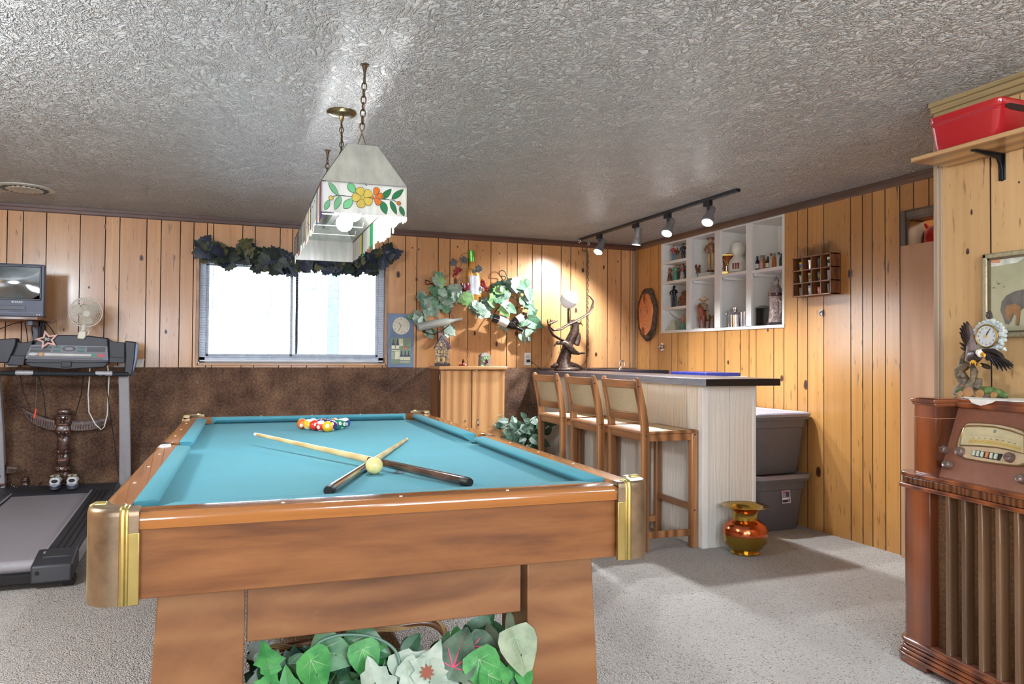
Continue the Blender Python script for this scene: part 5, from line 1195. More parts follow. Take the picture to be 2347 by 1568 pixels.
# column two
def rider(px, yt, zb, X, k, label, hat):
    b = Rw(px, 700, X); H = Rw(px, yt, X).z-zb; s = H/2.5; f = T(X, b.y, zb)@RZ(rad(-62))@Matrix.Scale(s, 4)
    mb = MB(f); mb.box((-.42, -.75, 0), (.42, .75, .10), 4)
    HR = 0
    mb.ball((0, 0, 1.12), (.30, .62, .32), 14, 0)
    for q in (-1, 1):
        mb.tube([(q*.16, -.42, 1.0), (q*.17, -.46, .6), (q*.16, -.42, .12)], [.13, .075, .06], 8, 0); mb.tube([(q*.17, .45, 1.05), (q*.18, .56, .62), (q*.17, .48, .12)], [.16, .075, .06], 8, 0)
        for y in (-.44, .48): mb.ball((q*.165, y-.03, .13), (.07, .09, .05), 8, 3)
    mb.tube([(0, -.42, 1.25), (0, -.66, 1.55), (0, -.74, 1.78)], [.24, .17, .13], 10, 0); mb.tube([(0, -.70, 1.80), (0, -.9, 1.68), (0, -1.02, 1.56)], [.13, .10, .075], 9, 0)
    for q in (-1, 1): mb.tube([(q*.06, -.68, 1.88), (q*.07, -.67, 2.0)], [.035, .005], 5, 0)
    mb.tube([(0, -.34, 1.5), (0, -.55, 1.76), (0, -.62, 1.92)], [.05, .07, .03], 6, 3); mb.tube([(0, .58, 1.3), (0, .8, 1.1), (0, .78, .6)], [.05, .08, .02], 7, 3)
    mb.box((-.28, -.2, 1.38), (.28, .25, 1.45), 3)
    for q in (-1, 1): mb.tube([(q*.2, .0, 1.45), (q*.36, -.16, 1.12), (q*.34, -.1, .72)], [.13, .10, .07], 8, 1); mb.ball((q*.34, -.18, .68), (.06, .13, .06), 8, 3)
    mb.lathe([(.2, 1.4), (.22, 1.6), (.25, 1.88), (.1, 2.0)], n=12, mi=2, sy=.75)
    for q in (-1, 1): mb.tube([(q*.24, 0, 1.86), (q*.33, -.14, 1.62), (q*.08, -.34, 1.6)], [.08, .07, .05], 7, 2)
    mb.tube([(0, 0, 1.95), (0, 0, 2.06)], .06, 7, 5); mb.ball((0, -.03, 2.14), (.12, .13, .15), 12, 5)
    if hat: mb.lathe([(.001, 2.5), (.09, 2.46), (.13, 2.3), (.3, 2.25), (.36, 2.33), (.37, 2.31), (.3, 2.21), (.1, 2.24)], n=20, mi=6)
    else: mb.lathe([(.001, 2.4), (.1, 2.38), (.13, 2.26), (.2, 2.25), (.19, 2.22)], n=14, mi=6)
    return tag(mb.build('rider_figurine', k, sharp=50), label, 'figurine', 'figurines in the display niche')
HRS = C('chestnut', (142, 70, 46)); rk_ = [HRS, TAN_, C('khaki', (170, 150, 120)), BLK_, C('stone', (206, 204, 196)), SKIN, C('straw', (214, 190, 150))]
rider(1614, 679, S4, WX+.11, rk_, 'large horseman figurine in a wide straw hat on the lower niche floor', True)
rider(1601, 598, 1.842, WX+.10, [C('bay', (110, 62, 44)), TAN_, BRN, DBR, BRN, SKIN, C('straw2', (190, 150, 110))], 'small horseman figurine beside the tall lady statue', False)
figurine(1638, 716, S4, WX+.13, [BRN, BRN, SKIN, DBR, BRN], 'small brown figurine right of the large horseman')
p = Rw(1630, 630, WX+.14); o = MB().box((WX+.06, p.y-.075, 1.842), (WX+.21, p.y+.075, 1.882)).build('white_plinth', flat('plinth_card', (226, 226, 222), .6), bevel=.002); tag(o, 'white plinth block under the tall lady statue', 'plinth')
figurine(1630, 544, 1.8825, WX+.135, [TAN_, C('umber', (150, 108, 80)), SKIN, C('auburn', (120, 72, 50)), BRN], 'tall lady statue in tan dress standing on the white plinth', skirt=False, hat=.6, nm='statue')
# column three: decanters, shaker
AMBG = NT('amber_glass'); AMBG.set(color=srgb(150, 74, 30), rough=.08, coat=.5); AMBG = AMBG.m
z3 = 1.834; X3 = WX+.10; p = Rw(1665, 610, X3); H = Rw(1665, 549, X3).z-z3
ab = thing('amber_decanter', 'amber decanter in a gold strap stand on the third-column shelf', 'bottle', (X3, p.y, z3)); f = T(X3, p.y, z3)@RZ(rad(-30))
MB(f).lathe([(.05, .012), (.062, .02), (.066, H*.3), (.072, H*.48), (.06, H*.56), (.024, H*.62), (.019, H*.72), (.017, H*.93), (.021, H*.935), (.021, H)], n=20).build('glass_body', AMBG, ab)
mb = MB(f); mb.box((-.066, -.066, 0), (.066, .066, .03)); mb.build('gold_base', GOLD, ab, bevel=.003)
mb = MB(f)
for q in (-1, 1): mb.tube([(q*.06, -.068, .03), (0, -.076, H*.28), (-q*.06, -.074, H*.52)], .004, 6); mb.tube([(-.068, q*.06, .03), (-.076, 0, H*.28), (-.074, -q*.06, H*.52)], .004, 6)
mb.ball((0, -.078, H*.28), .013, 10); mb.ball((-.078, 0, H*.28), .013, 10); mb.box((-.074, -.076, H*.52), (.074, -.07, H*.56)); mb.box((-.076, -.074, H*.52), (-.07, .074, H*.56)); mb.build('gold_strap', GOLD, ab)
p = Rw(1692, 610, WX+.12); H = Rw(1692, 553, WX+.12).z-z3; c = (WX+.12, p.y, z3)
jg = thing('ceramic_jug', 'white ceramic bust-shaped jug with a red crest, beside the amber decanter', 'jug', c)
mb = MB(); mb.lathe([(.05, 0), (.075, .02), (.082, H*.2), (.07, H*.4), (.045, H*.52), (.04, H*.58), (.055, H*.68), (.058, H*.82), (.045, H*.94), (.001, H)], c, 22); mb.build('body', flat('white_ceramic', (226, 224, 212), .2), jg)
mb = MB(); k = T(*c)@RZ(rad(-52))
for i in range(9): mb.ball(k@V((-.02+.02*(i % 3), -.079, H*.16+.016*(i//3))), (.009, .009, .009), 6)
mb.build('red_crest', C('crest', (150, 60, 70)), jg)
X3 = WX+.09; p = Rw(1685, 740, X3); H = Rw(1684, 705, X3).z-S4; c = (X3, p.y, S4); sh = thing('cocktail_shaker', 'chrome cocktail shaker standing on the niche floor', 'shaker', c)
MB().lathe([(.04, 0), (.046, .005), (.05, H*.62), (.052, H*.63), (.05, H*.66), (.04, H*.74), (.02, H*.8)], c, 28).build('body', CHROME, sh, sharp=40); MB().lathe([(.02, H*.79), (.021, H*.8), (.021, H*.98), (.018, H)], c, 20).build('cap', CHROME, sh, sharp=40)
p = Rw(1707, 740, X3+.03); H = Rw(1707, 715, X3+.03).z-S4; tag(MB().lathe([(.03, 0), (.034, .003), (.042, H), (.039, H), (.031, .01)], (X3+.03, p.y, S4), 26).build('steel_tumbler', flat('brushed_steel', (176, 176, 186), .25, 1.)), 'brushed steel tumbler right of the cocktail shaker', 'cup')
p = Rw(1670, 745, X3-.02); c = V((X3-.02, p.y, S4)); mb = MB(); mb.tube([c+V((0, 0, 0)), c+V((0, 0, .08)), c+V((0, .012, .10))], .006, 6); mb.torus((0, 0, 0), .02, .005, fr(c+V((0, .012, .115)), (0, 1, 0), (0, 0, 1)), 14, 6); mb.cyl(c, c+V((0, 0, .006)), .02, n=10); tag(mb.build('corkscrew', CHROME), 'little chrome corkscrew left of the cocktail shaker', 'corkscrew')
# column four: miniature bottles, glass jar, stein
rnd = random.Random(9); z4 = 1.826
for px, yt, rgb, cap, lab, wh in ((1736, 587, (30, 32, 48), (70, 60, 60), PAPER, 'dark miniature bottle at the left end of the row'), (1745.5, 585, (196, 150, 130), (120, 130, 90), C('pinkish', (200, 150, 140)), 'pinkish miniature bottle second from the left'), (1751.5, 585, (170, 96, 40), (150, 120, 96), None, 'small amber miniature bottle tucked behind the pinkish one'), (1759.5, 588, (40, 52, 44), (40, 70, 60), PAPER, 'dark green miniature bottle with white label bands'), (1767.5, 581, (196, 186, 176), (110, 50, 60), None, 'clear miniature bottle with a red cap'), (1775, 580, (172, 96, 34), (120, 130, 84), None, 'amber miniature bottle with an olive cap'), (1784.5, 578, (200, 206, 206), (50, 56, 84), None, 'clear miniature bottle with a navy cap'), (1791, 581, (50, 60, 60), (40, 40, 60), None, 'dark miniature bottle at the right end of the row')):
    X = WX+.06+.03*(wh.startswith('small')); b = Rw(px, 610, X); H = Rw(px, yt, X).z-z4; c = (X, b.y, z4); o = thing('miniature_bottle', wh, 'bottle', c, 0, 'miniature bottles in the niche')
    MB().lathe([(.013, 0), (.0155, .003), (.0155, H*.56), (.012, H*.68), (.007, H*.76), (.0065, H*.86)], c, 16).build('glass_body', flat('mini_%d' % int(px), rgb, .1), o); MB().lathe([(.008, H*.84), (.0085, H*.85), (.0085, H*.99), (.007, H)], c, 14).build('cap', flat('minicap_%d' % int(px), cap, .35), o)
    if lab: MB().lathe([(.0157, H*.15), (.0159, H*.16), (.0159, H*.46), (.0157, H*.47)], c, 16, cap=False).build('label_band', lab, o)
X = WX+.09; p = Rw(1749, 745, X); H = Rw(1749, 700, X).z-S4; c = (X, p.y, S4); gj = thing('glass_jar', 'clear glass jar with a domed metal lid on the niche floor', 'jar', c)
MB().lathe([(.05, 0), (.056, .004), (.056, H*.86), (.052, H*.86), (.052, .008)], c, 28).build('glass_body', CLG, gj, sharp=50); MB().lathe([(.058, H*.85), (.062, H*.86), (.05, H*.93), (.02, H*.99), (.001, H)], c, 28).build('lid', flat('dull_metal_lid', (150, 152, 146), .3, .8), gj)
X = WX+.07; p = Rw(1779, 740, X); H = Rw(1779, 632, X).z-S4; c = V((X, p.y, S4)); sn = thing('beer_stein', 'tall silvery embossed beer stein at the right end of the niche', 'stein', c)
PEW = NT('embossed_pewter'); _n = PEW.noise(70, None, 4, .7, 1.); PEW.set(color=PEW.ramp(_n, [(.35, srgb(110, 92, 90)), (.65, srgb(206, 190, 186))]), rough=.28, metal=.75); PEW.bump(_n, .9, .006); PEW = PEW.m
MB().lathe([(.058, .02), (.06, .03), (.054, H*.15), (.05, H*.4), (.052, H*.55), (.056, H*.58), (.05, H*.6)], c, 28).build('body', PEW, sn); MB().lathe([(.06, 0), (.066, .004), (.064, .02), (.05, .022)], c, 28).build('base_ring', C('stein_base', (50, 34, 44), .2), sn)
MB().lathe([(.052, H*.60), (.055, H*.605), (.055, H*.645), (.052, H*.65)], c, 28).build('band', C('stein_band', (80, 34, 36), .15), sn); MB().lathe([(.05, H*.65), (.046, H*.70), (.03, H*.78), (.02, H*.82), (.018, H*.86), (.022, H*.9), (.012, H*.95), (.001, H)], c, 24).build('lid', PEW, sn)
MB().tube([c+V((-.02, -.052, H*.52)), c+V((-.03, -.085, H*.46)), c+V((-.03, -.085, H*.28)), c+V((-.02, -.056, H*.18))], [.009, .011, .011, .008], 8).build('handle', PEW, sn)

# ------------------------------------------------------------------ shot-glass shelf
xs0 = WX-.085; a = Rw(1816, 680, xs0); b = Rw(1904, 578, xs0); sy1, sy0 = a.y, Rw(1904, 600, xs0).y; sz0, sz1 = Rw(1816, 682, xs0).z, Rw(1816, 592, xs0).z
WAL = wood('walnut_rack_wood', (140, 88, 48), (84, 48, 26), 'Y', 1.5, .4, .2); sg_ = thing('shot_glass_rack', 'small brown twelve-hole wooden rack of shot glasses on the right wall', 'rack', (WX-.04, (sy0+sy1)/2, sz0))
MB().box((WX-.008, sy0, sz0), (WX-.001, sy1, sz1)).build('back_board', wood('walnut_dark', (92, 56, 32), (60, 34, 20), 'Y', 1.5, .5, .1), sg_)
tb = .011; cw = (sy1-sy0-tb)/4; rh = (sz1-sz0-tb)/3
for k in range(5): MB().box((xs0, sy0+k*cw, sz0), (WX-.007, sy0+k*cw+tb*.75, sz1)).build('side_board' if k in (0, 4) else 'divider', WAL, sg_, bevel=.001)
for k in range(4): MB().box((xs0, sy0, sz0+k*rh), (WX-.007, sy1, sz0+k*rh+tb*.75)).build('shelf_board', WAL, sg_, bevel=.001)
def cup(c, r0, r1, h, m, nm, label, grp, handle=False, band=None):
    mb = MB(); mb.lathe([(.001, .002), (r0, 0), (r1, h), (r1-.0025, h), (r0-.002, .006), (.001, .007)], c, 20); o = mb.build(nm, m, sharp=50)
    tag(o, label, 'glass' if 'glass' in nm else 'cup', grp)
    if band:
        WM[o] = Matrix.Translation(o.location); f0, f1 = .35, .75
        MB().lathe([(r0+(r1-r0)*f0+.0004, h*f0), (r0+(r1-r0)*f0+.0006, h*f0+.0003), (r0+(r1-r0)*f1+.0006, h*f1)], c, 20, cap=False).build('printed_band', band, o)
    if handle:
        WM[o] = Matrix.Translation(o.location); MB().torus((0, 0, 0), h*.26, .0035, fr(V(c)+V((0, -r1*1.05, h*.5)), (0, 1, 0), (0, 0, 1)), 14, 6).build('handle', m, o)
    return o
GREYG = NT('smoky_glass'); GREYG.set(color=srgb(222, 226, 228), rough=.03, trans=.8, ior=1.15); GREYG = GREYG.m
kinds = {(0, 0): (flat('cup_yellow', (216, 204, 40), .4), 'yellow shot cup in the top left hole of the rack', flat('cup_blueprint', (70, 90, 150), .4)), (0, 1): (CHROME, 'shiny metal shot cup in the top row beside the yellow cup', None), (0, 2): (GREYG, 'tall clear shot glass in the top row, third from left', None), (0, 3): (flat('cup_white', (222, 220, 206), .3), 'white mug-like shot cup in the top right hole', flat('cup_black', (60, 60, 60), .4)),
         (1, 0): (flat('cup_green', (40, 120, 80), .3), 'green shot cup in the left hole of the middle row', flat('cup_silverband', (180, 184, 186), .2, .6)), (1, 1): (flat('cup_cream', (206, 190, 140), .4), 'round cream pottery cup in the middle row', flat('cup_olive', (120, 130, 80), .5)), (1, 2): (GREYG, 'decorated clear glass in the middle row, third from left', flat('cup_floral', (120, 130, 80), .4)), (1, 3): (flat('cup_grey', (176, 172, 178), .5), 'plain grey cup in the right hole of the middle row', None),
         (2, 0): (GREYG, 'smoky shot glass in the bottom left hole', None), (2, 1): (flat('cup_blue', (140, 170, 186), .3), 'pale blue banded cup in the bottom row, second hole', flat('cup_wband', (226, 226, 226), .3)), (2, 2): (flat('cup_red', (176, 82, 70), .35), 'short red shot cup in the bottom row, third hole', flat('cup_pink', (206, 150, 140), .4)), (2, 3): (GREYG, 'clear shot glass in the bottom right hole', None)}
for (r_, k), (m, lab, bd) in kinds.items():
    y = sy1-(k+.5)*cw-.006; z = sz0+(2-r_)*rh+tb*.75+.0005; h = rh*(.72 if r_ != 2 or k != 2 else .55)*(.9 if k in (0,) else 1)
    cup((WX-.045, y, z), .0145, .0195, h, m, 'shot_glass' if m is GREYG else 'shot_cup', lab, 'shot cups in the rack', band=bd, handle=(r_, k) == (1, 2))
for px, w_, h_, lab in ((1838, .023, .075, 'wide clear tumbler at the left end of the rack top'), (1858, .018, .062, 'clear shot glass on the rack top, second from left'), (1871.5, .013, .075, 'slim tall clear shot glass on the rack top, third from left'), (1893, .026, .085, 'largest clear glass at the right end of the rack top')):
    p = Rw(px, 588, WX-.045); cup((WX-.045, p.y, sz1-tb*.25+.0005), w_*.8, w_, h_, CLG, 'clear_glass', lab, 'glasses on the rack top')

# ------------------------------------------------------------------ bark-edged plaque, bottle opener
c = Rw(1487, 720); hy = abs(Rw(1466, 720).y-Rw(1508, 720).y)/2; hz = (Rw(1487, 660).z-Rw(1487, 781).z)/2
pl = thing('wood_slice_plaque', 'oval varnished wood slice with dark bark edge on the right wall', 'plaque', (WX-.02, c.y, c.z))
def oval(k, seed=0., n=44): return [(hy*k*cos(2*PI*i/n)*(1+.04*sin(5*2*PI*i/n+seed)), hz*k*sin(2*PI*i/n)*(1+.03*sin(7*2*PI*i/n+seed))) for i in range(n)]
f = fr((WX-.002, c.y, c.z), (0, -1, 0), (0, 0, 1))
BARK = NT('bark'); _n = BARK.noise(40, None, 4, .7); BARK.set(color=BARK.ramp(_n, [(.35, srgb(48, 36, 32)), (.6, srgb(96, 78, 66)), (.75, srgb(150, 140, 130))]), rough=.8); BARK.bump(_n, 1., .012); BARK = BARK.m
mb = MB(f); R = [[V((x, y, z)) for x, y in oval(k)] for k, z in ((1.0, 0), (1.0, .02), (.93, .034), (.86, .036))]; mb.rings(R, 0, True, True); mb.build('bark_edge', BARK, pl, displace=(30, .006))
ORW = NT('varnished_slice'); _w = ORW.wave(9, ORW.mapping((0, 1.6, 1)), dist=2, rings=True); ORW.set(color=ORW.mix(srgb(196, 104, 36), srgb(222, 140, 62), _w), rough=.2, coat=.6); ORW = ORW.m
mb = MB(f); mb.prism([(x*.9+.012, y*.9) for x, y in oval(.86, .4)], .042, None, 0, False, .03); mb.build('face', ORW, pl, bevel=.003)
mb = MB(f)
for (u, v, ru, rv) in ((-.005, .15, .05, .10), (-.02, -.16, .085, .085), (.03, .02, .02, .05), (-.04, .03, .02, .05)):
    mb.add([(u*hy/.1*1.+ru*hy*2.2*cos(2*PI*i/14)*(1+.3*sin(3*i)), v+rv*.5*sin(2*PI*i/14)*(1+.25*cos(4*i)), .0426) for i in range(14)], [tuple(range(14))], 0)
mb.build('burnt_picture', flat('pyrography', (116, 58, 26), .5), pl)
p = Rw(1518, 795); op = thing('bottle_opener', 'small chrome bottle opener screwed to the right wall below the niche corner', 'bottle opener', p)
mb = MB(); mb.ball(p+V((-.014, 0, .0)), (.018, .034, .022), 14); mb.box(p+V((-.010, -.014, -.036)), p+V((0, .014, .034))); mb.tube([p+V((-.02, .03, .004)), p+V((-.04, .0, -.012)), p+V((-.02, -.03, .0))], .006, 6); mb.build('body', CHROME, op, bevel=.002)
p = Rw(1886, 717); o = MB().box(p+V((-.012, -.008, -.02)), p+V((0, .008, .02))).tube([p+V((-.01, 0, .01)), p+V((-.03, 0, -.005)), p+V((-.02, 0, -.018))], .004, 6).build('wall_hook', flat('dull_nickel', (150, 156, 172), .35, .8)); tag(o, 'small nickel hook on the right wall below the shot glass rack', 'hook')
# ================================================================== treadmill
TB = flat('charcoal_plastic', (48, 50, 56), .5, var=.05); TB2 = flat('dark_navy_plastic', (40, 42, 52), .45, var=.05); TGY = flat('grey_steel', (176, 176, 182), .4, .2, .04); TBELT = NT('running_belt'); _n = TBELT.noise(260, None, 2); TBELT.set(color=TBELT.ramp(_n, [(.3, srgb(140, 137, 144)), (.7, srgb(158, 155, 162))]), rough=.55); TBELT.bump(_n, .2, .002); TBELT = TBELT.m
tm = thing('treadmill', 'charcoal treadmill with a wide button console at the left of the room', 'treadmill', (-1.035, 5.3, 0))
SL = .06/1.62
def dz(y): return .13+(y-4.38)*SL
def slab(x0, x1, y0, y1, t0, t1, nm, m, par=tm, bevel=.004):
    return MB().hexa([(x0, y0, dz(y0)+t0), (x1, y0, dz(y0)+t0), (x1, y1, dz(y1)+t0), (x0, y1, dz(y1)+t0)], [(x0, y0, dz(y0)+t1), (x1, y0, dz(y0)+t1), (x1, y1, dz(y1)+t1), (x0, y1, dz(y1)+t1)]).build(nm, m, par, bevel=bevel)
slab(-1.27, -.80, 4.42, 6.03, -.012, 0, 'running_belt', TBELT, bevel=0); slab(-1.30, -.77, 4.42, 6.05, -.05, -.014, 'deck', TB)
mb = MB(); mb.cyl((-1.27, 4.42, dz(4.42)-.034), (-.80, 4.42, dz(4.42)-.034), .034, n=20); mb.build('rear_roller', TBELT, tm)
for s, a, b in ((1, -.795, -.66), (-1, -1.41, -1.275)):
    r_ = slab(a, b, 4.40, 6.05, -.02, .012, 'side_rail', TB)
    for k in range(3):
        x = a+(b-a)*(.3+.22*k) if s > 0 else b-(b-a)*(.3+.22*k); slab(x-.004, x+.004, 4.5, 6.04, .010, .0135, 'rail_groove', BLACK, r_, 0)
    e_ = a if s > 0 else b; slab(e_-.004, e_+.004, 4.46, 6.04, .010, .017, 'edge_strip', TGY, r_, 0)
    o_ = b if s > 0 else a; slab(o_-.012*(s > 0)+(0 if s > 0 else 0), o_+.012*(s < 0), 4.5, 6.1, -.09, -.02, 'frame_rail', TGY)
    mb = MB(); x0, x1 = (a-.035, b+.012) if s > 0 else (a-.012, b+.035)
    mb.hexa([(x0, 4.31, .03), (x1, 4.31, .03), (x1, 4.53, .06), (x0, 4.53, .06)], [(x0, 4.325, .118), (x1, 4.325, .118), (x1, 4.52, .158), (x0, 4.52, .158)]); mb.build('end_cap', TB, tm, bevel=.012, seg=3)
    MB().cyl(((x0 if s > 0 else x1)+s*.03, 4.308, .085), ((x0 if s > 0 else x1)+s*.03, 4.318, .085), .008, n=12).build('end_bolt', BLACK, tm)
    MB().box((x1-.05, 4.36, 0) if s > 0 else (x0, 4.36, 0), (x1, 4.44, .04) if s > 0 else (x0+.05, 4.44, .04)).build('rubber_foot', RUB, tm)
    MB().box((o_-.04*(s > 0), 6.05, 0), (o_+.04*(s < 0), 6.16, .12)).build('rubber_foot', RUB, tm)
MB().box((-1.27, 4.335, .035), (-.80, 4.40, .072)).build('rear_bar', BLACK, tm)
mb = MB(); R = []
for y, z0_, z1_ in ((6.0, .12, .19), (6.03, .08, .205), (6.15, .05, .222), (6.28, .05, .215), (6.34, .06, .16)): R.append([V((-1.43, y, z0_)), V((-.64, y, z0_)), V((-.64, y, z1_)), V((-1.43, y, z1_))])
mb.rings(R, 0, True, True); mb.build('motor_hood', TB, tm, bevel=.012, seg=3, sharp=25)
yc_ = 6.06
def K(px, py, dy=0.): return B(px, py, yc_+dy)
for x, px in ((-.61, 292), (-1.40, -8)):
    mb = MB(); R = []
    for z, y, ww in ((.04, 6.30, .075), (.3, 6.27, .075), (.6, 6.22, .072), (.85, 6.15, .068), (1.03, 6.08, .066)): R.append([V((x-ww/2, y-.03, z)), V((x+ww/2, y-.03, z)), V((x+ww/2, y+.03, z)), V((x-ww/2, y+.03, z))])
    mb.rings(R, 0, True, True); mb.build('upright', TGY, tm, bevel=.006)
def slabpx(poly, d0, d1, nm, m, par=tm, bevel=.004, tilt=.0):
    """console piece: outline in the console plane, given thickness along the depth"""
    A = [K(x, y, d0) for x, y in poly]; n = len(A); Bk = [p+V((0, d1-d0, 0)) for p in A]; mb = MB()
    mb.add(A+Bk, [tuple(range(n)), tuple(reversed(range(n, 2*n)))]+[(i, n+i, n+(i+1) % n, (i+1) % n) for i in range(n)]); return mb.build(nm, m, par, bevel=bevel)
cs = slabpx([(54, 832), (86, 774), (112, 769), (150, 767.5), (200, 769), (247, 775), (251, 832), (150, 838)], -.01, .10, 'console', TB2, bevel=.008)
slabpx([(55, 831), (251, 831), (238, 842), (150, 847), (70, 841)], -.03, .06, 'console_lip', TB, bevel=.006)
slabpx([(140, 829), (164, 829), (163, 842), (140, 842)], -.04, -.02, 'safety_clip', BLACK)
slabpx([(-24, 832), (-14, 782), (4, 777), (37, 775), (36, 790), (18, 832)], -.02, .09, 'left_wing', TB2, bevel=.006); slabpx([(37, 781), (46, 785), (66, 784), (76, 780), (56, 828), (20, 826)], .02, .10, 'left_tray', TB); slabpx([(14, 815), (58, 815), (54, 838), (12, 836)], -.01, .08, 'left_tray_lip', TB)
slabpx([(249, 778), (258, 783), (286, 785), (286, 826), (250, 826)], .02, .10, 'right_tray', TB); slabpx([(250, 818), (286, 820), (286, 832), (250, 832)], -.01, .08, 'right_tray_lip', TB)
slabpx([(286, 781), (312, 784), (309, 822), (303, 861), (283, 861), (287, 820)], -.02, .09, 'right_wing', TB2, bevel=.008); slabpx([(311, 784), (317, 790), (313, 826), (303, 861), (297, 861), (307, 822)], -.015, .07, 'wing_edge', flat('pale_blue_plastic', (126, 136, 168), .4))
slabpx([(-24, 832), (-12, 832), (-14, 862), (-26, 862)], -.02, .06, 'left_wing_foot', TB2)
MB().tube([K(-15, 855.5, -.03), K(70, 856, -.06), K(150, 857, -.07), K(240, 857.5, -.06), K(293, 858, -.03)], .0165, 14).build('handlebar', flat('foam_grip', (30, 34, 40), .7), tm)
for a, b in ((37, 54), (56, 76), (220, 238), (240, 257)): MB().tube([K(a, 854.5+a*.006, -.062), K((a+b)/2, 854.5+a*.006, -.066), K(b, 854.5+b*.006, -.062)], .0172, 14).build('pulse_grip', TGY, tm)
pn = slabpx([(57, 822), (71, 790), (246, 794), (248, 826)], -.014, -.009, 'control_panel', flat('panel_grey', (112, 112, 122), .4), bevel=0)
def btn(poly, nm, rgb, d=-.016): slabpx(poly, d, d+.004, nm, flat('button_%d_%d_%d' % rgb, rgb, .4), pn, 0)
def rc(x0, y0, x1, y1): return [(x0, y1), (x0+.5, y0), (x1+.5, y0), (x1, y1)]
def ov(cx, cy, rx, ry, n=16): return [(cx+rx*cos(-2*PI*i/n), cy-ry*sin(-2*PI*i/n)) for i in range(n)]
btn(rc(71, 794, 119, 799), 'display_window', (40, 42, 54)); btn(rc(69, 801, 116, 806.5), 'display_window', (46, 44, 46)); btn(rc(199, 796, 241, 807), 'display_window', (50, 50, 60))
for a in ((122, 795, 139, 799), (121, 802, 137, 806), (178.5, 796, 195, 800), (177, 803, 193.5, 807)): btn(rc(*a), 'teal_display', (40, 96, 92))  # small display squares in plain teal
btn(ov(158, 799.5, 15.5, 6.2), 'display_ring', (40, 42, 50)); btn(ov(158, 799.5, 10, 3.6), 'display_oval', (120, 122, 132), -.018)
btn(ov(76, 811.5, 11, 3), 'button', (206, 208, 208)); btn(ov(93.5, 812, 5.5, 3.4), 'button', (226, 160, 50)); btn([(101, 815), (102, 809.5), (209, 812), (208, 816.5)], 'button_strip', (206, 206, 202)); btn(ov(215.5, 814.5, 5.6, 3), 'button', (40, 140, 100)); btn(ov(231, 815, 9.5, 3), 'button', (214, 70, 66))
btn([(64, 820), (64.5, 818.6), (236, 822.6), (236, 823.8)], 'panel_line', (50, 50, 58))
MB().tube([K(84, 846, 0), K(83.5, 900, .02), K(81, 938, .02)], .0012, 5).build('key_string', flat('grey_string', (120, 120, 120), .7), tm); slabpx([(80.5, 937), (84.5, 937), (80, 960), (75.5, 958)], .015, .025, 'safety_key', flat('safety_orange', (236, 84, 62), .5))
MB().tube([K(206, 843, .03), K(205, 866, .05), K(202, 905, .08), K(204, 945, .08), K(218, 972, .08), K(232, 985, .08), K(239, 978, .08), K(246, 950, .08), K(248, 900, .06), K(250, 866, .03), K(246, 836, .03)], .0042, 6).build('white_cord', flat('white_cord', (222, 222, 220), .5), tm)
for pts in ([(243, 846), (244, 880), (250, 930), (262, 1010), (272, 1090)], [(46, 858), (54, 900), (70, 938)], [(88, 858), (100, 905), (106, 960)], [(192, 860), (186, 905), (172, 955)]): MB().tube([K(x, y, .06) for x, y in pts], .0032, 6).build('black_cord', RUB, tm)
# fan clipped to the console
FW_ = flat('fan_white', (226, 222, 208), .45, var=.03); fc = K(197, 717, -.03); rf = K(236, 717, -.03).x-fc.x
fn = thing('clip_fan', 'small white clip-on fan clamped to the treadmill console', 'fan', K(184, 774)); ff = fr(fc, (1, 0, 0), (0, -.28, 1))@RY(.25); ff = ff@Matrix.Identity(4)
fz = V((ff[0][2], ff[1][2], ff[2][2])); ff = ff if fz.y < 0 else ff@RX(PI)
mb = MB(ff); mb.torus((0, 0, 0), rf*.97, .004, None, 40, 6); mb.torus((0, 0, -.045), rf*.93, .003, None, 36, 5)
for k in range(1, 7): mb.torus((0, 0, .028*(1-(k/7)**2)), rf*k/7.2, .0011, None, 32, 4)
for i in range(40):
    a = 2*PI*i/40
    mb.tube([(rf*.2*cos(a), rf*.2*sin(a), .028), (rf*.62*cos(a), rf*.62*sin(a), .021), (rf*.97*cos(a), rf*.97*sin(a), 0)], .0011, 4, cap=False); mb.tube([(rf*.97*cos(a), rf*.97*sin(a), 0), (rf*.85*cos(a), rf*.85*sin(a), -.045), (rf*.3*cos(a), rf*.3*sin(a), -.06)], .0011, 4, cap=False)
mb.cyl((0, 0, .026), (0, 0, .031), rf*.2, n=20); mb.build('grille', FW_, fn)
mb = MB(ff)
for k in range(3):
    a0 = .75+k*2*PI/3; pts = []
    for r_, da in ((.16, -.3), (.4, -.62), (.72, -.62), (.86, -.2), (.84, .25), (.6, .45), (.35, .35), (.16, .3)): pts.append((r_*rf*cos(a0+da), r_*rf*sin(a0+da), -.014+.018*da))
    n = len(pts); mb.add(pts+[(x, y, z-.002) for x, y, z in pts], [tuple(range(n)), tuple(reversed(range(n, 2*n)))]+[(i, n+i, n+(i+1) % n, (i+1) % n) for i in range(n)])
mb.build('fan_blade', FW_, fn)
MB(ff).cyl((0, 0, -.035), (0, 0, .012), rf*.16, n=20).build('hub', FW_, fn); MB(ff).lathe([(.01, -.12), (.035, -.115), (.042, -.09), (.042, -.06), (.03, -.055)], n=20).build('motor_housing', FW_, fn)
MB().tube([ff@V((0, -.0, -.09)), K(192, 750, .0), K(189, 764, -.01)], [.02, .018, .016], 10).build('neck', FW_, fn)
slabpx([(176, 776), (179, 762), (184, 758), (197, 760), (196, 772), (192, 778)], -.035, .02, 'clamp', FW_, fn, .006); MB().tube([K(198, 754, -.02), K(205, 757, -.02), K(202, 767, -.02), K(197, 769, -.02)], .003, 6).build('spring_wire', FW_, fn)
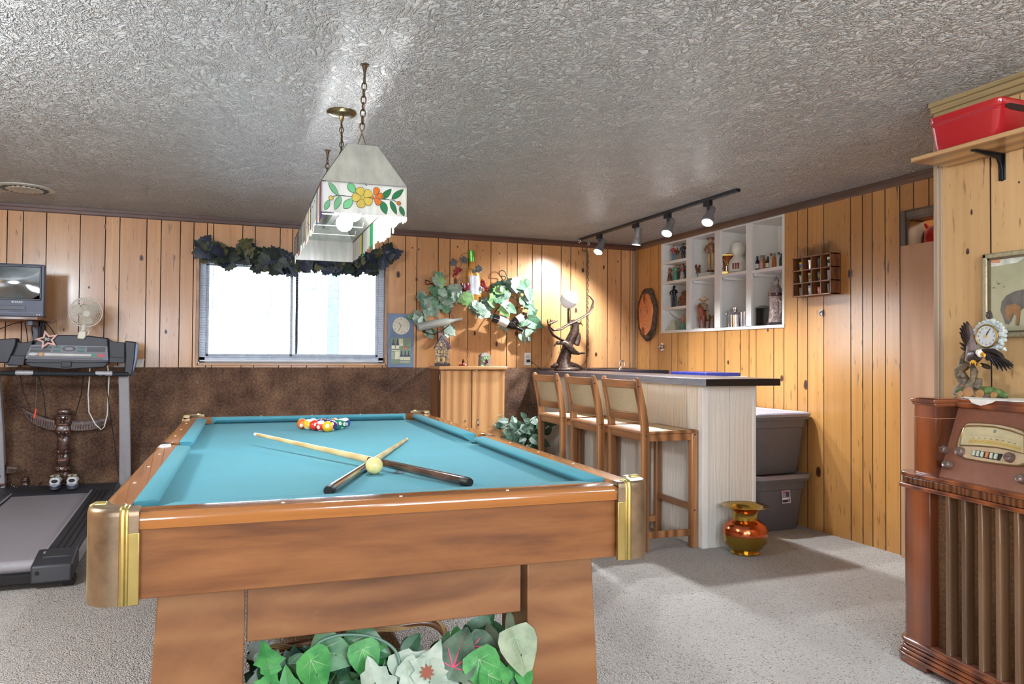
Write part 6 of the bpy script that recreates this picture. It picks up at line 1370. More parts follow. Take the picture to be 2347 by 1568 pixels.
# star sign
sc_ = K(108, 779, -.03); s1 = thing('star_sign', 'pink star cut-out reading 80 leaning on the treadmill console', 'sign', K(110, 790, -.02)); fs_ = fr(sc_, (1, 0, -.06), (0, .3, 1))
fs_ = fr(sc_, (1, 0, -.06), (.06, .3, 1)); zz = V((fs_[0][2], fs_[1][2], fs_[2][2]))
def starp(R_, r_, n=5, sx_=1.06): return [((R_ if i % 2 == 0 else r_)*sin(i*PI/n)*sx_, (R_ if i % 2 == 0 else r_)*cos(i*PI/n)) for i in range(2*n)]
ru = K(137, 779).x-sc_.x; f2 = fs_@RZ(.32)
MB(f2).prism(starp(ru, ru*.45), .004).build('pink_star', flat('rose_gold_card', (236, 190, 176), .35), s1); MB(f2).prism(starp(ru*.6, ru*.27), .0048, None, 0, False, .004).build('black_star', flat('black_card', (30, 26, 28), .5), s1)
text_mb('80', fs_@T(.0, .002, .005), ru*.42, .0004).build('number', flat('white_print', (240, 236, 230), .5), s1)
# trainers on the hood
SHW = flat('trainer_white', (228, 230, 232), .5); SHG = flat('trainer_grey', (150, 158, 172), .6); SHD = flat('trainer_dark', (44, 48, 54), .7); SHY = flat('trainer_lining', (206, 204, 166), .7); SOLE = flat('trainer_sole', (88, 92, 108), .6)
def shoe(px, label):
    b = B(px, 1125, 6.03); o = thing('trainer', label, 'shoe', (b.x, 6.03, .2225), rad(6), 'pair of trainers'); M = WM[o]
    def ring(y, w_, z0_, z1_, k=10): return [V((w_*cos(2*PI*i/k), y, (z0_+z1_)/2+(z1_-z0_)/2*sin(2*PI*i/k))) for i in range(k)]
    mb = MB(M); mb.rings([[V((w_*cos(2*PI*i/12)*(1 if True else 1), y, z)) for i, (w_, y, z) in ()] for _ in ()] or [[V((.036*cos(2*PI*i/20), .105+.135*sin(2*PI*i/20)-.0, z)) for i in range(20)] for z in (0, .012, .022)], 0, True, True); mb.build('sole', SOLE, o)
    mb = MB(M); mb.rings([ring(-.028, .020, .02, .062), ring(-.02, .031, .018, .084), ring(.02, .035, .018, .088), ring(.07, .037, .018, .082), ring(.13, .039, .018, .072), ring(.19, .037, .018, .056), ring(.225, .028, .018, .044), ring(.24, .012, .02, .034)], 0, True, True); mb.build('upper', SHW, o, sharp=60)
    MB(M).lathe([(.026, 0), (.03, .002), (.028, .006), (.02, .004)], (0, .028, .086), 18, sy=1.5).build('collar', SHY, o); MB(M).ball((0, .03, .085), (.022, .036, .006), 14).build('opening', SHD, o)
    MB(M).ball((0, -.022, .058), (.022, .011, .014), 14).build('heel_patch', SHD, o); MB(M).rings([ring(-.0295, .022, .022, .04), ring(-.02, .033, .02, .042), ring(.03, .0375, .02, .04)], 0, True, True).build('heel_band', SHG, o)
    MB(M).tube([(0, -.024, .086), (0, -.03, .096), (0, -.018, .094)], .004, 6).build('pull_tab', flat('tab_blue', (60, 70, 120), .6), o)
shoe(125, 'left white trainer standing heel outward on the treadmill hood'); shoe(164.5, 'right white trainer standing heel outward on the treadmill hood')
# ================================================================== television on its wall shelf
TVB = flat('blue_grey_tv', (72, 76, 98), .45, var=.04); yt_ = 6.0
def TV_(px, py, d=0.): return B(px, py, yt_+d)
a, b = TV_(104, 607), TV_(100, 727); x1 = (a.x+b.x)/2; x0 = x1-.47; ztv, zbv = a.z, b.z
tv = thing('television', 'small blue grey tube television with a built-in video slot', 'television', ((x0+x1)/2, 6.15, zbv))
mb = MB(); mb.hexa([(x0, yt_, zbv), (x1, yt_, zbv), (x1-.03, 6.22, zbv+.01), (x0+.03, 6.22, zbv+.01)], [(x0, yt_, ztv), (x1, yt_, ztv), (x1-.03, 6.22, ztv-.02), (x0+.03, 6.22, ztv-.02)]); mb.hexa([(x0+.05, 6.2, zbv+.03), (x1-.05, 6.2, zbv+.03), (x1-.12, 6.375, zbv+.06), (x0+.12, 6.375, zbv+.06)], [(x0+.05, 6.2, ztv-.04), (x1-.05, 6.2, ztv-.04), (x1-.12, 6.375, ztv-.10), (x0+.12, 6.375, ztv-.10)])
mb.build('housing', TVB, tv, bevel=.006)
zs0, zs1 = TV_(50, 684).z, TV_(50, 612).z; xs1 = TV_(91, 650).x; xs0 = x0+(x1-xs1)
mb = MB()
for p, q in (((xs0-.012, zs0-.012), (xs1+.012, zs0)), ((xs0-.012, zs1), (xs1+.012, zs1+.012)), ((xs0-.012, zs0), (xs0, zs1)), ((xs1, zs0), (xs1+.012, zs1))): mb.box((p[0], yt_-.006, p[1]), (q[0], yt_+.02, q[1]))
mb.build('screen_surround', flat('tv_black', (30, 32, 44), .4), tv, bevel=.003)
SCR = NT('tv_glass'); SCR.set(color=srgb(74, 88, 92), rough=.06, coat=1., spec=.8)
mb = MB(); mb.grid(lambda u, v: (xs0+(xs1-xs0)*u, yt_+.004-.014*(1-(2*u-1)**2)*(1-(2*v-1)**2)-.004, zs0+(zs1-zs0)*v), 10, 8); mb.build('screen', SCR.m, tv)
MB().box((x0+.01, yt_-.004, zbv+.045), (TV_(58, 700).x, yt_+.002, zbv+.075)).build('video_slot', flat('tv_slot', (50, 54, 72), .4), tv, bevel=.002)
mb = MB()
for i in range(9): mb.box((TV_(21+4.6*i, 712).x, yt_-.004, TV_(21, 713.5+.1*i).z-.003), (TV_(23.5+4.6*i, 712).x, yt_+.001, TV_(21, 713.5+.1*i).z+.004))
mb.build('button_row', flat('tv_black', (30, 32, 44), .4), tv)
mb = MB()
for px in (85, 91): mb.cyl((TV_(px, 722).x, yt_+.001, TV_(px, 722).z), (TV_(px, 722).x, yt_-.004, TV_(px, 722).z), .0045, n=10)
mb.build('jack', TGY, tv); MB().box((x0, yt_-.003, zbv+.0265), (x1-.012, yt_, zbv+.029)).build('trim_line', flat('tv_trim', (120, 124, 150), .4), tv)
p = TV_(39.5, 692.5); text_mb('SHARP', fr((p.x, yt_-.0005, p.z), (1, 0, -.02), (0, 0, 1)), .018, .0006, xs=1.25).build('brand_mark', flat('tv_silver', (214, 216, 222), .3), tv)
zsb = TV_(60, 738).z; sb = thing('tv_shelf', 'brown wall shelf with rounded corners carrying the television', 'shelf', ((x0+x1)/2, 6.2, zsb))
xr = TV_(99, 735).x; pl_ = [(x0-.06, 6.384), (x0-.06, 5.97)]+[(xr-.04+.04*cos(rad(a_)), 5.99+.04*sin(rad(a_))) for a_ in (-80, -55, -30, -8)]+[(xr, 6.384)]
MB().prism(pl_, zbv-.0005, None, 0, False, zbv-.022).build('board', wood('tv_shelf_wood', (150, 104, 70), (104, 70, 48), 'X', 1., .35, .3), sb, bevel=.003)
a, b = TV_(79, 745, .25), TV_(91, 770, .25); mb = MB(); mb.box((a.x, 6.2, 1.1), (b.x, 6.26, zbv-.022)); mb.box((a.x, 6.02, zbv-.06), (b.x, 6.38, zbv-.022)); mb.box((a.x-.01, 6.34, 1.1), (b.x+.01, 6.385, zbv-.022)); mb.build('bracket', flat('navy_bracket', (36, 40, 62), .4), sb, bevel=.003)
cb_ = thing('tv_cables', 'black cables dangling from the back of the television', 'cable', TV_(100, 740, .35))
for pts in ([(97, 722), (106, 730), (108, 737), (100, 737), (60, 736), (30, 742), (-10, 758)], [(104, 737), (116, 752), (128, 770)], [(97, 737), (104, 748), (106, 764)], [(57, 740), (60, 752), (64, 784)], [(74, 740), (73, 755), (76, 775)]): MB().tube([TV_(x, y, .35) for x, y in pts], .0032, 6).build('cable', RUB, cb_)
# ================================================================== totem carvings
TOT = NT('dark_carved_wood'); _n = TOT.noise(40, None, 4); TOT.set(color=TOT.ramp(_n, [(.35, srgb(44, 28, 24)), (.65, srgb(96, 60, 48))]), rough=.3, coat=.4); TOT.bump(_n, .4, .005); TOT = TOT.m
TOT2 = flat('totem_pale_wood', (150, 104, 84), .3)  # paler brown for the carved mouths and teeth
def totem(px, ytop, y, wid, label, wl_, wr_, rz=0.):
    t = B(px, ytop, y); H = t.z; o = thing('totem_carving', label, 'carving', (t.x, y, 0), rz, 'totem carvings'); M = WM[o]
    mb = MB(M); z = 0; k = 0; seg = [(.10, 1.25, .9), (.055, 1.0, .8), (.12, .95, .9), (.03, 1.15, 1.), (.10, .9, .85), (.05, 1.1, .9), (.12, .88, .8), (.04, 1.2, 1.), (.12, .8, .8), (.10, 1., .9), (.10, 1.1, .9), (.05, .9, .8)]
    S = sum(s_[0] for s_ in seg)
    for h_, w_, d_ in seg:
        h = h_/S*H; R = [[V((x, yy, z+zz)) for x, yy in rrect(wid*w_*q, wid*d_*q, wid*.2, 3)] for zz, q in ((0, .88), (h*.2, 1.), (h*.8, 1.), (h, .88))]; mb.rings(R, 0, True, True); z += h
    b = mb.build('pole', TOT, o, sharp=40, displace=(30, .004)); mb = MB(M)
    for zf in (.22, .43, .60, .78, .92):
        for s in (-1, 1): mb.ball((s*wid*.24, -wid*.45, H*zf), (wid*.17, wid*.12, wid*.17), 10)
        mb.tube([(0, -wid*.42, H*(zf-.02)), (0, -wid*.8, H*(zf-.035)), (0, -wid*.82, H*(zf-.055))], [wid*.16, wid*.12, wid*.03], 8)
    mb.build('carved_face', TOT, o, sharp=60); mb = MB(M)
    for zf in (.30, .52, .86): mb.torus((0, -wid*.46, H*zf), wid*.17, wid*.05, RX(0), 14, 6, 0, 1.3, .35)
    for i in range(6): mb.box((-wid*.4+i*wid*.15, -wid*.62, H*.14), (-wid*.33+i*wid*.15, -wid*.5, H*.19))
    mb.build('carved_mouth', TOT2, o)
    for pts in (wl_, wr_):
        if not pts: continue
        mb = MB(); R = []; n = len(pts)
        for i, (x, y0_, y1_) in enumerate(pts):
            lo, hi = B(x, y1_, y), B(x, y0_, y); dd = .012*(1-.6*i/n); R.append([V((lo.x, y-dd, lo.z)), V((lo.x, y+dd, lo.z)), V((hi.x, y+dd*.7, hi.z)), V((hi.x, y-dd*.7, hi.z))])
        mb.rings(R, 0, True, True)
        for i in range(n-1):
            (xa, a0, a1), (xb_, b0, b1) = pts[i], pts[i+1]
            mb.tube([B(xa, a0, y-.012), B(xb_, b0, y-.012)], .004, 5)
            for q in range(4):
                f_ = q/4; x = xa+(xb_-xa)*f_; u0 = a0+(b0-a0)*f_; u1 = a1+(b1-a1)*f_; mb.tube([B(x, u0+(u1-u0)*.35, y-.013), B(x-1.5, u1-1, y-.013)], .0028, 5)
        mb.build('wing', TOT, o, sharp=40)
totem(147, 938, 6.30, .098, 'tall dark totem carving with spread wings behind the trainers', [(130, 964, 986), (110, 958, 984), (88, 951, 976), (70, 944, 966), (60, 940, 954), (54, 935, 942)], [(162, 966, 986), (185, 965, 987), (210, 964, 985), (228, 961, 980), (242, 958, 970), (248, 956, 960)])
totem(2, 1058, 6.28, .07, 'small dark totem carving at the left edge, one wing showing', None, [(12, 1070, 1084), (26, 1069, 1085), (38, 1070, 1080), (46, 1067, 1070)])
totem(58, 1094, 6.36, .045, 'smallest dark totem carving with thin wings near the skirting', [(52, 1113, 1118), (40, 1114, 1119), (26, 1109, 1112)], [(64, 1113, 1118), (80, 1112, 1116), (96, 1102, 1105)])
# papers and gadget on the ledge
a, b = B(262, 838, 6.41), B(328, 830, 6.41)
o = MB(T(0, 0, ZW+.001)).box((a.x, 6.395, 0), (b.x-.03, 6.43, .012)); o.hexa([(b.x-.09, 6.39, .0), (b.x, 6.39, .0), (b.x, 6.43, 0), (b.x-.09, 6.43, 0)], [(b.x-.07, 6.40, .055), (b.x+.01, 6.40, .062), (b.x+.01, 6.425, .064), (b.x-.07, 6.425, .057)]); tag(o.build('booklet', flat('white_booklet', (224, 222, 216), .7)), 'white booklet and papers lying on the ledge behind the treadmill', 'booklet')
a, b = B(15, 842, 6.40), B(41, 830, 6.40); gd = thing('desk_clock', 'small white-framed digital display on the ledge behind the treadmill', 'clock', ((a.x+b.x)/2, 6.41, ZW+.001))
MB().box((a.x, 6.395, ZW+.001), (b.x, 6.425, b.z+.005)).build('frame', WHITE, gd, bevel=.002); MB().box((a.x+.008, 6.393, ZW+.012), (b.x-.008, 6.396, b.z-.004)).build('display', flat('dark_display', (36, 42, 60), .2), gd)
# ceiling vent
c = F(57, 431, ZT); vt = thing('ceiling_vent', 'round off-white ceiling vent at the far left', 'vent', (c.x, c.y, ZT)); OFFW = flat('vent_white', (206, 202, 190), .4)
MB().lathe([(.17, 0), (.172, -.006), (.15, -.012), (.11, -.005), (.10, -.002)], (c.x, c.y, ZT), 40, cap=False).build('outer_ring', OFFW, vt); MB().lathe([(.105, -.004), (.108, -.016), (.09, -.02), (.06, -.012), (.001, -.012)], (c.x, c.y, ZT), 36, cap=False).build('inner_cone', OFFW, vt)
mb = MB()
for i in range(24):
    a_ = 2*PI*i/24; mb.box((-.006, .112, -.0135), (.006, .138, -.0105), 0, T(c.x, c.y, ZT)@RZ(a_))
mb.build('slot', flat('vent_slot', (70, 70, 66), .6), vt)
# ================================================================== console radio
ra = rad(8); RM = fr((2.476, 2.231, 0), (-sin(ra), -cos(ra), 0), (cos(ra), -sin(ra), 0))
def onplane(px, py, P, n):
    d = _r2*((px-IW/2)/FPX)-_u2*((py-IH/2)/FPX)+_f; n = V(n); return EYE+d*((V(P)-EYE).dot(n)/d.dot(n))
def walnut(name, l, d, ax, rings=4.):
    return wood(name, l, d, ax, 1.1, .22, .75, rings, .35, .3, .07)
WV = walnut('walnut_veneer', (160, 88, 46), (84, 40, 22), 'Z'); WVX = walnut('walnut_veneer_rail', (150, 84, 46), (80, 40, 24), 'Y'); WDK = flat('shaded_walnut_inner', (48, 26, 18), .35, coat=.3)  # WDK: walnut darkened to paint in the shadow inside the cabinet
WPAN = NT('worn_walnut_panel'); _n = WPAN.noise(4, None, 4); _n2 = WPAN.noise(60, WPAN.mapping((1, .15, 1)), 3); WPAN.set(color=WPAN.mix(WPAN.ramp(_n, [(.3, srgb(126, 78, 58)), (.7, srgb(156, 108, 86))]), srgb(104, 62, 46), WPAN.math('MULTIPLY', _n2, .5)), rough=.3, coat=.4, coatr=.15); WPAN = WPAN.m
RU = .78; RD = .36; ZB, ZM0, ZM1, ZTP = .088, .668, .728, 1.0145
rd = thing('console_radio', 'vintage walnut console radio with vertical grille slats by the right wall', 'radio', RM.translation, math.atan2(RM[1][0], RM[0][0]))
def rbox(u0, w0, z0, u1, w1, z1, nm, m, par=rd, bevel=.003, rl=0, rr=0, seg=2):
    """box in the cabinet's own axes with optionally rounded front corners"""
    pts = []
    if rl: pts += [(u0+rl-rl*cos(rad(a)), w0+rl-rl*sin(rad(a))) for a in range(0, 91, 15)]
    else: pts += [(u0, w0)]
    if rr: pts += [(u1-rr+rr*sin(rad(a)), w0+rr-rr*cos(rad(a))) for a in range(0, 91, 15)]
    else: pts += [(u1, w0)]
    pts += [(u1, w1), (u0, w1)]
    return MB(RM).prism(pts, z1, None, 0, True, z0).build(nm, m, par, bevel=bevel, seg=seg, sharp=30)
# base with stepped ribs, arched below
k = 0
for z0, z1, o in ((.020, .036, 0), (.037, .052, .004), (.053, .067, .008), (.068, .078, .012), (.079, .094, .006)): rbox(o, o, z0, RU-o, RD, z1, 'base_moulding', WVX, bevel=.005, rl=.05, rr=.05, seg=3)
for u0, u1 in ((.0, .17), (RU-.17, RU)): rbox(u0+.002, .002, 0, u1-.002, RD, .021, 'base_foot', WVX, rl=.05 if u0 == 0 else 0, rr=.05 if u0 else 0)
# body
rbox(.02, .06, .09, RU-.02, RD, ZM0, 'cabinet_body', WDK, bevel=0); rbox(.05, .18, ZM0, RU-.05, RD, ZTP-.03, 'cabinet_back', WDK, bevel=0)
for s in (0, 1):
    a0, a1 = (.018, .172) if s == 0 else (RU-.172, RU-.018); rbox(a0, .016, .092, a1, RD, ZM0, 'lower_stile', WV, rl=.045 if s == 0 else 0, rr=.045 if s else 0, bevel=.001)
    b0, b1 = (.050, .188) if s == 0 else (RU-.188, RU-.05); rbox(b0, .03, ZM1, b1, RD, ZTP-.026, 'upper_stile', WV, rl=.045 if s == 0 else 0, rr=.045 if s else 0, bevel=.001)
    rbox(b0-.001, .029, ZTP-.075, b1+.0005, RD, ZTP-.0735, 'inlay_line', flat('inlay', (186, 130, 84), .3), rl=.046 if s == 0 else 0, rr=.046 if s else 0, bevel=0)
    for z0, z1, o in ((ZTP-.028, ZTP-.018, -.006), (ZTP-.018, ZTP-.004, -.010), (ZTP-.004, ZTP, .004)): rbox(b0+o, .03+o, z0, b1+.001, RD, z1, 'stile_cap', WVX, rl=.05 if s == 0 else 0, rr=.05 if s else 0, bevel=.003, seg=3)
rbox(.10, .128, ZTP-.02, RU-.1, RD, ZTP-.0005, 'top', WVX, bevel=.004); rbox(.187, .118, ZTP-.034, RU-.187, .14, ZTP-.012, 'top_moulding', WVX, bevel=.006, seg=3)
# waist band
for z0, z1, o, m in ((ZM0, ZM0+.016, -.004, WVX), (ZM0+.016, ZM0+.044, .004, walnut('striped_veneer', (120, 76, 48), (52, 30, 20), 'Z', 22.)), (ZM0+.044, ZM1, 0, WVX)): rbox(o+.006, o+.004, z0, RU-.006-o, RD, z1, 'waist_moulding' if m is WVX else 'waist_band', m, rl=.05, rr=.05, bevel=.004, seg=3)
# grille
CLO = NT('grille_cloth'); _a = CLO.wave(160, None, dirn='Z'); _b = CLO.noise(90, None, 2); CLO.set(color=CLO.mix(CLO.ramp(_b, [(.3, srgb(84, 58, 36)), (.7, srgb(132, 98, 62))]), srgb(70, 46, 28), CLO.math('MULTIPLY', _a, .5)), rough=.9); CLO = CLO.m
rbox(.17, .054, .094, RU-.17, .062, ZM0, 'grille_cloth', CLO, bevel=0); rbox(.17, .016, .090, RU-.17, .06, .098, 'grille_sill', WPAN, bevel=.002)
SLT = walnut('slat_walnut', (122, 92, 66), (70, 48, 34), 'Z', 6.)
for i in range(6):
    u = .252+i*.0705
    if u < RU-.18: MB(RM).prism([(u-.011, .024), (u-.008, .017), (u+.008, .017), (u+.011, .022), (u+.011, .056), (u-.004, .056)], ZM0, None, 0, False, .098).build('grille_slat', SLT, rd, bevel=.002)
# slanted control panel with the dial
A0, A1 = V((.188, .042, ZM1)), V((.188, .130, ZTP-.032)); vs = (A1-A0).normalized(); PF = RM@fr(A0, (1, 0, 0), vs); PO = PF.translation; PN = V((PF[0][2], PF[1][2], PF[2][2])); L_ = (A1-A0).length
MB(PF).box((0, 0, -.006), (RU-.376, L_, 0)).build('control_panel', WPAN, rd)
for s in (0, 1):
    u = .188 if s == 0 else RU-.188; MB(RM).add([(u, .03, ZM1), (u, .2, ZM1), (u, .2, ZTP-.03), (u, .03, ZTP-.03)], [(0, 1, 2, 3)]).build('inner_cheek', WDK, rd)
PFi = PF.inverted()
def pl(px, py): q = PFi@onplane(px, py, PO, PN); return (q.x, q.y)
ou = [pl(*q) for q in [(2194.5, 1030), (2197, 1010), (2206, 985), (2216, 971), (2222, 969.5), (2250, 969.6), (2295, 973.5), (2330, 981), (2352, 989), (2366, 1003), (2370, 1028), (2367, 1050), (2356, 1066), (2340, 1070.5), (2315, 1069), (2256, 1061), (2213, 1053), (2200, 1045)]]
gi = [pl(*q) for q in [(2206, 1023), (2209, 1000), (2214, 984), (2221, 979), (2250, 978.5), (2285, 981), (2320, 989), (2354, 1001), (2354, 1043), (2320, 1034), (2290, 1028), (2250, 1024.5)]]
BZL = flat('brass_bezel', (172, 146, 108), .25, .85); CREAM = flat('cream_dial_plate', (190, 170, 138), .4)
orient = lambda p: p if sum(p[i][0]*p[(i+1) % len(p)][1]-p[(i+1) % len(p)][0]*p[i][1] for i in range(len(p))) > 0 else list(reversed(p))
ou, gi = orient(ou), orient(gi)
cxo, cyo = sum(p[0] for p in ou)/len(ou), sum(p[1] for p in ou)/len(ou); sh_ = lambda p, k: [(cxo+(x-cxo)*k, cyo+(y-cyo)*k) for x, y in p]
bz = MB(PF).prism(ou, .008).build('dial_bezel', BZL, rd, bevel=.004, seg=3); MB(PF).prism(sh_(ou, .94), .0095, None, 0, False, .007).build('dial_plate', CREAM, bz, bevel=.001)
MB(PF).tube([(*p, .0105) for p in gi], .003, 8, closed=True).build('dial_rim', BZL, bz)
DIA = flat('dial_face_amber', (196, 172, 104), .3); DI2 = flat('dial_face_cream', (196, 186, 148), .3)
MB(PF).prism(gi, .0102, None, 0, False, .009).build('dial_face', DI2, bz)
gx0, gx1 = min(p[0] for p in gi), max(p[0] for p in gi); gy0, gy1 = min(p[1] for p in gi), max(p[1] for p in gi); gm = (gx0+gx1)/2
def dcurve(u, v): return (gx0+(gx1-gx0)*u, gy0+(gy1-gy0)*(v+.16*(1-(2*u-1)**2)-.02), .0105)
mb = MB(PF); n = 14; vs_ = [dcurve(.14+.8*i/n, .08) for i in range(n+1)]+[dcurve(.14+.8*i/n, .26) for i in range(n+1)]; mb.add(vs_, [(i, i+1, n+2+i, n+1+i) for i in range(n)]); mb.build('amber_band', DIA, bz)
mb = MB(PF)
for i in range(33):
    u = .16+.76*i/32; a_ = dcurve(u, .13); b_ = dcurve(u, .18 if i % 4 else .22); mb.add([(a_[0]-.0005, a_[1], .0108), (a_[0]+.0005, a_[1], .0108), (b_[0]+.0005, b_[1], .0108), (b_[0]-.0005, b_[1], .0108)], [(0, 1, 2, 3)])
for i in range(9): u = .2+.72*i/9; q = dcurve(u, .3); text_mb(('55', '60', '70', '80', '100', '120', '140', '160', '170')[i], PF@T(q[0], q[1], .0108), .006, .0001, 0, mb)
mb.M = None; mb.build('scale_marks', flat('dial_ink', (90, 74, 50), .6), bz) if False else None
mk = MB(PF)
for i in range(33):
    u = .16+.76*i/32; a_ = dcurve(u, .13); b_ = dcurve(u, .18 if i % 4 else .22); mk.add([(a_[0]-.0005, a_[1], .0108), (a_[0]+.0005, a_[1], .0108), (b_[0]+.0005, b_[1], .0108), (b_[0]-.0005, b_[1], .0108)], [(0, 1, 2, 3)])
mk.M = None
for i in range(8): q = dcurve(.2+.09*i, .32); text_mb(('55', '60', '70', '80', '100', '120', '140', '160')[i], PF@T(q[0], q[1], .0108), .0065, .0001, 0, mk)
mk.build('scale_marks', flat('dial_ink', (90, 74, 50), .6), bz)
MB(PF).tube([(*dcurve(.16+.72*i/12, .46)[:2], .0112) for i in range(13)], .0016, 6).build('pointer_guide', flat('pale_guide', (226, 216, 186), .2, .3), bz)
q = pl(2286, 991); MB(PF).ball((*q, .0108), (.006, .006, .0016), 14).build('tuning_eye', flat('tuning_eye', (110, 130, 124), .1), bz)
KNB = flat('bakelite_knob', (112, 92, 84), .2, .1, coat=.5)
def knob(px, py, r_, par, h=.02):
    q = pl(px, py); kn = MB(PF).lathe([(r_*1.05, .002), (r_, .012), (r_*.98, h), (r_*.8, h+.005), (.001, h+.0065)], (*q, 0), 24).build('knob', KNB, par); MB(PF@T(*q, 0)).box((-r_*.85, -.0007, h+.004), (r_*.85, .0007, h+.0072)).build('knob_line', flat('knob_line', (60, 48, 42), .5), kn)
for px, py in ((2168, 1033), (2177, 1067)): knob(px, py, .0155, rd)
for px, py in ((2208, 1038), (2322, 1052)): knob(px, py, .017, bz, .022)
knob(2347, 1100, .0155, rd)
MB(PF).prism(orient([pl(*q) for q in [(2232, 1047), (2233, 1035.5), (2237, 1033.5), (2304, 1043), (2297, 1058.5)]]), .0102, None, 0, False, .0092).build('push_button_slot', flat('slot_black', (16, 14, 14), .5), bz)
for i, px in enumerate((2239, 2248.3, 2258, 2269, 2279, 2289.5)):
    py = 1041.5+.155*(px-2239); q = pl(px, py); MB(PF@T(*q, .01)).box((-.0047, -.009, 0), (.0047, .010, .008)).build('push_button', flat('button_orange', (196, 120, 76), .4) if i == 3 else flat('button_ivory', (188, 194, 176), .4), bz, bevel=.0015)
# doily
rnd = random.Random(8); dp = RM@V((.33, .235, 0)); o = thing('doily', 'white lace doily under the eagle clock on the radio', 'doily', (dp.x, dp.y, ZTP))
LACE = flat('white_lace', (226, 222, 214), .9)
mb = MB(RM@T(.33, .24, ZTP+.0008)); n = 48
mb.prism([((.205+.014*(i % 2))*cos(2*PI*i/n)*1.0, (.105+.010*(i % 2))*sin(2*PI*i/n)) for i in range(n)], .0018); mb.build('lace_cloth', LACE, o)
mb = MB(RM); mb.add([(.235, .128, ZTP+.0012), (.355, .128, ZTP+.0012), (.345, .117, ZTP-.008), (.30, .1165, ZTP-.020), (.262, .1168, ZTP-.012)], [(0, 1, 2, 3, 4)]); mb.add([(.235, .128, ZTP+.0018), (.355, .128, ZTP+.0018), (.345, .1163, ZTP-.008), (.30, .1158, ZTP-.020), (.262, .1161, ZTP-.012)], [(4, 3, 2, 1, 0)]); mb.build('hanging_corner', LACE, o)
# ================================================================== eagle mantel clock
XE = 2.735
def Q(cx, cy, dx=0.): return Rw(2160+cx/7.128, 700+cy/7.128, XE+dx)
zt2 = ZTP+.003; ce = thing('eagle_clock', 'resin eagle clock with cloud-ringed dial standing on the radio', 'clock', (XE, Q(630, 1500).y, zt2))
ROCK = NT('painted_bark'); _n = ROCK.noise(55, None, 4, .7); ROCK.set(color=ROCK.ramp(_n, [(.3, srgb(54, 50, 46)), (.52, srgb(104, 92, 74)), (.7, srgb(150, 116, 78))]), rough=.6); ROCK.bump(_n, .6, .006); ROCK = ROCK.m
MOSS = flat('painted_moss', (90, 112, 62), .7, var=.4, scale=70); FEA = flat('eagle_feather', (62, 48, 44), .5, var=.3, scale=60); FEA2 = flat('eagle_feather_light', (112, 94, 90), .5, var=.2); EWH = flat('eagle_white', (236, 232, 222), .5); EYE_ = flat('eagle_yellow', (226, 166, 50), .4); CLD = flat('cloud_grey', (190, 198, 196), .5, var=.12, scale=60)
def fit(p): return V((p.x, p.y, max(p.z, zt2+.002)))
mb = MB(); R = []
by0, by1 = Q(205, 1500).y, Q(1060, 1500).y; yc2 = (by0+by1)/2; hw2 = abs(by0-by1)/2
mb.lathe([(hw2, 0), (hw2*1.02, .008), (hw2*.9, .02), (hw2*.5, .03), (.001, .032)], (XE, yc2, zt2), 26, sx=.42); mb.build('base', ROCK, ce, displace=(40, .005))
mb = MB()
mb.tube([fit(Q(330, 1480)), Q(340, 1380), Q(380, 1270), Q(310, 1160), Q(270, 1060), Q(340, 1000), Q(440, 950), Q(500, 905)], [.034, .030, .024, .019, .018, .017, .014, .011], 12); mb.tube([fit(Q(450, 1440)), Q(470, 1320), Q(500, 1190), Q(520, 1090), Q(490, 1010), Q(440, 960)], [.034, .026, .014, .012, .011, .011], 10)
mb.tube([Q(310, 980), Q(325, 880), Q(350, 800)], [.013, .011, .008], 8); mb.tube([Q(560, 1330), Q(590, 1250), Q(600, 1200)], [.02, .013, .011], 8); mb.ball(Q(320, 1150, -.016), (.014, .016, .016), 10); mb.build('tree_trunk', ROCK, ce, displace=(50, .006), sharp=60)
mb = MB()
for cx, cy, r_ in ((300, 1400, .017), (760, 1400, .026), (880, 1430, .024), (980, 1460, .018), (680, 1370, .016)): mb.ball(fit(Q(cx, cy, -.02)), (r_*.8, r_*1.3, r_*.7), 10)
mb.build('moss', MOSS, ce, displace=(60, .005)); mb = MB()
for cx, cy, r_ in ((430, 1430, .022), (620, 1450, .017), (310, 1455, .013), (850, 1470, .012)): p = fit(Q(cx, cy, -.04)); mb.cyl((p.x, p.y, p.z), (p.x-.006, p.y+.001, p.z+.002), r_, n=12)
mb.build('cut_log', flat('cut_log', (170, 124, 76), .6), ce)
mb = MB()      # eagle body
mb.tube([Q(450, 900, -.02), Q(520, 840, -.03), Q(590, 810, -.04)], [.016, .026, .018], 10); mb.tube([Q(640, 960, -.005), Q(720, 1000, -.005), Q(790, 1030, -.0)], [.012, .018, .008], 8, flat=.5); mb.tube([Q(440, 910, -.03), Q(500, 950, -.04), Q(540, 960, -.045)], [.012, .012, .008], 8); mb.build('eagle_body', FEA, ce)
mb = MB(); mb.ball(Q(620, 785, -.05), (.014, .012, .0155), 14); mb.ball(Q(590, 770, -.045), (.012, .01, .012), 10); mb.build('eagle_head', EWH, ce); mb = MB(); mb.tube([Q(650, 795, -.056), Q(690, 810, -.062), Q(695, 850, -.062)], [.0075, .0055, .001], 8)
for cx in (460, 500, 540): mb.tube([Q(500, 900, -.045), Q(cx, 940, -.05), Q(cx-6, 985, -.048)], [.006, .004, .001], 6)
mb.tube([Q(560, 985, -.03), Q(610, 970, -.03), Q(640, 985, -.03)], [.003, .004, .002], 6); mb.build('beak_and_talon', EYE_, ce)
mb = MB()
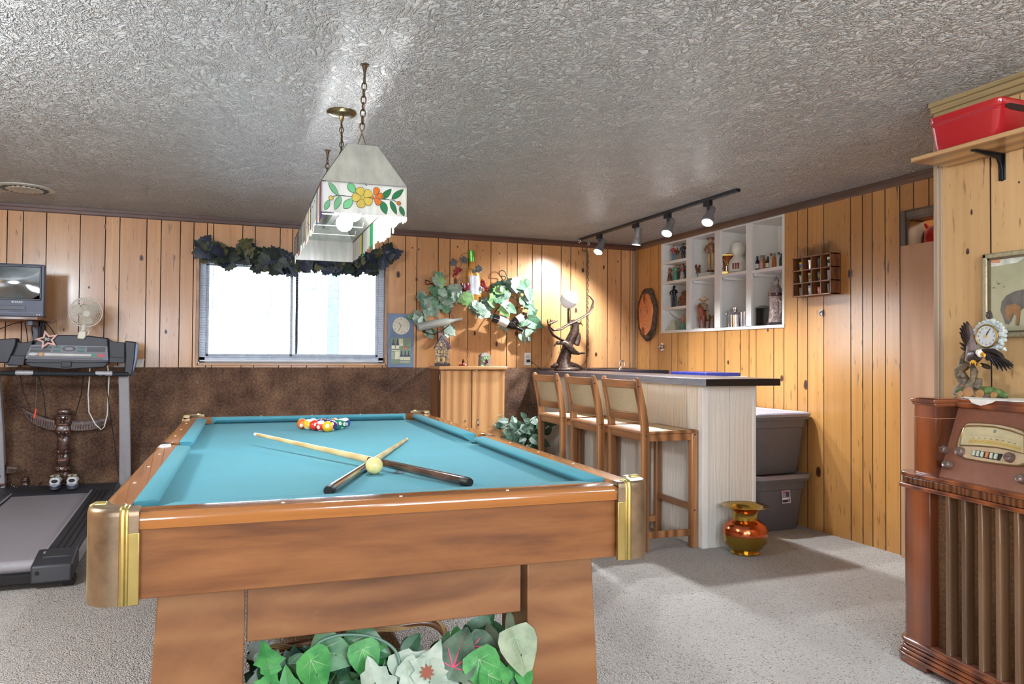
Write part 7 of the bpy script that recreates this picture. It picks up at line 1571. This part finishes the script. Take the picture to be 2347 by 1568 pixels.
for k in range(9):
    f_ = k/8; root = (470-20*f_, 500+330*f_); tip = ((400, 265), (350, 285), (318, 330), (292, 372), (288, 440), (310, 500), (287, 610), (300, 690), (350, 770))[k]
    mb.tube([Q(*root, -.012), Q((root[0]*.45+tip[0]*.55), (root[1]*.5+tip[1]*.5)-18, -.004), Q(*tip, .002)], [.012, .012, .004], 6, flat=.4)
mb.build('left_wing', FEA, ce); mb = MB(); mb.tube([Q(450, 860, -.02), Q(470, 700, -.016), Q(480, 560, -.012), Q(455, 440, -.008), Q(425, 330, -.002)], [.02, .022, .018, .014, .006], 8, flat=.45); mb.build('left_wing_covert', FEA2, ce)
mb = MB()
for k in range(9):
    f_ = k/8; root = (700+240*f_, 745+110*f_); tip = ((740, 905), (800, 930), (850, 985), (905, 1050), (985, 1075), (1050, 1065), (1110, 1045), (1150, 1015), (1160, 985))[k]
    mb.tube([Q(*root, -.03), Q((root[0]+tip[0])/2+10, (root[1]+tip[1])/2, -.03), Q(*tip, -.028)], [.014, .013, .004], 6, flat=.4)
mb.tube([Q(580, 800, -.035), Q(700, 745, -.034), Q(830, 740, -.032), Q(940, 800, -.03), Q(1010, 880, -.03)], [.018, .02, .018, .014, .006], 8, flat=.5); mb.build('right_wing', flat('eagle_feather_dark', (38, 28, 28), .5, var=.3, scale=60), ce)
cd = Q(735, 505, -.012); rdl = abs(Q(735, 505).y-Q(915, 505).y); fcl = fr(cd, (0, -1, 0), (0, 0, 1)); fcl = fcl if V((fcl[0][2], fcl[1][2], fcl[2][2])).x < 0 else fcl@RY(PI)
rnd = random.Random(12); mb = MB(); mb.cyl(cd+V((.028, 0, 0)), cd+V((.008, 0, 0)), rdl*1.2, n=28)
for i in range(46):
    a_ = 2*PI*i/23+(.13 if i >= 23 else 0); R_ = rdl*(1.12 if i < 23 else 1.32); s_ = rnd.uniform(.0075, .0125); mb.ball(cd+V((.006+rnd.uniform(0, .012), R_*cos(a_)*1.02, R_*sin(a_))), (s_, s_*1.2, s_), 8)
for cx, cy in ((1040, 395), (1040, 490), (1010, 640), (1050, 745), (930, 310)): mb.tube([cd+(Q(cx, cy)-cd)*.85, Q(cx, cy)], [.009, .002], 6)
mb.build('cloud_ring', CLD, ce)
dl = MB(fcl).cyl((0, 0, 0), (0, 0, .006), rdl*.93, n=36).build('dial', flat('eagle_dial', (196, 200, 200), .4), ce); MB(fcl).torus((0, 0, .005), rdl*.97, .0035, None, 40, 8).build('dial_rim', flat('gold_rim', (190, 160, 90), .25, .9), dl)
mb = MB()
for k in range(12): q = k*PI/6; text_mb(str(k or 12), fcl@T(rdl*.72*sin(q), rdl*.72*cos(q), .0062), rdl*.24, .0003, 0, mb)
mb.build('numerals', flat('dial_black', (50, 56, 60), .5), dl); mb = MB(fcl); mb.beam((0, 0, .0085), (rdl*.36, rdl*.62, .0085), .0022, .0012, up=(0, 0, 1)); mb.beam((0, 0, .008), (rdl*.2, rdl*.4, .008), .0034, .0012, up=(0, 0, 1)); mb.build('hands', flat('dial_hand', (30, 30, 32), .4), dl); MB(fcl).cyl((0, 0, .006), (0, 0, .0105), .004, n=10).build('hand_boss', EYE_, dl)
mb = MB(); mb.ball(Q(750, 170), (.009, .009, .014), 10); mb.ball(Q(770, 120), (.007, .008, .008), 8); mb.tube([Q(725, 110), Q(735, 160), Q(745, 215)], [.003, .007, .004], 6); mb.tube([Q(800, 120), Q(790, 170), Q(770, 220)], [.003, .007, .004], 6); mb.tube([Q(790, 195), Q(830, 190)], [.004, .001], 5); mb.build('perched_eaglet', FEA, ce)
# ================================================================== wall shelf, bracket, red bin
zsh = 1.968; SX0 = 2.652
ws_ = thing('wall_shelf', 'light wood wall shelf near the ceiling on the near right wall', 'shelf', (2.76, 1.75, zsh))
MB().box((SX0, .9, zsh), (NX-.001, 2.296, zsh+.018)).build('board', wood('pine_shelf_board', (196, 156, 108), (142, 102, 64), 'Y', 1., .35, .3, 7, .5, .5), ws_, bevel=.003)
for y in (2.062, 1.3):
    mb = MB(); mb.prism([(0, 0), (-.17, 0), (-.165, -.006), (-.03, -.022), (-.012, -.05), (-.006, -.105), (0, -.108)], .012, fr((NX-.001, y+.006, zsh), (1, 0, 0), (0, 0, 1)), 0, False, 0); mb.box((NX-.006, y-.014, zsh-.105), (NX-.001, y+.014, zsh)); mb.box((NX-.16, y-.014, zsh-.004), (NX-.001, y+.014, zsh)); mb.build('bracket', flat('black_iron', (24, 24, 28), .3, .5), ws_, bevel=.002)
REDP = NT('red_glitter_plastic'); _n = REDP.vor(420, None); REDP.set(color=REDP.mix(srgb(172, 28, 36), srgb(226, 110, 110), REDP.ramp(_n, [(.0, (1, 1, 1, 1)), (.12, (0, 0, 0, 1))])), rough=.22, coat=.5, spec=.6); REDP = REDP.m
bn_ = thing('storage_bin', 'glossy red plastic bin on the wall shelf near the ceiling', 'bin', (2.765, 2.08, zsh+.0185)); M = WM[bn_]
mb = MB(M); R = []; cw_, cl_ = .19, .30
for z, kx in ((0, .86), (.006, .89), (.10, .965), (.104, .985), (.108, .965), (.112, .985), (.116, .968), (.120, .99), (.138, 1.0), (.141, 1.02), (.139, 1.0), (.13, .96), (.02, .87)):
    R.append([V((x, y, z)) for x, y in rrect(cw_*kx, cl_*kx*1.03, .03)])
mb.rings(R, 0, True, True); mb.build('body', REDP, bn_, sharp=40)
for s in (-1, 1):
    o2 = [(.045*cos(2*PI*i/20)+(.02 if cos(2*PI*i/20) > 0 else -.02), .012*sin(2*PI*i/20)) for i in range(20)]
    MB(M).prism(o2, .003, fr((0, s*(cl_*.5+.0008), .112), (1, 0, 0), (0, .06*s, 1)), 0, False, -.003).build('handle_slot', flat('bin_slot', (40, 14, 14), .6), bn_)
# ================================================================== framed animal picture
fy0, fz0, fz1 = 2.135, 1.246, 1.580; fy1 = 1.62
pc_ = thing('framed_picture', 'framed pale green picture of an animal on the near right wall', 'picture', (NX-.015, (fy0+fy1)/2, fz0))
FRM = flat('silver_gilt_frame', (168, 158, 128), .4, .4, .2, 90); mb = MB()
for (a, b) in (((fy1, fz0), (fy0, fz0+.02)), ((fy1, fz1-.02), (fy0, fz1)), ((fy1, fz0), (fy1+.02, fz1)), ((fy0-.02, fz0), (fy0, fz1))): mb.box((NX-.022, a[0], a[1]), (NX-.001, b[0], b[1]))
mb.build('frame', FRM, pc_, bevel=.005, seg=3)
mb = MB()
for (a, b) in (((fy1+.02, fz0+.02), (fy0-.02, fz0+.026)), ((fy1+.02, fz1-.026), (fy0-.02, fz1-.02)), ((fy0-.028, fz0+.02), (fy0-.02, fz1-.02))): mb.box((NX-.016, a[0], a[1]), (NX-.006, b[0], b[1]))
mb.build('inner_slip', flat('dark_slip', (96, 80, 58), .4), pc_)
def PP(px, py): q = Rw(px, py, NX-.007); return (q.y, q.z)
PBG = NT('faded_print'); _n = PBG.noise(5, None, 3); PBG.set(color=PBG.ramp(_n, [(.3, srgb(158, 158, 128)), (.7, srgb(184, 180, 150))]), rough=.25, coat=.6)
pr_ = MB().box((NX-.007, fy1+.02, fz0+.02), (NX-.003, fy0-.02, fz1-.02)).build('print', PBG.m, pc_)
def blot(pts, nm, rgb, lift): MB().add([(NX-.0072-lift, *PP(x, y)) for x, y in pts], [tuple(range(len(pts)))]).build(nm, flat('paint_'+nm, rgb, .3, var=.25, scale=25), pr_)
blot([(2271, 600), (2347, 585), (2347, 592), (2330, 602), (2272, 612)], 'white_band', (206, 208, 196), 0); blot([(2269, 598), (2295, 591), (2292, 603), (2274, 603)], 'orange_bill', (206, 148, 112), .0003)
blot([(2293, 712), (2296, 692), (2306, 678), (2325, 668), (2347, 663), (2347, 706), (2340, 712), (2338, 735), (2336, 748), (2328, 745), (2332, 730), (2326, 718), (2318, 738), (2312, 745), (2304, 742), (2300, 730)], 'animal_body', (104, 100, 96), .0004)
blot([(2304, 712), (2308, 700), (2324, 696), (2340, 702), (2339, 722), (2332, 745), (2328, 742), (2330, 726), (2322, 716), (2314, 736), (2308, 732)], 'animal_thigh', (150, 112, 76), .0007)
for pts in ([(2283, 642), (2288, 649), (2295, 648), (2289, 654), (2286, 650)], [(2272, 660), (2279, 658), (2284, 661), (2277, 661)], [(2298, 658), (2304, 654), (2302, 660)]): blot(pts, 'bird', (110, 112, 96), .0003)
# ================================================================== doorway: laminate panel, closet shelf, red plush
LAM = wood('pink_laminate', (206, 168, 138), (182, 142, 112), 'Z', 1.2, .5, .05, 9, .4, .2)
o = MB().box((WX-.040, 2.42, 0), (WX-.024, 3.322, 1.824)).build('laminate_panel', LAM, bevel=.002); tag(o, 'tall pinkish laminate panel standing across the doorway', 'panel')
o = MB().box((WX+.02, 2.36, 1.79), (4.5, 3.28, 1.81)).build('closet_shelf', PINE_R, bevel=.002); tag(o, 'shelf inside the closet doorway above the laminate panel', 'shelf')
p = Rw(2148, 560, 3.98); pt = thing('plush_toy', 'red plush toy with a white hang tag on the closet shelf', 'plush toy', (3.98, p.y, 1.81)); PLU = NT('red_plush'); _n = PLU.noise(220, None, 3); PLU.set(color=PLU.ramp(_n, [(.3, srgb(150, 8, 22)), (.7, srgb(190, 18, 34))]), rough=.95, sheen=.6); PLU.bump(_n, .6, .004); PLU = PLU.m
def P4(px, py, dx=0.): return Rw(px, py, 3.98+dx)
r0 = abs(P4(2126, 530).y-P4(2150, 530).y); z0_ = P4(2140, 515).z
cz = (1.81+z0_)/2; hz_ = (z0_-1.81)/2
mb = MB(); mb.ball((3.98, p.y, cz), (r0*1.0, r0*1.02, hz_), 24); mb.tube([P4(2124, 534), P4(2116, 548), P4(2108, 556), P4(2100, 558)], [.03, .035, .03, .018], 10); mb.build('body', PLU, pt)
mb = MB(); mb.tube([P4(2128, 524), P4(2123, 517), P4(2119, 513)], [.012, .014, .007], 8); mb.ball(P4(2100, 556), (.022, .022, .018), 10); mb.build('ear', PLU, pt)
a, b, c_ = P4(2122, 526, -.05), P4(2104, 540, -.05), P4(2109, 537, -.05); mb = MB(); mb.add([a, P4(2110, 532, -.05), b, P4(2115, 534, -.05)]+[q+V((.002, 0, 0)) for q in (a, P4(2110, 532, -.05), b, P4(2115, 534, -.05))], [(0, 1, 2, 3), (7, 6, 5, 4), (0, 4, 5, 1), (1, 5, 6, 2), (2, 6, 7, 3), (3, 7, 4, 0)]); mb.build('hang_tag', flat('tag_white', (226, 230, 226), .5), pt)
# ================================================================== baskets of greenery under the table, plant behind the stools
WICK = wood('wicker_cane', (176, 120, 74), (110, 68, 40), 'X', 2., .4, .3)
bk_ = thing('wicker_basket', 'wicker basket of mixed artificial ivy under the pool table', 'plant basket', TP(.66, .36, 0), -TH)
M = TM@T(.655, .36, 0); mb = MB(M)
for i in range(15): z = .004+i*.0135; k_ = .82+.18*i/14; mb.tube([(.29*k_*cos(2*PI*j/40), .17*k_*sin(2*PI*j/40), z+.004*((i+j) % 2)) for j in range(40)], .008, 6, closed=True)
mb.lathe([(.001, .004), (.22, .004)], n=30, sy=.6); mb.build('woven_body', WICK, bk_)
hp = [(0, .17), (0, .27), (.035, .318), (.10, .33), (.22, .338), (.33, .345), (.43, .358), (.50, .352), (.545, .318), (.555, .27), (.555, .17)]
H_ = [TM@V((.365+a, .33, b)) for a, b in hp]
hs_ = smooth(H_); mb = MB(); mb.tube(hs_, .0105, 9); mb.build('handle', WICK, bk_)
mb = MB()
for off in (0, .5, 1.0):
    pts = []
    for i, p in enumerate(hs_):
        d = (hs_[min(i+1, len(hs_)-1)]-hs_[max(i-1, 0)]).normalized(); x = d.cross(V((0, 1, 0))).normalized(); y = d.cross(x); a_ = i*.62+off; pts.append(p+x*.0135*cos(a_)+y*.0135*sin(a_))
    mb.tube(smooth(pts, 2), .0028, 5)
mb.build('handle_wrap', flat('pale_reed', (206, 168, 116), .5), bk_)
PALE = leafmat('pale_silver_leaf', (150, 170, 154), (186, 200, 184)); VAR = leafmat('cream_vein', (150, 182, 140), (176, 200, 160)); GR_ = leafmat('fresh_green_leaf', (52, 130, 66), (88, 168, 90)); DG = leafmat('dark_pothos_leaf', (34, 70, 50), (64, 104, 74), .35); MG = leafmat('mid_pothos_leaf', (62, 112, 76), (92, 142, 98), .35); PKV = flat('pink_vein', (222, 76, 112), .5); CAL = leafmat('caladium_leaf', (60, 88, 70), (104, 126, 104)); GV = flat('green_vein', (128, 162, 122), .5); STM = flat('plant_stem', (92, 116, 70), .6)
rnd = random.Random(33)
def tpx(px, py, v):
    n = TM.to_3x3()@V((0, 1, 0)); return onplane(px, py, TP(0, v, 0), n)
mb = MB(); smb = MB()
def put(px, py, v, s, kind, mi, vein, a, nrm=None, fold=.2, curl=.3):
    c = tpx(px, py, v); M_ = look(c, nrm or (rnd.uniform(-.45, .45), -1, rnd.uniform(.2, .9)), (sin(a), -.2, cos(a)))@T(0, -s*.45, 0); leaf(mb, M_, s, kind, fold, curl, mi, vein, .018 if mi == 0 and vein == 4 else .008); smb.tube([c, c+V((rnd.uniform(-.02, .02), .03, -.05)), c+V((rnd.uniform(-.04, .04), .07, -.13))], .0016, 4)
for i in range(190):
    px = rnd.uniform(585, 1000); lim = 1500-(px-585)*.07+rnd.uniform(0, 10); py = rnd.uniform(lim, 1660); v = rnd.uniform(.12, .5)
    put(px, py, v, rnd.uniform(.05, .085), rnd.choice(('heart', 'heart', 'ivy', 'oval', 'grape')), rnd.choice((3, 3, 4, 4, 4, 0, 2)), 5 if rnd.random() < .4 else None, rnd.uniform(-2.8, 2.8))
for px, py, v, s, kind, mi, ve, a in ((613, 1504, .10, .085, 'ivy', 2, 5, .15), (640, 1540, .11, .10, 'ivy', 3, 6, 1.8), (728, 1545, .08, .115, 'heart', 2, 1, 2.6), (770, 1500, .12, .12, 'heart', 4, 1, 1.9), (845, 1480, .14, .12, 'heart', 4, 1, 2.0), (840, 1520, .10, .10, 'heart', 2, 1, 2.9), (690, 1520, .13, .085, 'oval', 4, 1, 1.6), (620, 1565, .06, .08, 'ivy', 2, 5, .5), (660, 1572, .06, .09, 'ivy', 2, 5, -.2), (860, 1565, .05, .12, 'grape', 0, None, .1), (700, 1515, .16, .09, 'lance', 3, None, 1.2), (905, 1535, .1, .10, 'oval', 3, 1, 1.6), (990, 1519, .07, .115, 'ivy', 0, 1, .5), (962, 1515, .09, .09, 'ivy', 0, 1, -.8), (955, 1552, .06, .10, 'ivy', 0, 1, 2.4), (985, 1562, .05, .10, 'ivy', 0, 1, 3.1), (1010, 1560, .06, .10, 'ivy', 0, 1, -2.4), (928, 1540, .08, .09, 'heart', 0, 1, 2.9), (1020, 1545, .09, .09, 'oval', 3, 1, 1.9), (800, 1470, .2, .06, 'ivy', 4, None, .2)): put(px, py, v, s, kind, mi, ve, a)
for i in range(9): a_ = 2*PI*i/9; p = tpx(979, 1541, .055); leaf(mb, look(p, (0, -1, .5), (sin(a_), 0, cos(a_))), .022, 'lance', 0, .1, 7)
fo = [PALE, VAR, GR_, DG, MG, GV, MG, flat('dry_bract', (150, 84, 60), .7)]
mb.build('foliage', fo, bk_); smb.build('stem', STM, bk_)
smb = MB(); smb.tube(smooth([tpx(705, 1500, .1), tpx(735, 1470, .12), tpx(790, 1455, .13), tpx(860, 1462, .12), tpx(905, 1490, .1), tpx(918, 1530, .08)]), .004, 6); smb.build('trailing_stem', flat('blue_green_stem', (96, 134, 116), .5), bk_)
cl_ = thing('caladium_plant', 'potted caladium with pink-veined leaves under the right end of the pool table', 'potted plant', TP(1.02, .36, 0), -TH)
MB(TM).lathe([(.07, 0), (.1, .13), (.108, .135), (.105, .15), (.095, .148), (.09, .12)], (.985, .42, 0), 24).build('pot', flat('dark_pot', (50, 44, 42), .6), cl_)
mb = MB(); smb = MB()
def putc(*a, **k): put(*a, **k)
for i in range(34): px = rnd.uniform(1005, 1190); py = rnd.uniform(1475+abs(px-1120)*.1, 1650); put(px, py, rnd.uniform(.2, .42), rnd.uniform(.05, .075), rnd.choice(('heart', 'lance', 'oval')), rnd.choice((1, 2, 3)), None, rnd.uniform(-2, 2))
for px, py, v, s, kind, mi, ve, a in ((1053, 1490, .10, .135, 'heart', 0, 4, .3), (1112, 1506, .12, .125, 'heart', 0, 4, 2.3), (1155, 1530, .1, .10, 'heart', 0, 4, .5), (1090, 1545, .08, .15, 'heart', 5, 4, -.6), (1115, 1545, .055, .12, 'heart', 2, 6, 2.7), (1195, 1500, .06, .13, 'heart', 5, 6, 2.9), (1180, 1545, .07, .09, 'heart', 2, None, .2), (1200, 1545, .055, .085, 'oval', 2, None, -.2), (1150, 1560, .05, .12, 'heart', 2, 6, 1.9), (1196, 1575, .045, .10, 'heart', 1, None, .2), (1094, 1440, .3, .075, 'heart', 3, None, -1.6), (1108, 1432, .3, .085, 'heart', 3, None, .8), (1128, 1462, .26, .09, 'heart', 5, None, .2), (1172, 1440, .2, .105, 'lance', 5, 6, .05), (1143, 1440, .3, .075, 'lance', 3, None, -.4), (1045, 1462, .24, .07, 'oval', 2, None, .5), (1072, 1458, .24, .07, 'oval', 1, None, .1), (1018, 1475, .2, .075, 'lance', 3, None, .5), (1150, 1475, .22, .06, 'lance', 5, None, 1.4)): put(px, py, v, s, kind, mi, ve, a)
mb.build('foliage', [CAL, DG, GR_, MG, PKV, leafmat('pale_caladium_leaf', (130, 148, 118), (166, 180, 150)), VAR], cl_); smb.build('stem', STM, cl_)
# plant behind the stools
fx = V((2.44, 5.98, 0)); pp = thing('potted_fern', 'dark leafy floor plant between the oak cabinet and the bar stools', 'potted plant', fx); rnd = random.Random(41)
MB().lathe([(.1, 0), (.13, .22), (.14, .23), (.135, .25), (.12, .24), (.11, .2)], fx, 24).build('pot', flat('dark_pot', (50, 44, 42), .6), pp)
mb = MB(); s2 = MB(); DGR = leafmat('deep_fern_leaf', (30, 52, 38), (62, 92, 70)); LGR = leafmat('grey_blade_leaf', (74, 98, 78), (112, 134, 108))
for i in range(150):
    a_ = rnd.uniform(0, 2*PI); r_ = rnd.uniform(.05, .28); z = rnd.uniform(.26, .62); c = fx+V((r_*cos(a_)*.9, r_*sin(a_)*.8, z))
    leaf(mb, look(c, (rnd.uniform(-.6, .4), -1, rnd.uniform(0, .9)), (rnd.uniform(-1, 1), 0, rnd.uniform(-1, 1))), rnd.uniform(.07, .11), rnd.choice(('oval', 'heart')), .15, .3, 0)
for i in range(26):
    a_ = rnd.uniform(0, 2*PI); L2 = rnd.uniform(.3, .5); h_ = rnd.uniform(.35, .62); pts = [fx+V((cos(a_)*L2*t*.75, sin(a_)*L2*t*.6, .25+h_*(1.7*t-1.0*t*t))) for t in (0, .2, .4, .6, .8, 1.)]
    mb.tube(pts, [.003, .006, .007, .006, .004, .001], 5, 1, flat=.3)
mb.build('foliage', [DGR, LGR], pp)
# ================================================================== light
w = bpy.data.worlds.new('sky'); SC.world = w; w.use_nodes = True
bg = w.node_tree.nodes['Background']; bg.inputs['Color'].default_value = (.76, .88, 1, 1); bg.inputs['Strength'].default_value = 19.
def light(name, kind, loc, energy, color=(1, 1, 1), rot=None, **k):
    d = bpy.data.lights.new(name, kind); d.energy = energy; d.color = color
    for a, b in k.items(): setattr(d, a, b)
    o = bpy.data.objects.new(name, d); COL.objects.link(o); o.location = loc
    if rot is not None: o.rotation_euler = rot
    return o
for k, (p, a, s_) in enumerate(heads):
    d = V((-.3, .45, -.84)) if k == 0 else V((-.2, -.24, -.95))
    light('track_spot', 'SPOT', p, (140, 130, 85, 110)[k], (.93, .97, 1.), V(d).to_track_quat('-Z', 'Y').to_euler(), spot_size=rad(126 if k == 0 else 138), spot_blend=.75, shadow_soft_size=.03)
# portals guide the sampling of the sky through the window openings
for x, z, sx, sz, y, rx in ((-1.0, 1.45, 1.0, .9, -1.62, 90), (1.4, 1.45, 1.0, .9, -1.62, 90), ((W0+W1)/2, (Z0+Z1)/2, W1-W0, Z1-Z0, D+.12, -90)):
    light('sky_portal', 'AREA', (x, y, z), 1, rot=(rad(rx), 0, 0), shape='RECTANGLE', size=sx, size_y=sz).data.cycles.is_portal = True
# bare fill lights added out of view behind and beside the camera; closet bulb
for x, y, z, e in ((.6, -.8, 1.95, 46), (-1.75, 2.6, 1.9, 110), (2.0, .2, 1.95, 26)):
    light('room_fill_light', 'POINT', (x, y, z), e, (.78, .9, 1.), shadow_soft_size=.15)
light('closet_bulb', 'POINT', (4.2, 2.75, 2.12), 7, (1, .9, .75), shadow_soft_size=.04)
SC.view_settings.view_transform = 'Standard'; SC.view_settings.look = 'None'; SC.view_settings.gamma = 1.; SC.view_settings.exposure = 0.52
SC.view_settings.use_curve_mapping = False
SC.cycles.max_bounces = 8; SC.cycles.diffuse_bounces = 5; SC.cycles.glossy_bounces = 4; SC.cycles.transmission_bounces = 8; SC.cycles.transparent_max_bounces = 8
SC.cycles.caustics_reflective = False; SC.cycles.caustics_refractive = False; SC.cycles.sample_clamp_indirect = 6.; SC.cycles.use_denoising = True
SC.cycles.blur_glossy = .5
